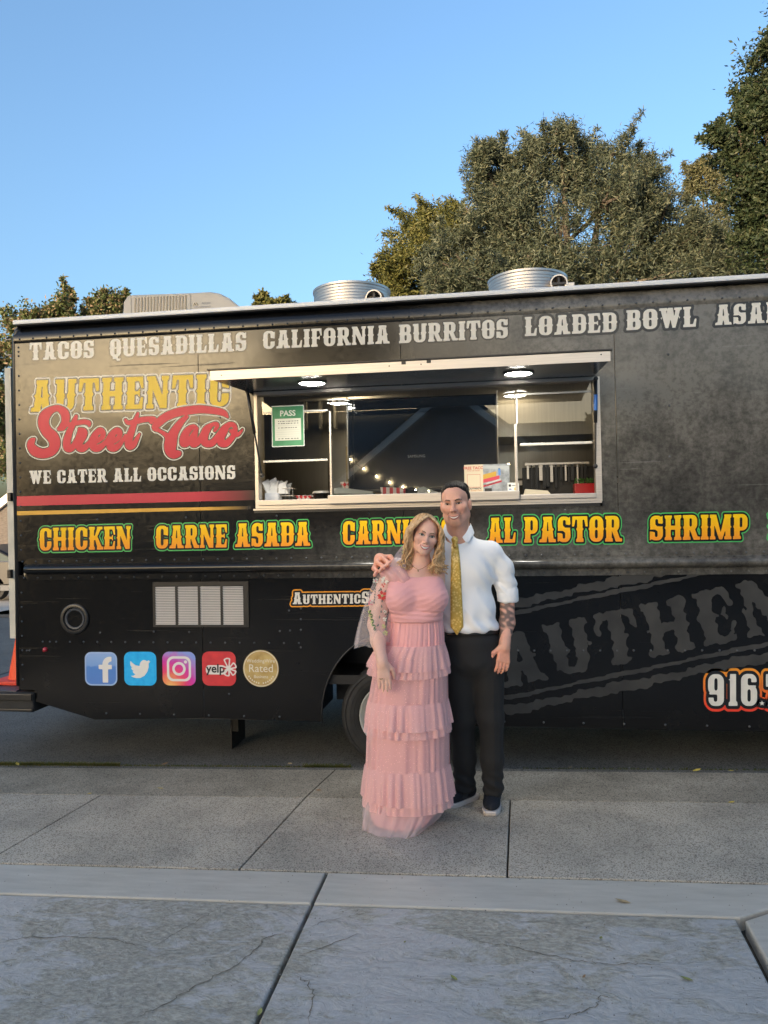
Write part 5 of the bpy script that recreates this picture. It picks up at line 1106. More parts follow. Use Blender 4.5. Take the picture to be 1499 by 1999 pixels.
# PASS notice taped to the pane
yp = .026
pa = on_y(531, 873, yp); pb = on_y(593, 790, yp)
ps = empty('inspection_notice', (pa.x, yp, pa.z), 'green PASS inspection notice on the serving window glass', 'notice')
MB().box(pa.x, pb.x, yp, yp+.001, pa.z, pb.z).build('paper', pm('notice_white', (.62, .66, .60), .5), ps)
iw = pb.x-pa.x; ih = pb.z-pa.z
MB().box(pa.x+.006, pb.x-.006, yp-.0007, yp-.0002, pa.z+.007, pb.z-.007).build('green_field', pm('notice_green', (.03, .17, .075), .5, col2=(.07, .27, .13), vs=9), ps)
bfont('PASS', .052, MATS['notice_white'], ps, ((pa.x+pb.x)/2, yp-.0014, pb.z-.070), 'lettering', bold=.0012)
MB().box(pa.x+.022, pb.x-.022, yp-.0014, yp-.0009, pa.z+.042, pb.z-.088).build('form_sheet', pm('form_paper', (.60, .60, .52), .6), ps)
M_INK = pm('pen_ink', (.04, .04, .05), .6); rI = random.Random(3)
fz1 = pb.z-.100
for k in range(9):
    zz = fz1-.006-k*.0145
    if zz < pa.z+.05: break
    if k in (0, 1, 3, 8):
        x = pa.x+.045
        while x < pb.x-.045:
            wv = rI.uniform(.004, .016); MB().box(x, x+wv, yp-.0020, yp-.0016, zz-.0022, zz+.0022).build('handwriting', M_INK, ps); x += wv+rI.uniform(.003, .010)
    else: MB().box(pa.x+.032, pb.x-.032, yp-.0020, yp-.0016, zz-.0005, zz+.0005).build('ruled_line', pm('rule_grey', (.3, .32, .3), .6), ps)
# flyer and card stickers behind the glass, right of the man's head
yf = .040
fa = on_y(907, 966, yf); fb = on_y(994, 905, yf); fm = on_y(943, 930, yf).x
fly = empty('flyer', (fa.x, yf, fa.z), 'cream and photo flyer about a free taco in the window', 'flyer')
MB().box(fa.x, fm, yf, yf+.001, fa.z, fb.z).build('text_half', pm('flyer_cream', (.64, .56, .40), .5), fly)
bfont('FREE TACO', .025, pm('flyer_red', (.50, .05, .05), .5), fly, ((fa.x+fm)/2, yf-.0006, fb.z-.030), 'lettering', bold=.0006)
bfont('WAIT OR WHAT', .011, MATS['flyer_red'], fly, ((fa.x+fm)/2, yf-.0006, fb.z-.043), 'lettering')
qc = ((fa.x+fm)/2, (fa.z+fb.z)/2-.008); qs = .042
MB().box(qc[0]-qs, qc[0]+qs, yf-.0006, yf-.0002, qc[1]-qs, qc[1]+qs).build('frame_box', MATS['flyer_red'], fly); MB().box(qc[0]-qs+.002, qc[0]+qs-.002, yf-.0011, yf-.0007, qc[1]-qs+.002, qc[1]+qs-.002).build('frame_field', MATS['flyer_cream'], fly)
bfont('AUTHENTIC', .014, M_INK, fly, (qc[0]+.012, yf-.0006, fa.z+.034), 'lettering', bold=.0004); bfont('Street Taco', .015, pm('flyer_orange', (.45, .12, .03), .5), fly, (qc[0]+.014, yf-.0006, fa.z+.022), 'lettering', .2)
ph = MB().box(fm, fb.x, yf, yf+.001, fa.z, fb.z).build('photo_half', pm('flyer_photo', (.16, .17, .18), .35, col2=(.42, .45, .47), vs=22, detail=5), fly)
pw = fb.x-fm; phh = fb.z-fa.z
for (u0, v0, u1, v1, sl_, c) in ((.0, .50, .50, .66, .10, (.55, .33, .05)), (.0, .38, .62, .50, .12, (.55, .06, .09)), (.0, .24, .70, .30, .16, (.45, .04, .06)), (.1, .29, .66, .36, .16, (.5, .5, .48)), (.05, .0, .32, .20, 0, (.03, .03, .03)), (.58, .62, .66, .86, .0, (.12, .28, .60)), (.0, .86, 1, .97, -.05, (.42, .44, .44))):
    P = [(fm+pw*u0, fa.z+phh*v0), (fm+pw*u1, fa.z+phh*(v0+sl_)), (fm+pw*u1, fa.z+phh*(v1+sl_)), (fm+pw*u0, fa.z+phh*v1)]
    P = [(x, min(z, fb.z-.001)) for x, z in P]
    MB().prism(P, yf-.0009, yf-.0004).build('photo_patch', pm('fp%d' % int(u0*100+v0*1000+u1*7), c, .4), fly)
ca = on_y(991, 965, .030); cb = on_y(1013, 942, .030)
cd = empty('payment_sticker', (ca.x, .030, ca.z), 'small white payment card sticker at the window post', 'sticker')
MB().box(ca.x, cb.x, .029, .030, ca.z, cb.z, .0003).build('sticker_sheet', pm('sticker_white', (.72, .72, .68), .4), cd)
for (u, v, wq, hq, c) in ((.10, .66, .20, .20, (.03, .03, .03)), (.40, .72, .45, .07, (.2, .2, .2)), (.12, .40, .22, .09, (.05, .1, .4)), (.58, .34, .28, .22, (.62, .45, .05)), (.20, .12, .24, .14, (.05, .25, .55)), (.62, .14, .24, .07, (.6, .35, .1))):
    X0 = ca.x+(cb.x-ca.x)*u; Z0 = ca.z+(cb.z-ca.z)*v; MB().box(X0, X0+(cb.x-ca.x)*wq, .0283, .0288, Z0, Z0+(cb.z-ca.z)*hq).build('card_mark', pm('cm%d' % int(u*100+v*991), c, .4), cd)
# serving things on the counter
def check_mat(name, stripes=False):
    m = bpy.data.materials.new(name); m.use_nodes = True; t = m.node_tree; b = t.nodes['Principled BSDF']; L = t.links.new
    tc = N(t, 'ShaderNodeTexCoord'); mp = N(t, 'ShaderNodeMapping'); L(tc.outputs['Object'], mp.inputs[0])
    if stripes: mp.inputs['Scale'].default_value = (44, 0, 0)
    else: mp.inputs['Rotation'].default_value = (0, rad(45), 0); mp.inputs['Scale'].default_value = (46, 0, 46)
    ck = N(t, 'ShaderNodeTexChecker'); ck.inputs['Scale'].default_value = 1.0; ck.inputs['Color1'].default_value = (.62, .05, .06, 1); ck.inputs['Color2'].default_value = (.78, .70, .66, 1)
    L(mp.outputs[0], ck.inputs['Vector']); L(ck.outputs[0], b.inputs['Base Color']); b.inputs['Roughness'].default_value = .6
    return m
M_CHECK = check_mat('red_check_paper'); M_STRIPE = check_mat('red_stripe_paper', True); M_PAPER = pm('white_paper', (.72, .70, .66), .8, bump=.1, bs=30)
CT = 1.64                                            # counter top
def food_boat(px0, px1, pyb, y, h, lab):
    a = on_y(px0, pyb, y); c = on_y(px1, pyb, y); x0, x1 = a.x, c.x; z0 = a.z; d = .09
    r = empty('paper_food_boat', ((x0+x1)/2, y+d/2, z0), lab, 'paper tray', 'red checked paper trays')
    o = MB().add([(x0+.022, y+.015, z0), (x1-.022, y+.015, z0), (x1-.022, y+d-.015, z0), (x0+.022, y+d-.015, z0), (x0, y, z0+h), (x1, y, z0+h*.92), (x1, y+d, z0+h*.92), (x0, y+d, z0+h)], [(0, 1, 5, 4), (1, 2, 6, 5), (2, 3, 7, 6), (3, 0, 4, 7), (3, 2, 1, 0)]).build('tray', M_CHECK, r)
    sd = o.modifiers.new('s', 'SOLIDIFY'); sd.thickness = .002
    lin = MB()
    for k in range(9):
        xx = x0+(x1-x0)*(k+.5)/9; lin.add([(xx-.02, y+.03, z0+h*.7), (xx+.02, y+.02, z0+h*.8), (xx+.01+random.uniform(-.01, .01), y+.05, z0+h*random.uniform(1.0, 1.2))], [(0, 1, 2)])
    lin.build('liner_paper', M_PAPER, r, kind='stuff')
zc_ = WZ0+.056
food_boat(577, 607, 979, .20, .040, 'red checked paper tray beside the black bowl')
food_boat(664, 707, 955, .22, .050, 'red checked paper tray behind the glass near the television')
a = on_y(606, 977, .20); c = on_y(641, 977, .20)
bowl = empty('black_bowl', ((a.x+c.x)/2, .27, a.z), 'black plastic bowl with a white lid on the counter', 'bowl')
R_ = (c.x-a.x)/2
MB().lathe([(.001, 0), (R_*.72, 0), (R_*.98, .045), (R_, .05), (R_*.93, .05), (R_*.68, .006), (.001, .006)], 32, ((a.x+c.x)/2, .27, a.z)).build('bowl_body', pm('black_plastic', (.010, .010, .011), .25), bowl, smooth=40)
MB().lathe([(R_*1.02, .05), (R_*1.02, .056), (R_*.9, .066), (.001, .068)], 32, ((a.x+c.x)/2, .27, a.z)).build('lid', pm('clear_lid', (.6, .6, .58), .3), bowl, smooth=40)
a = on_y(517, 981, .10); c = on_y(543, 962, .10)
nb = empty('napkin_box', (a.x, .1, a.z), 'white paper box of napkins at the corner of the window', 'napkin box')
MB().box(a.x, c.x, .10, .19, a.z, c.z, .002).build('box_body', pm('napkin_card', (.60, .62, .66), .7, col2=(.68, .69, .70), vs=40), nb)
tis = MB()
for k in range(14):
    x = a.x+.01+random.uniform(0, .12); y = .12+random.uniform(0, .1); zz = c.z-.005; h = random.uniform(.04, .12); dx_ = random.uniform(-.05, .05)
    tis.add([(x-.03, y, zz), (x+.03, y+.02, zz), (x+.02+dx_, y+.03, zz+h), (x-.02+dx_, y+.01, zz+h*.8)], [(0, 1, 2, 3)])
tis.build('tissue_stack', M_PAPER, nb, kind='stuff')
a = on_y(543, 981, .14); c = on_y(571, 953, .14)
wc = empty('wire_caddy', (a.x, .14, a.z), 'wire condiment caddy next to the napkin box', 'caddy')
for (x0, x1, z) in ((a.x, c.x, a.z+.004), (a.x, c.x, a.z+.045), (a.x, c.x, c.z)): MB().tube([(x0, .14, z), (x1, .14, z), (x1, .24, z), (x0, .24, z), (x0, .14, z)], .0025, 5).build('wire_ring', M_ALU, wc)
for k in range(5): x = a.x+(c.x-a.x)*k/4; MB().tube([(x, .14, a.z), (x, .14, c.z)], .002, 5).build('wire', M_ALU, wc)
a = on_y(751, 973, .30); c = on_y(797, 930, .30)
bag = empty('striped_bag', ((a.x+c.x)/2, .3, a.z), 'red striped paper popcorn bags standing below the television', 'paper bag')
b0_, b1_ = a.x, c.x
MB().add([(b0_+.01, .12, CT), (b1_-.01, .12, CT), (b1_-.01, .15, CT), (b0_+.01, .15, CT), (b0_, .11, ta.z+.03), (b1_, .11, ta.z+.02), (b1_, .155, ta.z+.02), (b0_, .155, ta.z+.03)], [(0, 1, 5, 4), (1, 2, 6, 5), (2, 3, 7, 6), (3, 0, 4, 7)]).build('bag_body', M_STRIPE, bag)
crm = MB(); rC = random.Random(5)
for k in range(60):
    x = rC.uniform(b0_+.01, b1_-.01); z = on_y(770, 970, .1).z+rC.uniform(-.004, .02); s = rC.uniform(.004, .008); crm.lathe([(.0004, -s), (s, 0), (.0004, s)], 5, (x, .10+rC.uniform(-.01, .01), z))
crm.build('kernels', M_PAPER, bag, kind='stuff')
for (px0, px1, pyb, lab) in ((655, 735, 965, 'green cutting board with white lid lying behind the shelf'), (815, 860, 965, 'white foam lid leaning near the flyer')):
    a = on_y(px0, pyb, .2); c = on_y(px1, pyb-12, .2)
    t_ = empty('serving_tray', (a.x, .2, CT), lab, 'tray')
    MB().box(a.x, c.x, .12, .145, CT+.002, a.z, .002).build('tray_base', pm('tray_green', (.05, .10, .07), .5), t_)
    MB().prism([(a.x+.01, a.z+.001), (c.x-.01, a.z-.008), (c.x-.01, a.z+.008), (a.x+.05, c.z+.008), (a.x+.01, c.z)], .10, .118).build('tray_lid', pm('foam_white', (.46, .48, .46), .6), t_)
# right-hand hatch: condiments and rail seen in the dark
a = on_y(1122, 962, .35); c = on_y(1157, 943, .35)
rb = empty('red_basket', (a.x, .35, a.z), 'red basket of wrapped snacks inside the hatch', 'basket')
MB().box(a.x, c.x+.02, .35, .47, CT, c.z, .006).build('basket_body', pm('red_plastic', (.42, .015, .02), .3), rb)
lf = MB()
for k in range(50):
    x = random.uniform(a.x, c.x); z = c.z+random.uniform(-.005, .025); lf.add([(x, .34+random.uniform(0, .1), z), (x+.012, .35, z+.006), (x+.004, .36, z+.018)], [(0, 1, 2)])
lf.build('greens', pm('herb_green', (.05, .14, .03), .6), rb, kind='stuff')
a = on_y(1022, 968, .10); c = on_y(1062, 958, .10)
bn = empty('napkin_pack', (a.x, .1, a.z), 'pale napkin pack lying on the hatch sill', 'napkins')
MB().prism([(a.x, WZ0+.0505), (c.x+.04, WZ0+.0505), (c.x+.02, c.z-.002), (a.x+.01, c.z+.012)], .05, .15).build('pack', pm('manila', (.52, .46, .34), .7), bn)
# ================================================================== PEOPLE (continuous surfaces grown from blended distance fields)
from mathutils.bvhtree import BVHTree
class SDF:
    """smoothly blended implicit shapes, meshed with surface nets"""
    def __init__(s): s.p = []
    def cap(s, a, b, ra, rb=None, k=.015, op='add', sy=1.0): s.p.append(('c', np.array(a, float), np.array(b, float), ra, ra if rb is None else rb, k, op, sy)); return s
    def chain(s, pts, rs, k=.015, op='add', sy=1.0):
        for i in range(len(pts)-1): s.cap(pts[i], pts[i+1], rs[i], rs[i+1], k, op, sy)
        return s
    def ell(s, c, r, k=.02, op='add', rot=None): s.p.append(('e', np.array(c, float), np.array(r, float), None if rot is None else np.array(rot, float), 0, k, op, 1)); return s
    def half(s, pt, n, k=.005): s.p.append(('h', np.array(pt, float), np.array(n, float), 0, 0, k, 'cut', 1)); return s      # cut away the side n points to
    def mesh(s, res, disp=None):
        lo = np.full(3, 9.); hi = -lo
        for q in s.p:
            if q[6] != 'add': continue
            if q[0] == 'c': r = max(q[3], q[4]); l, h = np.minimum(q[1], q[2])-r, np.maximum(q[1], q[2])+r
            else: r = q[2].max() if q[3] is not None else q[2]; l, h = q[1]-r, q[1]+r
            lo = np.minimum(lo, l); hi = np.maximum(hi, h)
        lo -= 3*res; hi += 3*res; n = np.ceil((hi-lo)/res).astype(int)+1
        ax = [lo[i]+np.arange(n[i])*res for i in range(3)]; F = np.full(n, .08, np.float32)
        for q in s.p:
            k = q[5]
            if q[0] == 'h': sl_ = (slice(None),)*3
            else:
                if q[0] == 'c': r = max(q[3], q[4])+k+3*res; l, h = np.minimum(q[1], q[2])-r, np.maximum(q[1], q[2])+r
                else: r = (q[2].max() if q[3] is not None else q[2])+k+3*res; l, h = q[1]-r, q[1]+r
                i0 = np.clip(np.floor((l-lo)/res).astype(int), 0, n); i1 = np.clip(np.ceil((h-lo)/res).astype(int)+1, 0, n); sl_ = tuple(slice(a, b) for a, b in zip(i0, i1))
            X, Y, Z = np.meshgrid(ax[0][sl_[0]], ax[1][sl_[1]], ax[2][sl_[2]], indexing='ij', sparse=True)
            if q[0] == 'c':
                a, b = q[1], q[2]; sy = q[7]; e = b-a; ee = e[0]**2+(e[1]*sy)**2+e[2]**2+1e-12
                wx, wy, wz = X-a[0], (Y-a[1])*sy, Z-a[2]; t_ = np.clip((wx*e[0]+wy*e[1]*sy+wz*e[2])/ee, 0, 1)
                d = np.sqrt((wx-e[0]*t_)**2+(wy-e[1]*sy*t_)**2+(wz-e[2]*t_)**2)-(q[3]+(q[4]-q[3])*t_)
            elif q[0] == 'e':
                wx, wy, wz = X-q[1][0], Y-q[1][1], Z-q[1][2]
                if q[3] is not None: M = q[3]; wx, wy, wz = (M[0, 0]*wx+M[1, 0]*wy+M[2, 0]*wz), (M[0, 1]*wx+M[1, 1]*wy+M[2, 1]*wz), (M[0, 2]*wx+M[1, 2]*wy+M[2, 2]*wz)
                r = q[2]; k0 = np.sqrt((wx/r[0])**2+(wy/r[1])**2+(wz/r[2])**2); k1 = np.sqrt((wx/r[0]**2)**2+(wy/r[1]**2)**2+(wz/r[2]**2)**2)+1e-9; d = k0*(k0-1)/k1
            else: d = (X-q[1][0])*q[2][0]+(Y-q[1][1])*q[2][1]+(Z-q[1][2])*q[2][2]
            f = F[sl_]
            if q[6] == 'add': h = np.clip(.5+.5*(f-d)/k, 0, 1); F[sl_] = f*(1-h)+d*h-k*h*(1-h)
            else:
                d = -d if q[0] != 'h' else d
                h = np.clip(.5-.5*(f-d)/k, 0, 1); F[sl_] = f*(1-h)+d*h+k*h*(1-h)
        if disp is not None: X, Y, Z = np.meshgrid(*ax, indexing='ij', sparse=True); F = F+disp(X, Y, Z).astype(np.float32)
        # surface nets
        ins = F < 0; c = np.zeros(tuple(n-1), np.int8)
        for dx in (0, 1):
            for dy in (0, 1):
                for dz in (0, 1): c += ins[dx:n[0]-1+dx, dy:n[1]-1+dy, dz:n[2]-1+dz]
        act = np.argwhere((c > 0) & (c < 8)); idx = np.full(tuple(n-1), -1, np.int64); idx[tuple(act.T)] = np.arange(len(act))
        acc = np.zeros((len(act), 3)); cnt = np.zeros(len(act)); cor = [(0, 0, 0), (1, 0, 0), (0, 1, 0), (1, 1, 0), (0, 0, 1), (1, 0, 1), (0, 1, 1), (1, 1, 1)]
        val = [F[tuple((act+np.array(q)).T)] for q in cor]
        for i in range(8):
            for j in range(i+1, 8):
                df = np.array(cor[j])-np.array(cor[i])
                if np.abs(df).sum() != 1: continue
                m_ = (val[i] < 0) != (val[j] < 0); t_ = val[i][m_]/(val[i][m_]-val[j][m_]); acc[m_] += np.array(cor[i])+df*t_[:, None]; cnt[m_] += 1
        V = lo+(act+acc/cnt[:, None])*res; Q = []
        for a in range(3):
            o1, o2 = [(1, 2), (2, 0), (0, 1)][a]; s0 = [slice(None)]*3; s1 = [slice(None)]*3; s0[a] = slice(0, -1); s1[a] = slice(1, None)
            A, B_ = ins[tuple(s0)], ins[tuple(s1)]
            for flip, msk in ((0, A & ~B_), (1, ~A & B_)):
                g = np.argwhere(msk); g = g[(g[:, o1] > 0) & (g[:, o2] > 0) & (g[:, o1] < n[o1]-1) & (g[:, o2] < n[o2]-1)]
                u = np.zeros(3, int); u[o1] = 1; w_ = np.zeros(3, int); w_[o2] = 1
                q = np.stack([idx[tuple((g-u-w_).T)], idx[tuple((g-w_).T)], idx[tuple(g.T)], idx[tuple((g-u).T)]], 1); Q.append(q[:, ::-1] if flip else q)
        return V, np.concatenate(Q)
def np_mesh(name, V, Q):
    me = bpy.data.meshes.new(name); me.vertices.add(len(V)); me.vertices.foreach_set('co', np.asarray(V, np.float32).ravel()); m = len(Q); kq = Q.shape[1]
    me.loops.add(m*kq); me.loops.foreach_set('vertex_index', np.asarray(Q, np.int32).ravel()); me.polygons.add(m); me.polygons.foreach_set('loop_start', np.arange(0, m*kq, kq, dtype=np.int32))
    me.polygons.foreach_set('use_smooth', np.ones(m, bool)); me.update(calc_edges=True); return me
def vcol_mat(name, rough=.5, sss=0.0, spec=.4, bump=0, bs=200):
    m = bpy.data.materials.new(name); m.use_nodes = True; t = m.node_tree; b = t.nodes['Principled BSDF']; a = N(t, 'ShaderNodeAttribute', attribute_name='Col'); L = t.links.new
    n = N(t, 'ShaderNodeTexNoise'); n.inputs['Scale'].default_value = 90; tc = N(t, 'ShaderNodeTexCoord'); L(tc.outputs['Object'], n.inputs['Vector'])
    q = N(t, 'ShaderNodeMapRange'); q.inputs[3].default_value = .90; q.inputs[4].default_value = 1.10; L(n.outputs[0], q.inputs[0])
    mu = N(t, 'ShaderNodeMix', data_type='RGBA', blend_type='MULTIPLY'); mu.inputs['Factor'].default_value = 1; L(a.outputs['Color'], mu.inputs['A']); L(q.outputs[0], mu.inputs['B']); L(mu.outputs['Result'], b.inputs['Base Color'])
    b.inputs['Roughness'].default_value = rough; b.inputs['Specular IOR Level'].default_value = spec
    if sss: b.inputs['Subsurface Weight'].default_value = sss; b.inputs['Subsurface Radius'].default_value = (.010, .004, .002); b.inputs['Subsurface Scale'].default_value = .5
    if bump: bp = N(t, 'ShaderNodeBump'); bp.inputs['Strength'].default_value = bump; bp.inputs['Distance'].default_value = .003; n2 = N(t, 'ShaderNodeTexNoise'); n2.inputs['Scale'].default_value = bs; L(tc.outputs['Object'], n2.inputs['Vector']); L(n2.outputs[0], bp.inputs['Height']); L(bp.outputs[0], b.inputs['Normal'])
    return m
def set_cols(me, C_):
    at = me.color_attributes.new('Col', 'FLOAT_COLOR', 'POINT'); at.data.foreach_set('color', np.concatenate([C_, np.ones((len(C_), 1))], 1).astype(np.float32).ravel())
class Person:
    def __init__(s, px, py, label):
        g = on_ground(px, py); s.root = empty('person', tuple(g), label, 'person', rz=PSI); s.g = g
        s.dep = float(np.dot(np.array(g)-_C, _F)); s.root['_base'] = (0, 0, 0)
        s.inv = (Matrix.Translation(g) @ Matrix.Rotation(PSI, 4, 'Z')).inverted()
    def P(s, px, py, dy=0.0): return np.array(s.inv @ at_depth(px, py, s.dep+dy))      # picture point, dy metres behind the feet
    def add(s, name, V, Q, mat, cols=None, parent=None, smooth=True):
        me = np_mesh(name, V, Q)
        if cols is not None: set_cols(me, cols)
        return link(name, me, mat, parent or s.root, local=True)
    def mb(s, m, name, mat, parent=None, smooth=True): return m.build(name, mat, parent or s.root, smooth=smooth, local=True)
def rot3(yaw, pitch, roll): return np.array(Matrix.Rotation(roll, 3, 'Y') @ Matrix.Rotation(pitch, 3, 'X') @ Matrix.Rotation(yaw, 3, 'Z'))
def head(S, o, M, k, fem=False, smile=.5):
    """k scales a 0.235 m head; -y is the face"""
    T = lambda x, y, z: o+M @ (np.array((x, y, z))*k)
    w_ = 1.03 if fem else 1.07
    S.ell(T(0, .030, .035), np.array((.073, .090, .082))*k, .02*k, rot=M); S.ell(T(0, -.012, -.035), np.array((.061*w_, .074, .078 if not fem else .068))*k, .03*k, rot=M)
    S.ell(T(0, -.028, .045), np.array((.060, .060, .058))*k, .03*k, rot=M)
    j = .050 if not fem else .043
    for q in (-1, 1):
        S.cap(T(q*j, .0, -.060 if not fem else -.052), T(q*(.018 if not fem else .012), -.066, -.098 if not fem else -.088), (.020 if not fem else .016)*k, (.017 if not fem else .013)*k, .03*k)
        S.ell(T(q*.043*w_, -.058, -.016), np.array((.021, .022, .020))*k, .025*k, rot=M)
        S.ell(T(q*.077, .014, -.010), np.array((.009, .019, .031))*k, .006*k, rot=M)
    S.ell(T(0, -.070, -.098 if not fem else -.090), np.array((.021 if not fem else .015, .017, .016 if not fem else .012))*k, .025*k, rot=M)
    S.cap(T(-.030, -.078, .026), T(.030, -.078, .026), (.011 if not fem else .008)*k, None, .018*k)
    S.ell(T(0, -.074, -.060), np.array((.032, .018, .026))*k, .02*k, rot=M)
    for q in (-1, 1): S.ell(T(q*.031, -.100, .007), np.array((.018, .017, .012))*k, .014*k, 'sub', rot=M)
    nl = 1.0 if not fem else .86
    S.cap(T(0, -.084, .018), T(0, -.083-.022*nl, -.026), .0075*k, .0105*nl*k, .010*k); S.ell(T(0, -.084-.024*nl, -.028), np.array((.0105*nl, .010, .009))*k, .008*k, rot=M)
    for q in (-1, 1): S.ell(T(q*.0125*nl, -.090, -.032), np.array((.0075, .010, .007))*k, .006*k, rot=M)
    # smiling mouth: opening cut along an upward curve, lips round it
    up = lambda x: -.060+smile*(abs(x)/.027)**2*.010
    xs_ = np.linspace(-.024, .024, 7)
    for q in (-1, 1): S.cap(T(q*.022, -.085, -.034), T(q*.035, -.070, -.056), .0035*k, .003*k, .008*k, 'sub')
    return T, up
def head_cols(V, C_, o, M, k, up, fem, skin):
    L_ = (V-o) @ M/k; x, y, z = L_.T; near = (np.linalg.norm(L_, axis=1) < .20)
    def mixc(m_, c, a=1.0): m_ = (np.clip(m_, 0, 1)*near*a)[:, None]; C_[:] = C_*(1-m_)+np.array(c)*m_
    g = lambda cx, cy, cz, rx, ry, rz: np.exp(-(((x-cx)/rx)**2+((y-cy)/ry)**2+((z-cz)/rz)**2))
    for q in (-1, 1): mixc(g(q*.040, -.065, -.028, .020, .03, .016), (.62, .25, .19), .45)
    mixc(g(0, -.108, -.026, .012, .02, .012), (.60, .24, .18), .4)
    if not fem:                                        # stubble: moustache and chin beard
        mixc((g(0, -.09, -.046, .026, .03, .0075)+g(0, -.085, -.098, .026, .03, .016)+g(-.031, -.08, -.066, .008, .03, .022)+g(.031, -.08, -.066, .008, .03, .022)), (.16, .085, .06), .6)
        mixc(np.clip((-.055-z)/.03, 0, 1)*(y < .02), (.36, .20, .15), .22)
        mixc(np.clip((z-.03)/.02, 0, 1)*np.clip((y+.020)/.02, 0, 1), (.07, .05, .045), .8)
    lipm = np.exp(-((np.abs(z-(up(x)-.001))/.0095)**4))*(np.abs(x) < .030)*(y < -.072)
    mixc(lipm, (.52, .16, .15) if fem else (.50, .21, .18), .25)
    for q in (-1, 1):
        mixc(g(q*.031, -.09, .013, .018, .03, .008), (.36, .17, .14) if fem else (.44, .22, .16), .5)
def face_parts(P_, T, M, k, up, fem, iris, body):
    """eyes, brows, lips and teeth laid on the face surface"""
    V, Q = body; o = T(0, 0, 0); sel = np.linalg.norm(V-o, axis=1) < .16*k; mp_ = np.full(len(V), -1); mp_[sel] = np.arange(sel.sum()); fq = Q[sel[Q].all(1)]
    bv = BVHTree.FromPolygons([tuple(v) for v in V[sel]], [tuple(int(mp_[i]) for i in q) for q in fq]); dr = Vector(M @ np.array((0, 1., 0)))
    def F_(x, z, lift=.0012):
        s0 = T(x, -.2, z); h = bv.ray_cast(Vector(s0), dr); p = np.array(h[0]) if h[0] is not None else T(x, -.08, z); return p-np.array(dr)*lift
    white = pm('eye_white', (.50, .45, .42), .3); dark = pm('iris_'+('w' if fem else 'm'), iris, .1, coat=.4); tag_ = 'w' if fem else 'm'
    lash = pm('lash_'+tag_, (.025, .017, .013) if fem else (.075, .040, .028), .6); brow = pm('brow_'+tag_, (.070, .042, .028) if not fem else (.20, .11, .055), .7)
    ew, eh = (.0165, .0068) if fem else (.0150, .0052)
    for q in (-1, 1):
        cx = q*.031; cz = .006; tilt = .10*q
        edge = lambda x, sg: cz+(x-cx)*tilt+sg*eh*(1-((x-cx)/ew)**2)*(1.0 if sg > 0 else .75)
        xs = np.linspace(cx-ew, cx+ew, 9); vs = [tuple(F_(x, edge(x, 1))) for x in xs]+[tuple(F_(x, edge(x, -1))) for x in xs]
        e = P_.mb(MB().add(vs, [(i, i+1, 10+i, 9+i) for i in range(8)]), 'eye', white)
        ir = .0066; xi = np.linspace(cx-ir, cx+ir, 7); vs = []
        for x in xi: hh = math.sqrt(max(0, ir*ir-(x-cx)**2)); vs += [tuple(F_(x, min(edge(x, 1), cz+.0005+hh), .0018)), tuple(F_(x, max(edge(x, -1), cz+.0005-hh), .0018))]
        P_.mb(MB().add(vs, [(2*i, 2*i+2, 2*i+3, 2*i+1) for i in range(6)]), 'iris', dark, e)
        P_.mb(MB().tube([F_(x, edge(x, 1)+.0006, .0016) for x in np.linspace(cx-ew*1.05, cx+ew*1.05, 7)], [.0008*k, .0017*k, .0020*k, .0020*k, .0020*k, .0018*k, .0010*k], 5), 'eyelid', lash, e)
        P_.mb(MB().tube([F_(x, edge(x, -1)-.0004, .0008) for x in np.linspace(cx-ew, cx+ew, 6)], .0007*k, 4), 'lower_lid', lash, e)
        br = [F_(q*xx, zz, .001) for xx, zz in ((.013, .0225), (.022, .0262), (.034, .0285), (.046, .0240))]
        P_.mb(MB().tube(br, [x*k for x in ((.0026, .0036, .0032, .0012) if not fem else (.0017, .0023, .0019, .0007))], 6), 'eyebrow', brow)
        P_.mb(MB().lathe([(.0003, -.002), (.0030*k, 0), (.0003, .002)], 7, tuple(F_(q*.0078, -.0405, -.0006)), 'y'), 'nostril', pm('nostril', (.10, .035, .028), .8))
    # open smile
    W_ = .0285 if fem else .0310; zc_ = -.062 if not fem else -.058; us = np.linspace(-1, 1, 13)
    top = lambda u: zc_+.0085*u*u-.0008; bot = lambda u: zc_+.0085*u*u-(.0120 if fem else .0105)*(1-u*u)-.0008
    vs = [tuple(F_(u*W_, top(u), .0014)) for u in us]+[tuple(F_(u*W_, bot(u), .0014)) for u in us]
    mo = P_.mb(MB().add(vs, [(i, i+1, 14+i, 13+i) for i in range(12)]), 'mouth', pm('mouth_dark', (.10, .022, .022), .5))
    tt = lambda u: top(u)-.0004; tb = lambda u: top(u)-(.0095 if fem else .0085)*(1-(u/.92)**2)-.0003; u2 = np.linspace(-.86, .86, 11)
    vs = [tuple(F_(u*W_, tt(u), .0020)) for u in u2]+[tuple(F_(u*W_, tb(u), .0020)) for u in u2]
    P_.mb(MB().add(vs, [(i, i+1, 12+i, 11+i) for i in range(10)]), 'teeth', pm('teeth', (.76, .72, .65), .25), mo)
    lip = pm('lip_'+tag_, (.55, .17, .17) if fem else (.40, .155, .125), .35)
    P_.mb(MB().tube([F_(u*W_*1.05, top(u)+.0014, .0012) for u in us], [(.0010+.0019*(1-u*u))*k for u in us], 6), 'upper_lip', lip, mo)
    P_.mb(MB().tube([F_(u*W_*1.03, bot(u)-.0016, .0014) for u in us], [(.0010+.0030*(1-u*u))*k for u in us], 6), 'lower_lip', lip, mo)
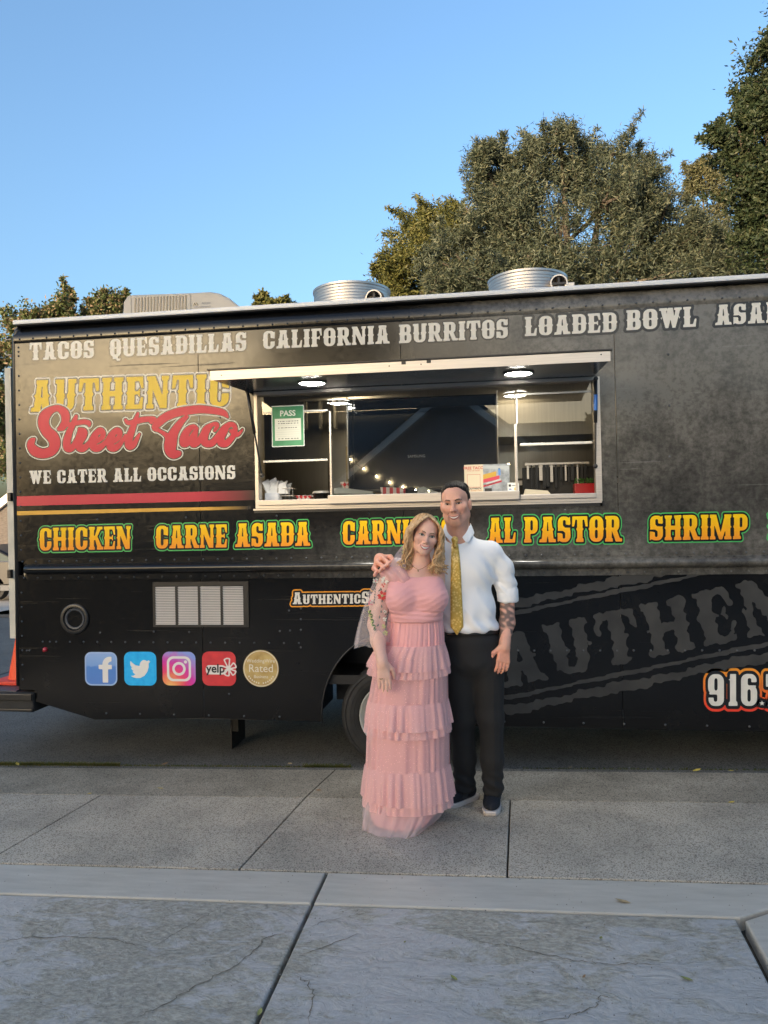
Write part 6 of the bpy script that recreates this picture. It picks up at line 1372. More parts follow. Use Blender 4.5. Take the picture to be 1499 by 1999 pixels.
def hand(S, wrist, dirv, side, k=1.0, curl=.5, nrm=None, spread=.12, fingers=None):
    """wrist point, pointing direction, thumb side vector; nrm = back-of-hand normal"""
    d = np.array(dirv, float); d /= np.linalg.norm(d); s_ = np.array(side, float); s_ -= d*(s_@d); s_ /= np.linalg.norm(s_); nb = np.cross(d, s_) if nrm is None else np.array(nrm, float); nb /= np.linalg.norm(nb)
    w0 = np.array(wrist); kn = w0+d*.088*k
    S.cap(w0-d*.01*k, w0+d*.02*k, .024*k, .026*k, .02)
    for q in (-.027, -.009, .009, .027): S.cap(w0+d*.02*k+s_*q*.6*k, kn+s_*q*k, .0145*k, .0115*k, .012)
    ln = (.068, .078, .074, .058)
    for i, q in enumerate((.029, .0098, -.0098, -.029)):
        b0 = kn+s_*q*k; dd = d+s_*(q*spread*8); p = [b0]; cur = 0
        for f_, seg in ((.0, .44), (.9, .32), (.8, .24)):
            cur += curl*f_+ (curl*.35 if f_ == 0 else 0); v = dd*math.cos(cur)-nb*math.sin(cur); p.append(p[-1]+v/np.linalg.norm(v)*ln[i]*seg*k)
        S.chain(p, [.0095*k, .0085*k, .0078*k, .0062*k], .004)
    t0 = w0+d*.022*k+s_*.026*k; t1 = t0+(d*.7+s_*.62-nb*.25)*.042*k; t2 = t1+(d*.92+s_*.22-nb*.3)*.030*k; t3 = t2+(d*.98-nb*.25)*.022*k
    S.chain([t0, t1, t2, t3], [.015*k, .0115*k, .0095*k, .0075*k], .008)
    return kn

# ------------------------------------------------------------------ the man
man = Person(925, 1578, 'man in white shirt, gold tie and dark trousers with an arm round the woman')
mp = man.P
SK_M = np.array((.77, .405, .285)); SK_W = np.array((.80, .475, .36))
S = SDF(); hk = .99; Mh = rot3(rad(-14), rad(3), rad(-5)); ho = mp(889, 984, -.045)
Th, uph = head(S, ho, Mh, hk, False, .75)
S.cap(Th(0, .025, -.075), mp(896, 1062, -.01), .060, .064, .03); S.cap(Th(0, -.02, -.085), mp(893, 1062, -.03), .045, .05, .03)
S.ell(mp(902, 1115, .0), (.155, .10, .15), .04); S.ell(mp(912, 1190, .0), (.135, .09, .13), .04); S.ell(mp(920, 1240, .0), (.135, .09, .09), .04)
S.cap(mp(845, 1082, .02), mp(955, 1084, .0), .042, None, .04)
el = mp(990, 1165, .03)
S.chain([mp(958, 1090, .0), mp(979, 1118, .014), el, mp(990, 1215, -.02), mp(985, 1258, -.085)], [.040, .040, .040, .040, .027], .02)
wr = mp(985, 1258, -.085)
hand(S, wr, mp(980, 1312, -.105)-wr, np.array((-1, -.25, 0)), 1.0, .40, nrm=(.30, -.95, 0), spread=.04)
# arm round her back: elbow behind her, fingers folded over her shoulder
S.chain([mp(838, 1078, .02), mp(792, 1118, .14), mp(757, 1100, .07), mp(741, 1090, -.065)], [.05, .043, .034, .027], .02)
hb = [(762, 1087, -.10), (747, 1089, -.105), (737, 1098, -.11), (730, 1110, -.115)]; hm = [(768, 1094, -.185), (758, 1099, -.19), (748, 1106, -.195), (736, 1115, -.19)]; ht = [(757, 1103, -.225), (749, 1109, -.23), (741, 1116, -.23), (731, 1123, -.22)]
for a, b, c in zip(hb, hm, ht):
    pa_, pb_, pc_ = mp(*a), mp(*b), mp(*c); S.cap(mp(742, 1092, -.06), pa_, .024, .0135, .014)
    S.chain([pa_, pb_, pc_], [.0125, .0108, .0088], .005)
V, Q = S.mesh(.0042)
C_ = np.tile(SK_M, (len(V), 1)); head_cols(V, C_, ho, Mh, hk, uph, False, SK_M)
# tattoos on the forearm, flushed knuckles
fa_, fb_ = mp(990, 1170, .02), mp(985, 1250, -.03); tt = np.clip(((V-fa_)@(fb_-fa_))/((fb_-fa_)@(fb_-fa_)), 0, 1); dd_ = np.linalg.norm(V-(fa_+tt[:, None]*(fb_-fa_)), axis=1)
pat = np.sin(V[:, 0]*75+np.sin(V[:, 2]*70)*2+1)*np.sin(V[:, 2]*62+np.sin(V[:, 0]*50)*2)+.4*np.sin(V[:, 2]*190+V[:, 0]*120)+.25
tm = (dd_ < .06)*(V[:, 2] < mp(990, 1172)[2])*(V[:, 2] > mp(990, 1243)[2])*(V[:, 0] > mp(970, 1200)[0])*np.clip(.45+pat*.9, 0, 1)
C_ = C_*(1-.82*tm[:, None])+np.array((.045, .05, .05))*.82*tm[:, None]
hd_ = ((V[:, 2] < mp(980, 1262)[2]) & (V[:, 0] > mp(950, 1262)[0])) | (V[:, 0] < mp(780, 1100)[0])
C_[hd_] = C_[hd_]*np.array((1.05, .92, .88))
M_SKIN_M = vcol_mat('skin_tanned', .48, .12, .45); M_SKIN_W = vcol_mat('skin_fair', .45, .14, .45)
man.add('body', V, Q, M_SKIN_M, C_)
face_parts(man, Th, Mh, hk, uph, False, (.035, .018, .012), (V, Q))
# slicked-back dark hair
H_ = SDF(); tH = lambda x, y, z: ho+Mh @ (np.array((x, y, z))*hk)
H_.ell(tH(0, .034, .038), np.array((.0785, .096, .087))*hk, .01, rot=Mh); H_.ell(tH(0, -.008, .080), np.array((.060, .070, .036))*hk, .03, rot=Mh)
[H_.ell(tH(q_*.026, -.106, .0), np.array((.062, .085, .111))*hk, .010, 'sub', rot=Mh) for q_ in (-1, 1)]; H_.ell(tH(0, -.035, -.125), np.array((.12, .115, .115))*hk, .012, 'sub', rot=Mh)
def comb(X, Y, Z): return .0013*np.sin(X*520+np.sin(Y*40)*1.5)
Vh, Qh = H_.mesh(.0035, comb)
man_hair = man.add('hair', Vh, Qh, pm('dark_hair', (.013, .010, .008), .55, spec=.25, bump=.5, bs=260, stretch=(1, .15, .15)))
for k in range(110):                                   # combed-back strands break the smooth cap
    a_ = rad(random.uniform(-72, 72)); f0 = rad(random.uniform(60, 74)); pts = []
    for f_ in np.linspace(f0, rad(random.uniform(120, 165)), 7): pts.append(tH(.0800*math.sin(a_), .034-.0975*math.cos(a_)*math.cos(f_), .038+.0885*math.cos(a_)**.6*math.sin(f_)))
    man.mb(MB().tube(pts, [.0006, .0014, .0016, .0016, .0015, .0012, .0006], 4), 'hair_strand', MATS['dark_hair'], man_hair)
# shirt
S = SDF()
S.ell(mp(902, 1112, .0), (.182, .122, .175), .05); S.ell(mp(912, 1190, -.005), (.158, .118, .15), .05); S.cap(mp(848, 1078, .015), mp(956, 1076, .0), .062, .056, .05); S.cap(mp(893, 1050, .02), mp(893, 1075, .0), .085, .09, .03)
S.ell(mp(918, 1222, -.005), (.160, .120, .060), .03)
S.chain([mp(962, 1084, .0), mp(980, 1108, .012), mp(987, 1140, .022), mp(990, 1165, .02)], [.062, .056, .052, .051], .03)
S.chain([mp(840, 1078, .02), mp(795, 1116, .14), mp(775, 1108, .11)], [.068, .062, .056], .03)
S.cap(mp(990, 1156, .022), mp(991, 1166, .018), .0545, None, .004); S.ell(mp(993, 1173, .018)-np.array((0, 0, .05)), (.085, .085, .050), .003, 'sub')                      # rolled cuff
S.half(mp(920, 1231, 0), (0, 0, -1)); 
cuffn = np.array((.10, -.05, -1)); cuffn /= np.linalg.norm(cuffn)
S.p.append(('c', mp(993, 1205, 0), mp(991, 1180, .0), .10, .075, .003, 'sub', 1)) if False else None
S.cap(Th(0, .02, -.06), mp(893, 1052, -.02), .064, .062, .008, 'sub')
ez = mp(990, 1140)[2]; wz_ = mp(910, 1215)[2]; axx = mp(972, 1110)
def folds(X, Y, Z):
    a = np.exp(-((Z-ez)/.075)**2)*(X > axx[0]-.005)*.0042*np.sin((Z*1.0+X*.9)*78+np.sin(X*45+Z*31)*1.7)
    b = np.exp(-((Z-wz_)/.07)**2)*.0055*np.sin(X*70+Z*28+np.sin(Z*38)*1.2)
    c = .0042*np.exp(-(((X-axx[0]+.05)/.08)**2+((Z-axx[2]+.02)/.11)**2))*np.sin((Z*.8+X*1.1)*82)
    rg_ = lambda t_: (1-np.abs(np.sin(t_)))**3
    d = -.0055*rg_((Z+X*.75)*30+np.sin(X*20)*.8)*np.exp(-((X-axx[0]-.02)/.06)**2)*np.exp(-((Z-axx[2]+.06)/.09)**2)-.004*rg_((Z*.35+X)*26+np.sin(Z*12))*np.exp(-((Z-wz_-.05)/.09)**2)
    return a+b+c+d+.0022*np.sin(X*31+Z*17)*np.sin(Z*23-X*9+Y*20)
V, Q = S.mesh(.0055, folds)
M_SHIRT = pm('white_cotton', (.90, .89, .88), .75, bump=.5, bs=8, sheen=.15, bd=.012, stretch=(1.6, 1, .7))
shirt = man.add('shirt', V, Q, M_SHIRT)
def front(V, Q):
    bv = BVHTree.FromPolygons([tuple(v) for v in V], [tuple(int(i) for i in q) for q in Q])
    def f(x, z, y0=-1.0):
        h = bv.ray_cast(Vector((x, y0, z)), Vector((0, 1, 0))); return None if h[0] is None else h[0].y
    return f
fsh = front(V, Q)
# sleeve end: cut the cuff open with a dark inner ring
def ring(P_, pts, r, n, name, mat, parent=None): return P_.mb(MB().tube(pts, r, n, cap=False), name, mat, parent)
cu_ = ring(man, [mp(990, 1150, .023), mp(990.5, 1152, .022), mp(991.5, 1173, .017), mp(991.5, 1174, .017)], [.0545, .0575, .0580, .054], 28, 'rolled_cuff', M_SHIRT, shirt)
# collar: a standing band and two folded points
nk = mp(894, 1034, -.01); col_ = MB()
for sgn in (-1, 1):
    inner = [(.0, -.062, -.030), (.022, -.058, -.014), (.048, -.036, .004), (.062, .0, .016), (.056, .040, .024)]
    top = [(x*sgn, y, z+.012) for x, y, z in inner]; low = [(.036*sgn, -.088, -.064), (.050*sgn, -.072, -.040), (.068*sgn, -.046, -.022), (.080*sgn, .0, -.012), (.072*sgn, .05, -.004)]
    o_ = np.array(nk)+np.array((0, 0, -.004)); g3 = np.array((1.12, 1.08, 1.3)); P0 = [tuple(o_+np.array(p)*g3) for p in top]; P1 = [tuple(o_+np.array(p)*g3) for p in low]
    n_ = len(P0); col_.add(P0+P1, [(i, i+1, n_+i+1, n_+i) for i in range(n_-1)])
cl = man.mb(col_, 'collar', M_SHIRT, shirt); sd = cl.modifiers.new('s', 'SOLIDIFY'); sd.thickness = .004; ss = cl.modifiers.new('u', 'SUBSURF'); ss.levels = 2; ss.render_levels = 2
# shirt placket
pv = []
for py_ in np.linspace(1072, 1228, 22):
    for off in (-.016, .016):
        q = mp(891+(py_-1072)*.03, py_, 0); y = fsh(q[0]+off, q[2]); pv.append((q[0]+off, (y if y is not None else -.12)-.0012, q[2]))
man.mb(MB().add(pv, [(2*i, 2*i+1, 2*i+3, 2*i+2) for i in range(21)]), 'placket', M_SHIRT, shirt)
# tie
def gold_mat():
    m = bpy.data.materials.new('gold_paisley'); m.use_nodes = True; t = m.node_tree; b = t.nodes['Principled BSDF']; L = t.links.new; tc = N(t, 'ShaderNodeTexCoord')
    v = N(t, 'ShaderNodeTexVoronoi'); v.inputs['Scale'].default_value = 85; n = N(t, 'ShaderNodeTexNoise'); n.inputs['Scale'].default_value = 60; n.inputs['Detail'].default_value = 3; L(tc.outputs['Object'], n.inputs['Vector']); L(n.outputs['Color'], v.inputs['Vector']) if False else L(tc.outputs['Object'], v.inputs['Vector'])
    r = N(t, 'ShaderNodeValToRGB'); r.color_ramp.elements[0].position = .2; r.color_ramp.elements[1].position = .6; r.color_ramp.elements[0].color = (.95, .68, .22, 1); r.color_ramp.elements[1].color = (.66, .39, .06, 1); L(v.outputs[0], r.inputs[0]); L(r.outputs[0], b.inputs['Base Color']); b.inputs['Roughness'].default_value = .38; b.inputs['Specular IOR Level'].default_value = .6
    return m
M_GOLDT = gold_mat()
tv_ = []; rows = [(1062, 6.5), (1085, 8), (1115, 9.5), (1150, 10.5), (1185, 11.5), (1205, 12), (1218, 12), (1233, .6)]
for py_, hw in rows:
    cxp = 884.5+(py_-1062)*.021
    for u in (-1, -.5, 0, .5, 1):
        q = mp(cxp+hw*u, py_, 0); q0 = mp(cxp, py_, 0); y = fsh(q0[0], q0[2]); y = (-.125 if y is None else y); tv_.append((q[0], y-.008-.004*(1-u*u), q[2]))
fq = [(5*i+j, 5*i+j+1, 5*i+j+6, 5*i+j+5) for i in range(len(rows)-1) for j in range(4)]
tie = man.mb(MB().add(tv_, fq), 'necktie', M_GOLDT); sd = tie.modifiers.new('s', 'SOLIDIFY'); sd.thickness = .004; sd.offset = 0
kn_ = SDF(); q = mp(884, 1057, 0); yk = fsh(q[0], mp(884, 1075)[2]) or -.12
kn_.cap((q[0], yk-.016, q[2]+.012), (q[0]+.001, yk-.012, q[2]-.016), .0185, .0125, .006); Vk, Qk = kn_.mesh(.004); man.add('tie_knot', Vk, Qk, M_GOLDT, parent=tie)
# trousers
S = SDF()
S.ell(mp(921, 1252, .005), (.158, .122, .085), .05); S.ell(mp(923, 1285, .01), (.168, .130, .10), .05)
S.chain([mp(950, 1290, .0), mp(958, 1400, -.01), mp(960, 1480, .0), mp(962, 1540, .01)], [.098, .068, .060, .055], .03); S.chain([mp(894, 1290, .02), mp(901, 1400, .04), mp(906, 1480, .08), mp(908, 1538, .09)], [.098, .070, .062, .058], .03)
S.half(mp(920, 1226, 0), (0, 0, 1)); zhem = mp(962, 1553, 0)[2]; S.half(np.array((0, 0, zhem)), (0, 0, -1))
crx = mp(960, 1450)[0]; kz = mp(960, 1530)[2]; hz_ = mp(930, 1300)[2]
def tf(X, Y, Z):
    h_ = np.exp(-((Z-kz)/.06)**2); return h_*.006*np.sin(Z*95+X*42)+np.exp(-((Z-hz_)/.06)**2)*.0015*np.sin(Z*80-np.abs(X-mp(923, 1300)[0])*90)+.0025*np.sin(X*24+Z*9)*np.sin(Z*14)-.0035*np.exp(-((X-crx-.004)/.006)**2)*(Y < 0)*(Z < hz_-.06)
V, Q = S.mesh(.006, tf)
M_TROU = pm('charcoal_wool', (.013, .0125, .0125), .85, bump=.1, bs=300, sheen=.03)
trs = man.add('trousers', V, Q, M_TROU); ftr = front(V, Q)
wb = []
for a in np.linspace(0, 2*math.pi, 41):
    for z_ in (1226, 1234): q = mp(921, z_, .005); wb.append((q[0]+.153*math.cos(a), q[1]+.116*math.sin(a), q[2]))
man.mb(MB().add(wb, [(2*i, 2*i+1, 2*i+3, 2*i+2) for i in range(40)]), 'waistband', pm('belt_black', (.008, .008, .008), .45), trs)
# slip-on shoes with pale soles
def shoe(toe, heel, wd, nm):
    t_ = np.array(man.inv @ on_ground(*toe)); h_ = np.array(man.inv @ on_ground(*heel)); d = h_-t_; L_ = np.linalg.norm(d); d /= L_; s_ = np.array((-d[1], d[0], 0)); up_ = np.array((0, 0, 1))
    prof = [(0, .55), (.05, .82), (.16, 1.0), (.32, 1.04), (.5, .92), (.7, .82), (.88, .84), (.97, .66), (1.0, .4)]
    ol = [t_+d*L_*u+s_*wd*w_ for u, w_ in prof]+[t_+d*L_*u-s_*wd*w_ for u, w_ in prof[::-1]]
    n_ = len(ol); m_ = MB(); lv = [(0, 0, .97), (.004, 0, 1.0), (.020, 0, 1.03), (.026, 0, 1.0)]; c_ = sum(ol)/n_
    m_.add([tuple(c_+(p-c_)*sc_+up_*z_) for z_, _, sc_ in lv for p in ol], [(r*n_+i, r*n_+(i+1) % n_, (r+1)*n_+(i+1) % n_, (r+1)*n_+i) for r in range(3) for i in range(n_)]+[tuple(range(n_-1, -1, -1)), tuple(range(3*n_, 4*n_))])
    S = SDF(); R_ = np.column_stack([d, s_, up_])
    S.ell(t_+d*L_*.27+up_*.040, (L_*.26, wd*.98, .036), .02, rot=R_); S.ell(t_+d*L_*.62+up_*.052, (L_*.36, wd*.84, .048), .03, rot=R_); S.half(t_+up_*.0245, (0, 0, -1), .003)
    V, Q = S.mesh(.005); sh_ = man.add('shoe', V, Q, pm('navy_knit', (.010, .012, .018), .85, bump=.3, bs=260))
    so2 = man.mb(m_, 'sole', pm('pale_sole', (.58, .53, .50), .6), sh_, smooth=35)
    st_ = [t_+d*L_*.40+s_*wd*math.cos(a)*1.0+up_*(.030+.052*math.sin(a)) for a in np.linspace(0, math.pi, 13)]; st2 = [p+d*L_*.16+up_*.006 for p in st_]
    man.mb(MB().add([tuple(p) for p in st_+st2], [(i, i+1, 14+i, 13+i) for i in range(12)]), 'strap', pm('grey_knit', (.025, .027, .03), .8), sh_)
shoe((959, 1593), (962, 1560), .047, 'r') if False else shoe((958, 1594), (964, 1548), .048, 'r')
shoe((868, 1577), (930, 1556), .046, 'l')

# ------------------------------------------------------------------ the woman
wom = Person(800, 1604, 'smiling woman with blonde wavy hair in a long pink ruffled tulle dress')
wp = wom.P
S = SDF(); wk = .885; Mw = rot3(rad(6), rad(2), rad(14)); wo_ = wp(829, 1046, -.035)
Tw, upw = head(S, wo_, Mw, wk, True, .9)
S.cap(Tw(0, .022, -.075), wp(820, 1106, .01), .045, .047, .025); S.cap(wp(820, 1104, .01), wp(815, 1125, .0), .052, .07, .04)
S.cap(wp(768, 1128, .015), wp(850, 1122, .02), .048, None, .05); S.ell(wp(812, 1150, .005), (.15, .085, .10), .05)
sh = wp(762, 1128, .01)
S.chain([sh, wp(741, 1175, -.02), wp(734, 1220, -.04)], [.052, .050, .042], .025); S.chain([wp(734, 1220, -.04), wp(738, 1250, -.10), wp(746, 1292, -.185)], [.042, .037, .0255], .02)
wrw = wp(746, 1291, -.185); hand(S, wrw, wp(752, 1346, -.205)-wrw, np.array((1, .1, -.1)), .90, .10, nrm=(.12, -1, .05), spread=.10)
V, Q = S.mesh(.0042)
C_ = np.tile(SK_W, (len(V), 1)); head_cols(V, C_, wo_, Mw, wk, upw, True, SK_W)
ch = np.exp(-(((V[:, 0]-wp(818, 1112)[0])/.09)**2+((V[:, 2]-wp(818, 1114)[2])/.05)**2)); C_ = C_*(1-.35*ch[:, None])+np.array((.58, .27, .20))*.35*ch[:, None]
wom.add('body', V, Q, M_SKIN_W, C_)
face_parts(wom, Tw, Mw, wk, upw, True, (.05, .06, .055), (V, Q))
# fingernails and ring
M_NAIL = pm('grey_nail', (.34, .32, .32), .2)
# hair: long wavy locks falling from the parting
M_BLOND = pm('blonde_hair', (.54, .29, .12), .45, spec=.35, col2=(.95, .67, .38), vs=34, stretch=(3, 3, .35), bump=.5, bs=150)
HS = SDF(); HS.ell(Tw(0, .040, .040), np.array((.083, .092, .088))*wk, .01, rot=Mw); HS.ell(Tw(0, -.100, -.012), np.array((.075, .085, .090))*wk, .012, 'sub', rot=Mw); HS.ell(Tw(0, .055, -.04), np.array((.075, .060, .09))*wk, .03, rot=Mw)
def strands(X, Y, Z): return .0016*np.sin(X*300+np.sin(Z*40)*2)
Vh, Qh = HS.mesh(.004, strands); hair = wom.add('hair', Vh, Qh, M_BLOND)
lk = random.Random(11)
for k in range(90):                                    # fine strands over the crown, combed from the parting
    sgn = 1 if k % 2 else -1; t0 = lk.uniform(-.9, 1.0); pts = []
    for u in np.linspace(0, 1, 7):
        a_ = u*1.75; pts.append(Tw(-.012*(1-u)+sgn*.084*math.sin(a_), .035+.085*t0*math.cos(a_*.25), .040+.091*math.cos(a_)*math.sqrt(max(.05, 1-.75*t0*t0))))
    wom.mb(MB().tube(pts, [.0012, .0022, .0026, .0026, .0024, .0020, .0010], 4), 'hair_strand', M_BLOND, hair)
def lock(pts, r0, ph):
    P_ = [np.array(p) for p in pts]; q = []
    for i in range(len(P_)-1):
        p0, p1, p2, p3 = P_[max(i-1, 0)], P_[i], P_[i+1], P_[min(i+2, len(P_)-1)]
        for t_ in np.linspace(0, 1, 6)[:-1]: q.append(.5*((2*p1)+(p2-p0)*t_+(2*p0-5*p1+4*p2-p3)*t_*t_+(3*p1-p0-3*p2+p3)*t_**3))
    q.append(P_[-1]); n = len(q); out = []
    for i, p in enumerate(q):
        u = i/(n-1); a = .030*max(0, u-.25)*1.4; out.append(p+np.array((a*math.sin(u*17+ph), a*.7*math.cos(u*15+ph), 0)))
    return out, [r0*(.55+.6*math.sin(math.pi*min(1, .12+u*.95))) for u in np.linspace(0, 1, n)]
for k in range(170):
    sgn = -1 if k < 82 else 1; u = lk.random(); back = lk.uniform(-.03, .07)
    a = Tw(-.012+sgn*.006, -.045+back*.9, .118-.03*abs(back)); b_ = Tw(sgn*(.056+.018*u), -.060+back*1.1, .078-.014*u); c = Tw(sgn*(.090+.012*u), -.030+back*1.2, .0)
    if sgn < 0: e = wp(796+lk.uniform(-5, 6), 1086, -.035+back*.6); f = wp(788+lk.uniform(-9, 10), 1104+lk.uniform(-7, 11), -.055+back*.5)
    else: e = wp(858+lk.uniform(-7, 4), 1092, -.035+back*.6); f = wp(857+lk.uniform(-15, 8), 1111+lk.uniform(-9, 11), -.06+back*.5)
    pts, rs = lock([a, b_, c, e, f], lk.uniform(.0022, .0062), lk.uniform(0, 6))
    wom.mb(MB().tube(pts, rs, 5), 'hair_lock', M_BLOND, hair)
# jewellery
M_GOLDJ = pm('gold_chain', (.65, .45, .22), .25, metal=1)
nkp = [wp(x, y, d_) for x, y, d_ in ((800, 1098, -.035), (808, 1107, -.072), (816, 1112, -.086), (824, 1110, -.080), (834, 1104, -.06), (841, 1098, -.035))]
nl_ = wom.mb(MB().tube(nkp, .0011, 5), 'necklace', M_GOLDJ); wom.mb(MB().lathe([(.0003, -.005), (.004, 0), (.0003, .005)], 8, tuple(nkp[2]+np.array((0, -.003, -.006)))), 'pendant', M_GOLDJ, nl_)
for q in ((-1, 1)): wom.mb(MB().lathe([(.0003, -.006), (.004, 0), (.0003, .006)], 8, tuple(Tw(q*.075, .0, -.048))), 'earring', M_GOLDJ)
rg = wp(744, 1325, -.213); wom.mb(MB().lathe([(.0080, -.002), (.0095, 0), (.0080, .002)], 14, tuple(rg)), 'ring', M_GOLDJ)
# dress: bodice
M_PINK = pm('pink_tulle', (.83, .40, .385), .72, sheen=.25, bump=.25, bs=22, stretch=(1, 1, 3.2), bd=.012)
M_PINK2 = pm('pink_lining', (.80, .36, .35), .7, sheen=.2)
def sheer(name, col, alpha, rough=.7, dots=True):
    m = bpy.data.materials.new(name); m.use_nodes = True; t = m.node_tree; b = t.nodes['Principled BSDF']; b.inputs['Base Color'].default_value = (*col, 1); b.inputs['Roughness'].default_value = rough; b.inputs['Alpha'].default_value = alpha; b.inputs['Sheen Weight'].default_value = .3; L = t.links.new
    if not dots: return m
    tc = N(t, 'ShaderNodeTexCoord'); v = N(t, 'ShaderNodeTexVoronoi'); v.inputs['Scale'].default_value = 95; L(tc.outputs['Object'], v.inputs['Vector']); lt = N(t, 'ShaderNodeMath', operation='LESS_THAN'); lt.inputs[1].default_value = .16; L(v.outputs[0], lt.inputs[0])
    q = N(t, 'ShaderNodeMapRange'); q.inputs[3].default_value = alpha; q.inputs[4].default_value = min(1, alpha+.3); L(lt.outputs[0], q.inputs[0]); L(q.outputs[0], b.inputs['Alpha'])
    return m
M_TULLE = sheer('pink_dotted_tulle', (.95, .55, .52), .60); M_VEIL = sheer('pale_veil', (.86, .66, .66), .34, dots=False); M_SLEEVE = sheer('sheer_sleeve', (.95, .84, .80), .19, dots=False)
S = SDF()
S.ell(wp(812, 1160, .0), (.150, .105, .115), .04); S.ell(wp(782, 1170, -.070), (.078, .072, .080), .05); S.ell(wp(845, 1168, -.068), (.080, .074, .080), .05); S.ell(wp(811, 1205, -.01), (.143, .112, .06), .05); S.ell(wp(808, 1240, .0), (.150, .115, .08), .06); S.cap(wp(776, 1140, -.045), wp(848, 1137, -.045), .034, None, .05)
topn = np.array((.02, .10, 1.0)); S.half(wp(815, 1125.5, -.06), topn/np.linalg.norm(topn), .006); S.half(wp(810, 1211, 0), (0, 0, -1))
bz = wp(812, 1165)[2]; bxx = wp(814, 1165)[0]
def wrapf(X, Y, Z):
    f = (Y < .0)*np.exp(-((Z-bz)/.09)**2); u = Z-bz; v = X-bxx
    return f*.0011*np.sin((u*1.0-v*.45)*210+np.sin(v*40)*1.2)+(Z < bz-.055)*(Z > bz-.11)*.0014*np.sin(u*260+v*22)
V, Q = S.mesh(.0045, wrapf)
dress = wom.add('dress', V, Q, M_PINK); fbo = front(V, Q)
# skirt and ruffles: pleated rings
rP = np.random.default_rng(21); ph_ = rP.uniform(0, 6.28, 12)
def pleat(th, n0, seed=0):
    f = np.sin(n0*th+ph_[seed]+2.2*np.sin(3*th+ph_[seed+1])+1.1*np.sin(7*th))*.55+np.sin(n0*1.7*th+ph_[seed+2]+1.9*np.sin(5*th))*.30+np.sin(n0*.45*th+ph_[seed+3])*.45
    return np.tanh(f*1.2)*(.65+.35*np.sin(4*th+ph_[seed]))
def ringed(rows, n, npl, seed, name, mat, parent, hemv=0.0, arc=(0, 2*math.pi)):
    """rows: (py, xl, xr, pleat amplitude, front depth)"""
    th = np.linspace(arc[0], arc[1], n); vs = []
    pl_ = pleat(th, npl, seed)
    for i, (py_, xl, xr, amp, fd) in enumerate(rows):
        a, b = wp(xl, py_, 0), wp(xr, py_, 0); cx_ = (a[0]+b[0])/2; rx = (b[0]-a[0])/2; z_ = (a[2]+b[2])/2; ry = rx*.80 if fd is None else fd
        r_ = 1+0*th; X = cx_+np.cos(th)*(rx+amp*pl_); Y = .0+np.sin(th)*(ry+amp*pl_); Z = z_+hemv*(i == len(rows)-1)*(.6*pl_+np.sin(2*th+1)*.5)
        Z = np.maximum(Z, .004) if not np.isscalar(Z) else np.full(n, max(Z, .004))
        vs += list(zip(X, Y, Z))
    m = len(rows); o = wom.mb(MB().add(vs, [(i*n+j, i*n+j+1, (i+1)*n+j+1, (i+1)*n+j) for i in range(m-1) for j in range(n-1)]), name, mat, parent)
    return o
NR = 420
ringed([(1206, 757, 864, .001, .122), (1212, 756, 865, .0035, .124), (1235, 753, 867, .006, .130), (1262, 747, 868, .007, .138)], NR, 38, 0, 'gathered_panel', M_PINK, dress)
ringed([(1256, 754, 863, .002, .112), (1300, 741, 863, .005, .12), (1340, 731, 863, .006, .125), (1375, 728, 863, .006, .125), (1430, 726, 864, .007, .13), (1495, 724, 866, .007, .135), (1560, 720, 868, .008, .14), (1588, 722, 850, .008, .14), (1606, 730, 836, .008, .13)], NR, 13, 2, 'skirt_lining', M_PINK2, dress)
ringed([(1256, 748, 868, .003, .130), (1310, 729, 873, .010, .150), (1365, 719, 874, .010, .157), (1430, 716, 876, .012, .162), (1492, 714, 877, .011, .166)], NR, 17, 5, 'skirt_overlay', M_TULLE, dress)
ringed([(1490, 718, 873, .006, .150), (1545, 713, 874, .010, .160), (1575, 706, 868, .014, .18), (1590, 704, 858, .018, .20), (1604, 704, 842, .020, .212), (1613, 706, 836, .020, .216)], NR, 11, 7, 'hem_veil', M_VEIL, dress, hemv=.008)
for top, a, b, tl, tr, bl_, br_, nf in ((1258, 1300, 1315, 746, 868, 716, 878, 25), (1367, 1411, 1427, 719, 874, 711, 880, 23), (1493, 1551, 1568, 714, 877, 707, 884, 26)):
    w2 = (b-top); rf = ringed([(top, tl, tr, .003, None if False else .150+.010*(top > 1300)), (top+w2*.3, tl+(bl_-tl)*.45, tr+(br_-tr)*.5, .009, .160+.010*(top > 1300)), (b, bl_, br_, .017, .172+.012*(top > 1300))], 560, nf, 4, 'ruffle', M_TULLE, dress, hemv=.006)
    ringed([(top-3, tl-1, tr+1, .003, .152+.010*(top > 1300)), (top, tl-2, tr+1, .006, .156+.010*(top > 1300)), (top+(a-top)*.4, tl+(bl_-tl)*.6, tr+(br_-tr)*.6, .012, .168+.010*(top > 1300)), (a, bl_+1, br_, .020, .182+.012*(top > 1300))], 560, nf*.93, 6, 'ruffle_layer', M_TULLE, rf, hemv=.007)
# shoe under the hem, with a crystal buckle
tq = np.array(wom.inv @ on_ground(797, 1611)); S = SDF(); S.cap(tq+np.array((-.004, .02, .022)), tq+np.array((.012, .15, .04)), .030, .036, .02); S.cap(tq+np.array((-.075, .04, .022)), tq+np.array((-.05, .16, .04)), .028, .034, .02); S.half((0, 0, .004), (0, 0, -1))
V, Q = S.mesh(.006); ws = wom.add('shoes', V, Q, pm('pink_satin', (.66, .26, .27), .4))
cr = MB()
for k in range(16): x, z_ = lk.uniform(-.025, .022), lk.uniform(.036, .058); cr.lathe([(.0003, -.005), (.005, 0), (.0003, .005)], 5, (tq[0]+x, tq[1]-.026-.1*(z_ > .05)*0, z_+.0))
wom.mb(cr, 'buckle', pm('crystal', (.8, .8, .8), .1, spec=.9), ws, smooth=False)
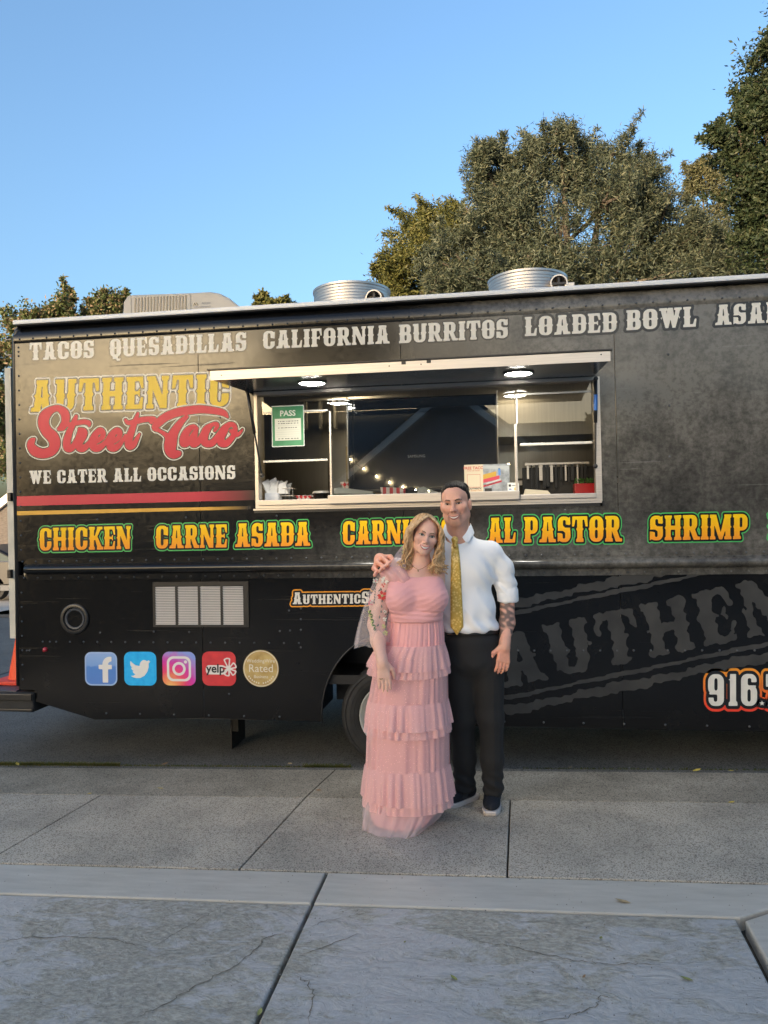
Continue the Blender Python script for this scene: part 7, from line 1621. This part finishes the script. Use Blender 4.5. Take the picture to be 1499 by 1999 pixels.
# sheer embroidered sleeve hanging from the shoulder over the arm
path = [(775, 1090, .0, .030), (766, 1103, .0, .052), (757, 1128, .0, .066), (744, 1165, -.015, .074), (736, 1200, -.03, .080), (731, 1232, -.045, .088), (729, 1256, -.055, .096)]
n = 64; vs = []
for i, (px_, py_, dy, r_) in enumerate(path):
    c = wp(px_, py_, dy); th = np.linspace(0, 2*math.pi, n, endpoint=False); am = .010*max(0, i-1.5)/5
    rr_ = r_+am*np.sin(th*7+i*.2)+am*.7*np.sin(th*11+1); zz = (c[2]+.018*(np.cos(th)*.9+np.sin(th*5)*.35))*np.ones(n) if i == len(path)-1 else c[2]*np.ones(n)
    vs += list(zip(c[0]+np.cos(th)*rr_, c[1]+np.sin(th)*rr_*.85, zz))
slv = wom.mb(MB().add(vs, [(i*n+j, i*n+(j+1) % n, (i+1)*n+(j+1) % n, (i+1)*n+j) for i in range(len(path)-1) for j in range(n)]), 'sheer_sleeve', M_SLEEVE, dress)
c1_, c2_ = wp(771, 1098, -.03), wp(789, 1066, -.01)                               # strap of the same cloth rising to the hair
wom.mb(MB().add([tuple(wp(x, y, d_)) for x, y, d_ in ((760, 1106, -.075), (778, 1108, -.085), (792, 1110, -.07), (772, 1082, -.05), (782, 1084, -.06), (793, 1088, -.05), (786, 1064, -.02), (791, 1062, -.03), (796, 1064, -.02))], [(0, 1, 4, 3), (1, 2, 5, 4), (3, 4, 7, 6), (4, 5, 8, 7)]), 'shoulder_strap', M_VEIL, dress)
off = SDF(); off.chain([wp(760, 1122, -.02), wp(777, 1122, -.05), wp(788, 1131, -.07)], [.050, .044, .030], .03); V, Q = off.mesh(.005, lambda X, Y, Z: .003*np.sin(X*150+Z*120)); wom.add('shoulder_drape', V, Q, M_TULLE, parent=dress)
# embroidered flowers: five-petalled or leaf sprigs standing on the sleeve
fl_cols = {'w': pm('thread_white', (.74, .72, .62), .7), 'r': pm('thread_red', (.62, .06, .05), .7), 'p': pm('thread_pink', (.66, .22, .28), .7), 'g': pm('thread_green', (.10, .17, .05), .7), 'y': pm('thread_lime', (.55, .56, .22), .7), 'b': pm('thread_blue', (.24, .27, .38), .7), 'd': pm('thread_grey', (.16, .17, .14), .7)}
def sleeve_pt(px_, py_):
    q = wp(px_, py_, 0); best = None
    for i in range(len(path)-1):
        a, b = wp(path[i][0], path[i][1], path[i][2]), wp(path[i+1][0], path[i+1][1], path[i+1][2])
        if b[2] <= q[2] <= a[2] or i == len(path)-2:
            t_ = min(1, max(0, (a[2]-q[2])/(a[2]-b[2]+1e-6))); c = a+(b-a)*t_; r_ = path[i][3]+(path[i+1][3]-path[i][3])*t_; u = min(.97, abs(q[0]-c[0])/r_); return np.array((q[0], c[1]-r_*.85*math.sqrt(1-u*u)-.006, q[2]))
    return q
def petals(px_, py_, r_, n_, mat, cen=None):
    r_ *= 1.35; c = sleeve_pt(px_, py_); m_ = MB()
    for k in range(n_):
        a = 2*math.pi*k/n_+lk.random(); d = np.array((math.cos(a), 0, math.sin(a))); s_ = np.array((-math.sin(a), 0, math.cos(a)))
        m_.add([tuple(c+d*r_*.1), tuple(c+d*r_*.6+s_*r_*.32+np.array((0, -.002, 0))), tuple(c+d*r_), tuple(c+d*r_*.6-s_*r_*.32+np.array((0, -.002, 0)))], [(0, 1, 2, 3)])
    wom.mb(m_, 'embroidered_flower', fl_cols[mat], slv, smooth=False)
    if cen: m2 = MB().lathe([(.0003, -.003), (r_*.25, 0), (.0003, .003)], 7, tuple(c+np.array((0, -.003, 0))), 'y'); wom.mb(m2, 'flower_eye', fl_cols[cen], slv, smooth=False)
def leafs(pts, mat, r_=.006):
    r_ *= 1.25; m_ = MB()
    for px_, py_, ang in pts:
        c = sleeve_pt(px_, py_); a = rad(ang); d = np.array((math.cos(a), 0, math.sin(a))); s_ = np.array((-math.sin(a), 0, math.cos(a))); m_.add([tuple(c-d*r_), tuple(c+s_*r_*.45), tuple(c+d*r_), tuple(c-s_*r_*.45)], [(0, 1, 2, 3)])
    wom.mb(m_, 'embroidered_sprig', fl_cols[mat], slv, smooth=False)
petals(751, 1131, .017, 7, 'w'); petals(749, 1140, .010, 3, 'r'); petals(746, 1160, .020, 8, 'r', 'y'); petals(733, 1133, .012, 6, 'w', 'p'); petals(724, 1174, .012, 5, 'p'); petals(726, 1172, .008, 5, 'w'); petals(751, 1190, .008, 5, 'w', 'g'); petals(751, 1204, .009, 5, 'w'); petals(749, 1217, .009, 5, 'y'); petals(752, 1230, .011, 5, 'y'); petals(762, 1114, .012, 6, 'b'); petals(768, 1108, .010, 5, 'b'); petals(757, 1122, .009, 5, 'd'); petals(768, 1120, .012, 5, 'p')
leafs([(723+k*1.4, 1190+k*5, 60+50*(k % 2)*2) for k in range(7)], 'g', .010); leafs([(721+k*1.6, 1191+k*6, 110-70*(k % 2)) for k in range(5)], 'y', .009)
leafs([(732+k*.2-abs(k-4)*.6, 1128+k*5, 80+30*(k % 2)) for k in range(10)], 'd', .006); leafs([(741, 1150, 40), (744, 1148, 120), (752, 1152, 60), (746, 1170, 80), (745, 1180, 95), (744, 1190, 85), (741, 1200, 80), (738, 1215, 45), (733, 1223, 45)], 'd', .008); leafs([(753, 1195+k*7, 60+60*(k % 2)) for k in range(5)], 'd', .006)
leafs([(780, 1078, 60), (783, 1074, 120), (785, 1080, 30), (776, 1090, 80), (778, 1095, 20), (771, 1098, 100)], 'd', .006); petals(787, 1070, .006, 5, 'y'); petals(786, 1077, .006, 5, 'y')
leafs([(782, 1118, 20), (786, 1121, 160), (790, 1123, 10), (794, 1124, 170)], 'b', .012)
# ================================================================== LITTER, WEEDS
rL = random.Random(9)
def fallen_leaf(px, py, s, col, lab, parent_h=.002):
    p = on_ground(px, py, parent_h); a = rL.uniform(0, 6.28); m = MB(); c_, q_ = math.cos(a), math.sin(a)
    prof = [(-1, 0, 0), (-.4, .36, .10), (.3, .40, .16), (1, 0, .28), (.3, -.40, .08), (-.4, -.36, .05)]
    m.add([(p.x+(u*c_-v*q_)*s, p.y+(u*q_+v*c_)*s, p.z+z_*s) for u, v, z_ in prof]+[(p.x, p.y, p.z-.0)], [(0, 1, 6), (1, 2, 6), (2, 3, 6), (3, 4, 6), (4, 5, 6), (5, 0, 6)])
    o = m.build('fallen_leaf', pm('leaf_'+col, {'tan': (.42, .30, .16), 'yellow': (.50, .38, .07), 'brown': (.26, .15, .07), 'green': (.25, .26, .08)}[col], .7)); tag(o, lab, 'leaf', 'fallen leaves on the pavement')
fallen_leaf(1216, 1760, .032, 'tan', 'curled tan leaf on the smooth border strip')
for px, py, s, c, lab in ((34, 1492, .03, 'yellow', 'yellow leaf at the weedy end of the gutter'), (322, 1491, .025, 'brown', 'brown leaf in the gutter under the speaker'), (566, 1491, .03, 'tan', 'tan leaf in the gutter near the wheel'), (175, 1549, .016, 'yellow', 'small yellow leaf on the rough apron'), (313, 1539, .020, 'yellow', 'yellow leaf lying mid apron before the mud flap'),
                          (622, 1543, .026, 'brown', 'brown leaf in the diagonal slab joint'), (1360, 1504, .032, 'yellow', 'yellow leaf at the gutter below the phone number'), (1426, 1505, .026, 'yellow', 'pale leaf at the gutter by the picture edge'), (1113, 1498, .02, 'tan', 'little tan leaf at the gutter right of the man'), (1428, 1566, .02, 'yellow', 'yellow leaf on the slab below the skirt edge'),
                          (886, 1909, .018, 'green', 'green leaf on the stamped stone before the joint'), (1173, 1831, .014, 'green', 'tiny green leaf on the stamped field'), (1340, 1911, .022, 'green', 'green leaf by the long seam'), (790, 1839, .010, 'green', 'speck of green leaf below the strip'), (1140, 1906, .010, 'brown', 'brown seed pod on the stamped field'), (507, 1976, .018, 'green', 'green leaf lodged in the driveway joint')):
    fallen_leaf(px, py, s, c, lab)
# grass and moss in the gutter seam
V = []
def tuft(px0, px1, n, h):
    for _ in range(n):
        px = px0+(px1-px0)*rL.random(); p = on_ground(px, 1491+rL.gauss(0, 2.2), -.035); p.y = min(max(p.y, -.045), .05); hh = h*rL.uniform(.3, 1.3); a = rL.uniform(0, 6.28); w_ = rL.uniform(.0015, .004); l_ = rL.uniform(.2, 1.2)*hh
        V.extend([(p.x-w_, p.y, p.z), (p.x+w_, p.y, p.z), (p.x+math.cos(a)*l_+w_*.3, p.y+math.sin(a)*l_, p.z+hh), (p.x+math.cos(a)*l_-w_*.3, p.y+math.sin(a)*l_, p.z+hh)])
tuft(0, 240, 2600, .022); tuft(240, 640, 700, .013); tuft(600, 690, 500, .022); tuft(1020, 1499, 300, .012)
m = quads_mesh('gutter_grass', np.array(V)); o = link('gutter_grass', m, leaf_mat('weed_leaf', [(.07, .06, .02), (.09, .10, .02), (.06, .09, .02), (.16, .12, .05)])); o['kind'] = 'stuff'; o['label'] = 'short weeds and moss along the gutter seam'; o['category'] = 'weeds'
# grit on the pavement
V = []
for _ in range(1500):
    px = rL.uniform(0, 1499); py = rL.uniform(1495, 1990); p = on_ground(px, py, .0015); s = rL.uniform(.0012, .0036)
    V.extend([(p.x-s, p.y, p.z), (p.x, p.y-s, p.z+s*.5), (p.x+s, p.y, p.z), (p.x, p.y+s, p.z+s)])
o = link('grit', quads_mesh('grit', np.array(V)), leaf_mat('grit_stone', [(.10, .09, .08), (.3, .28, .25), (.5, .48, .45), (.2, .15, .1)])); o['kind'] = 'stuff'; o['label'] = 'fine grit scattered over the pavement'; o['category'] = 'grit'
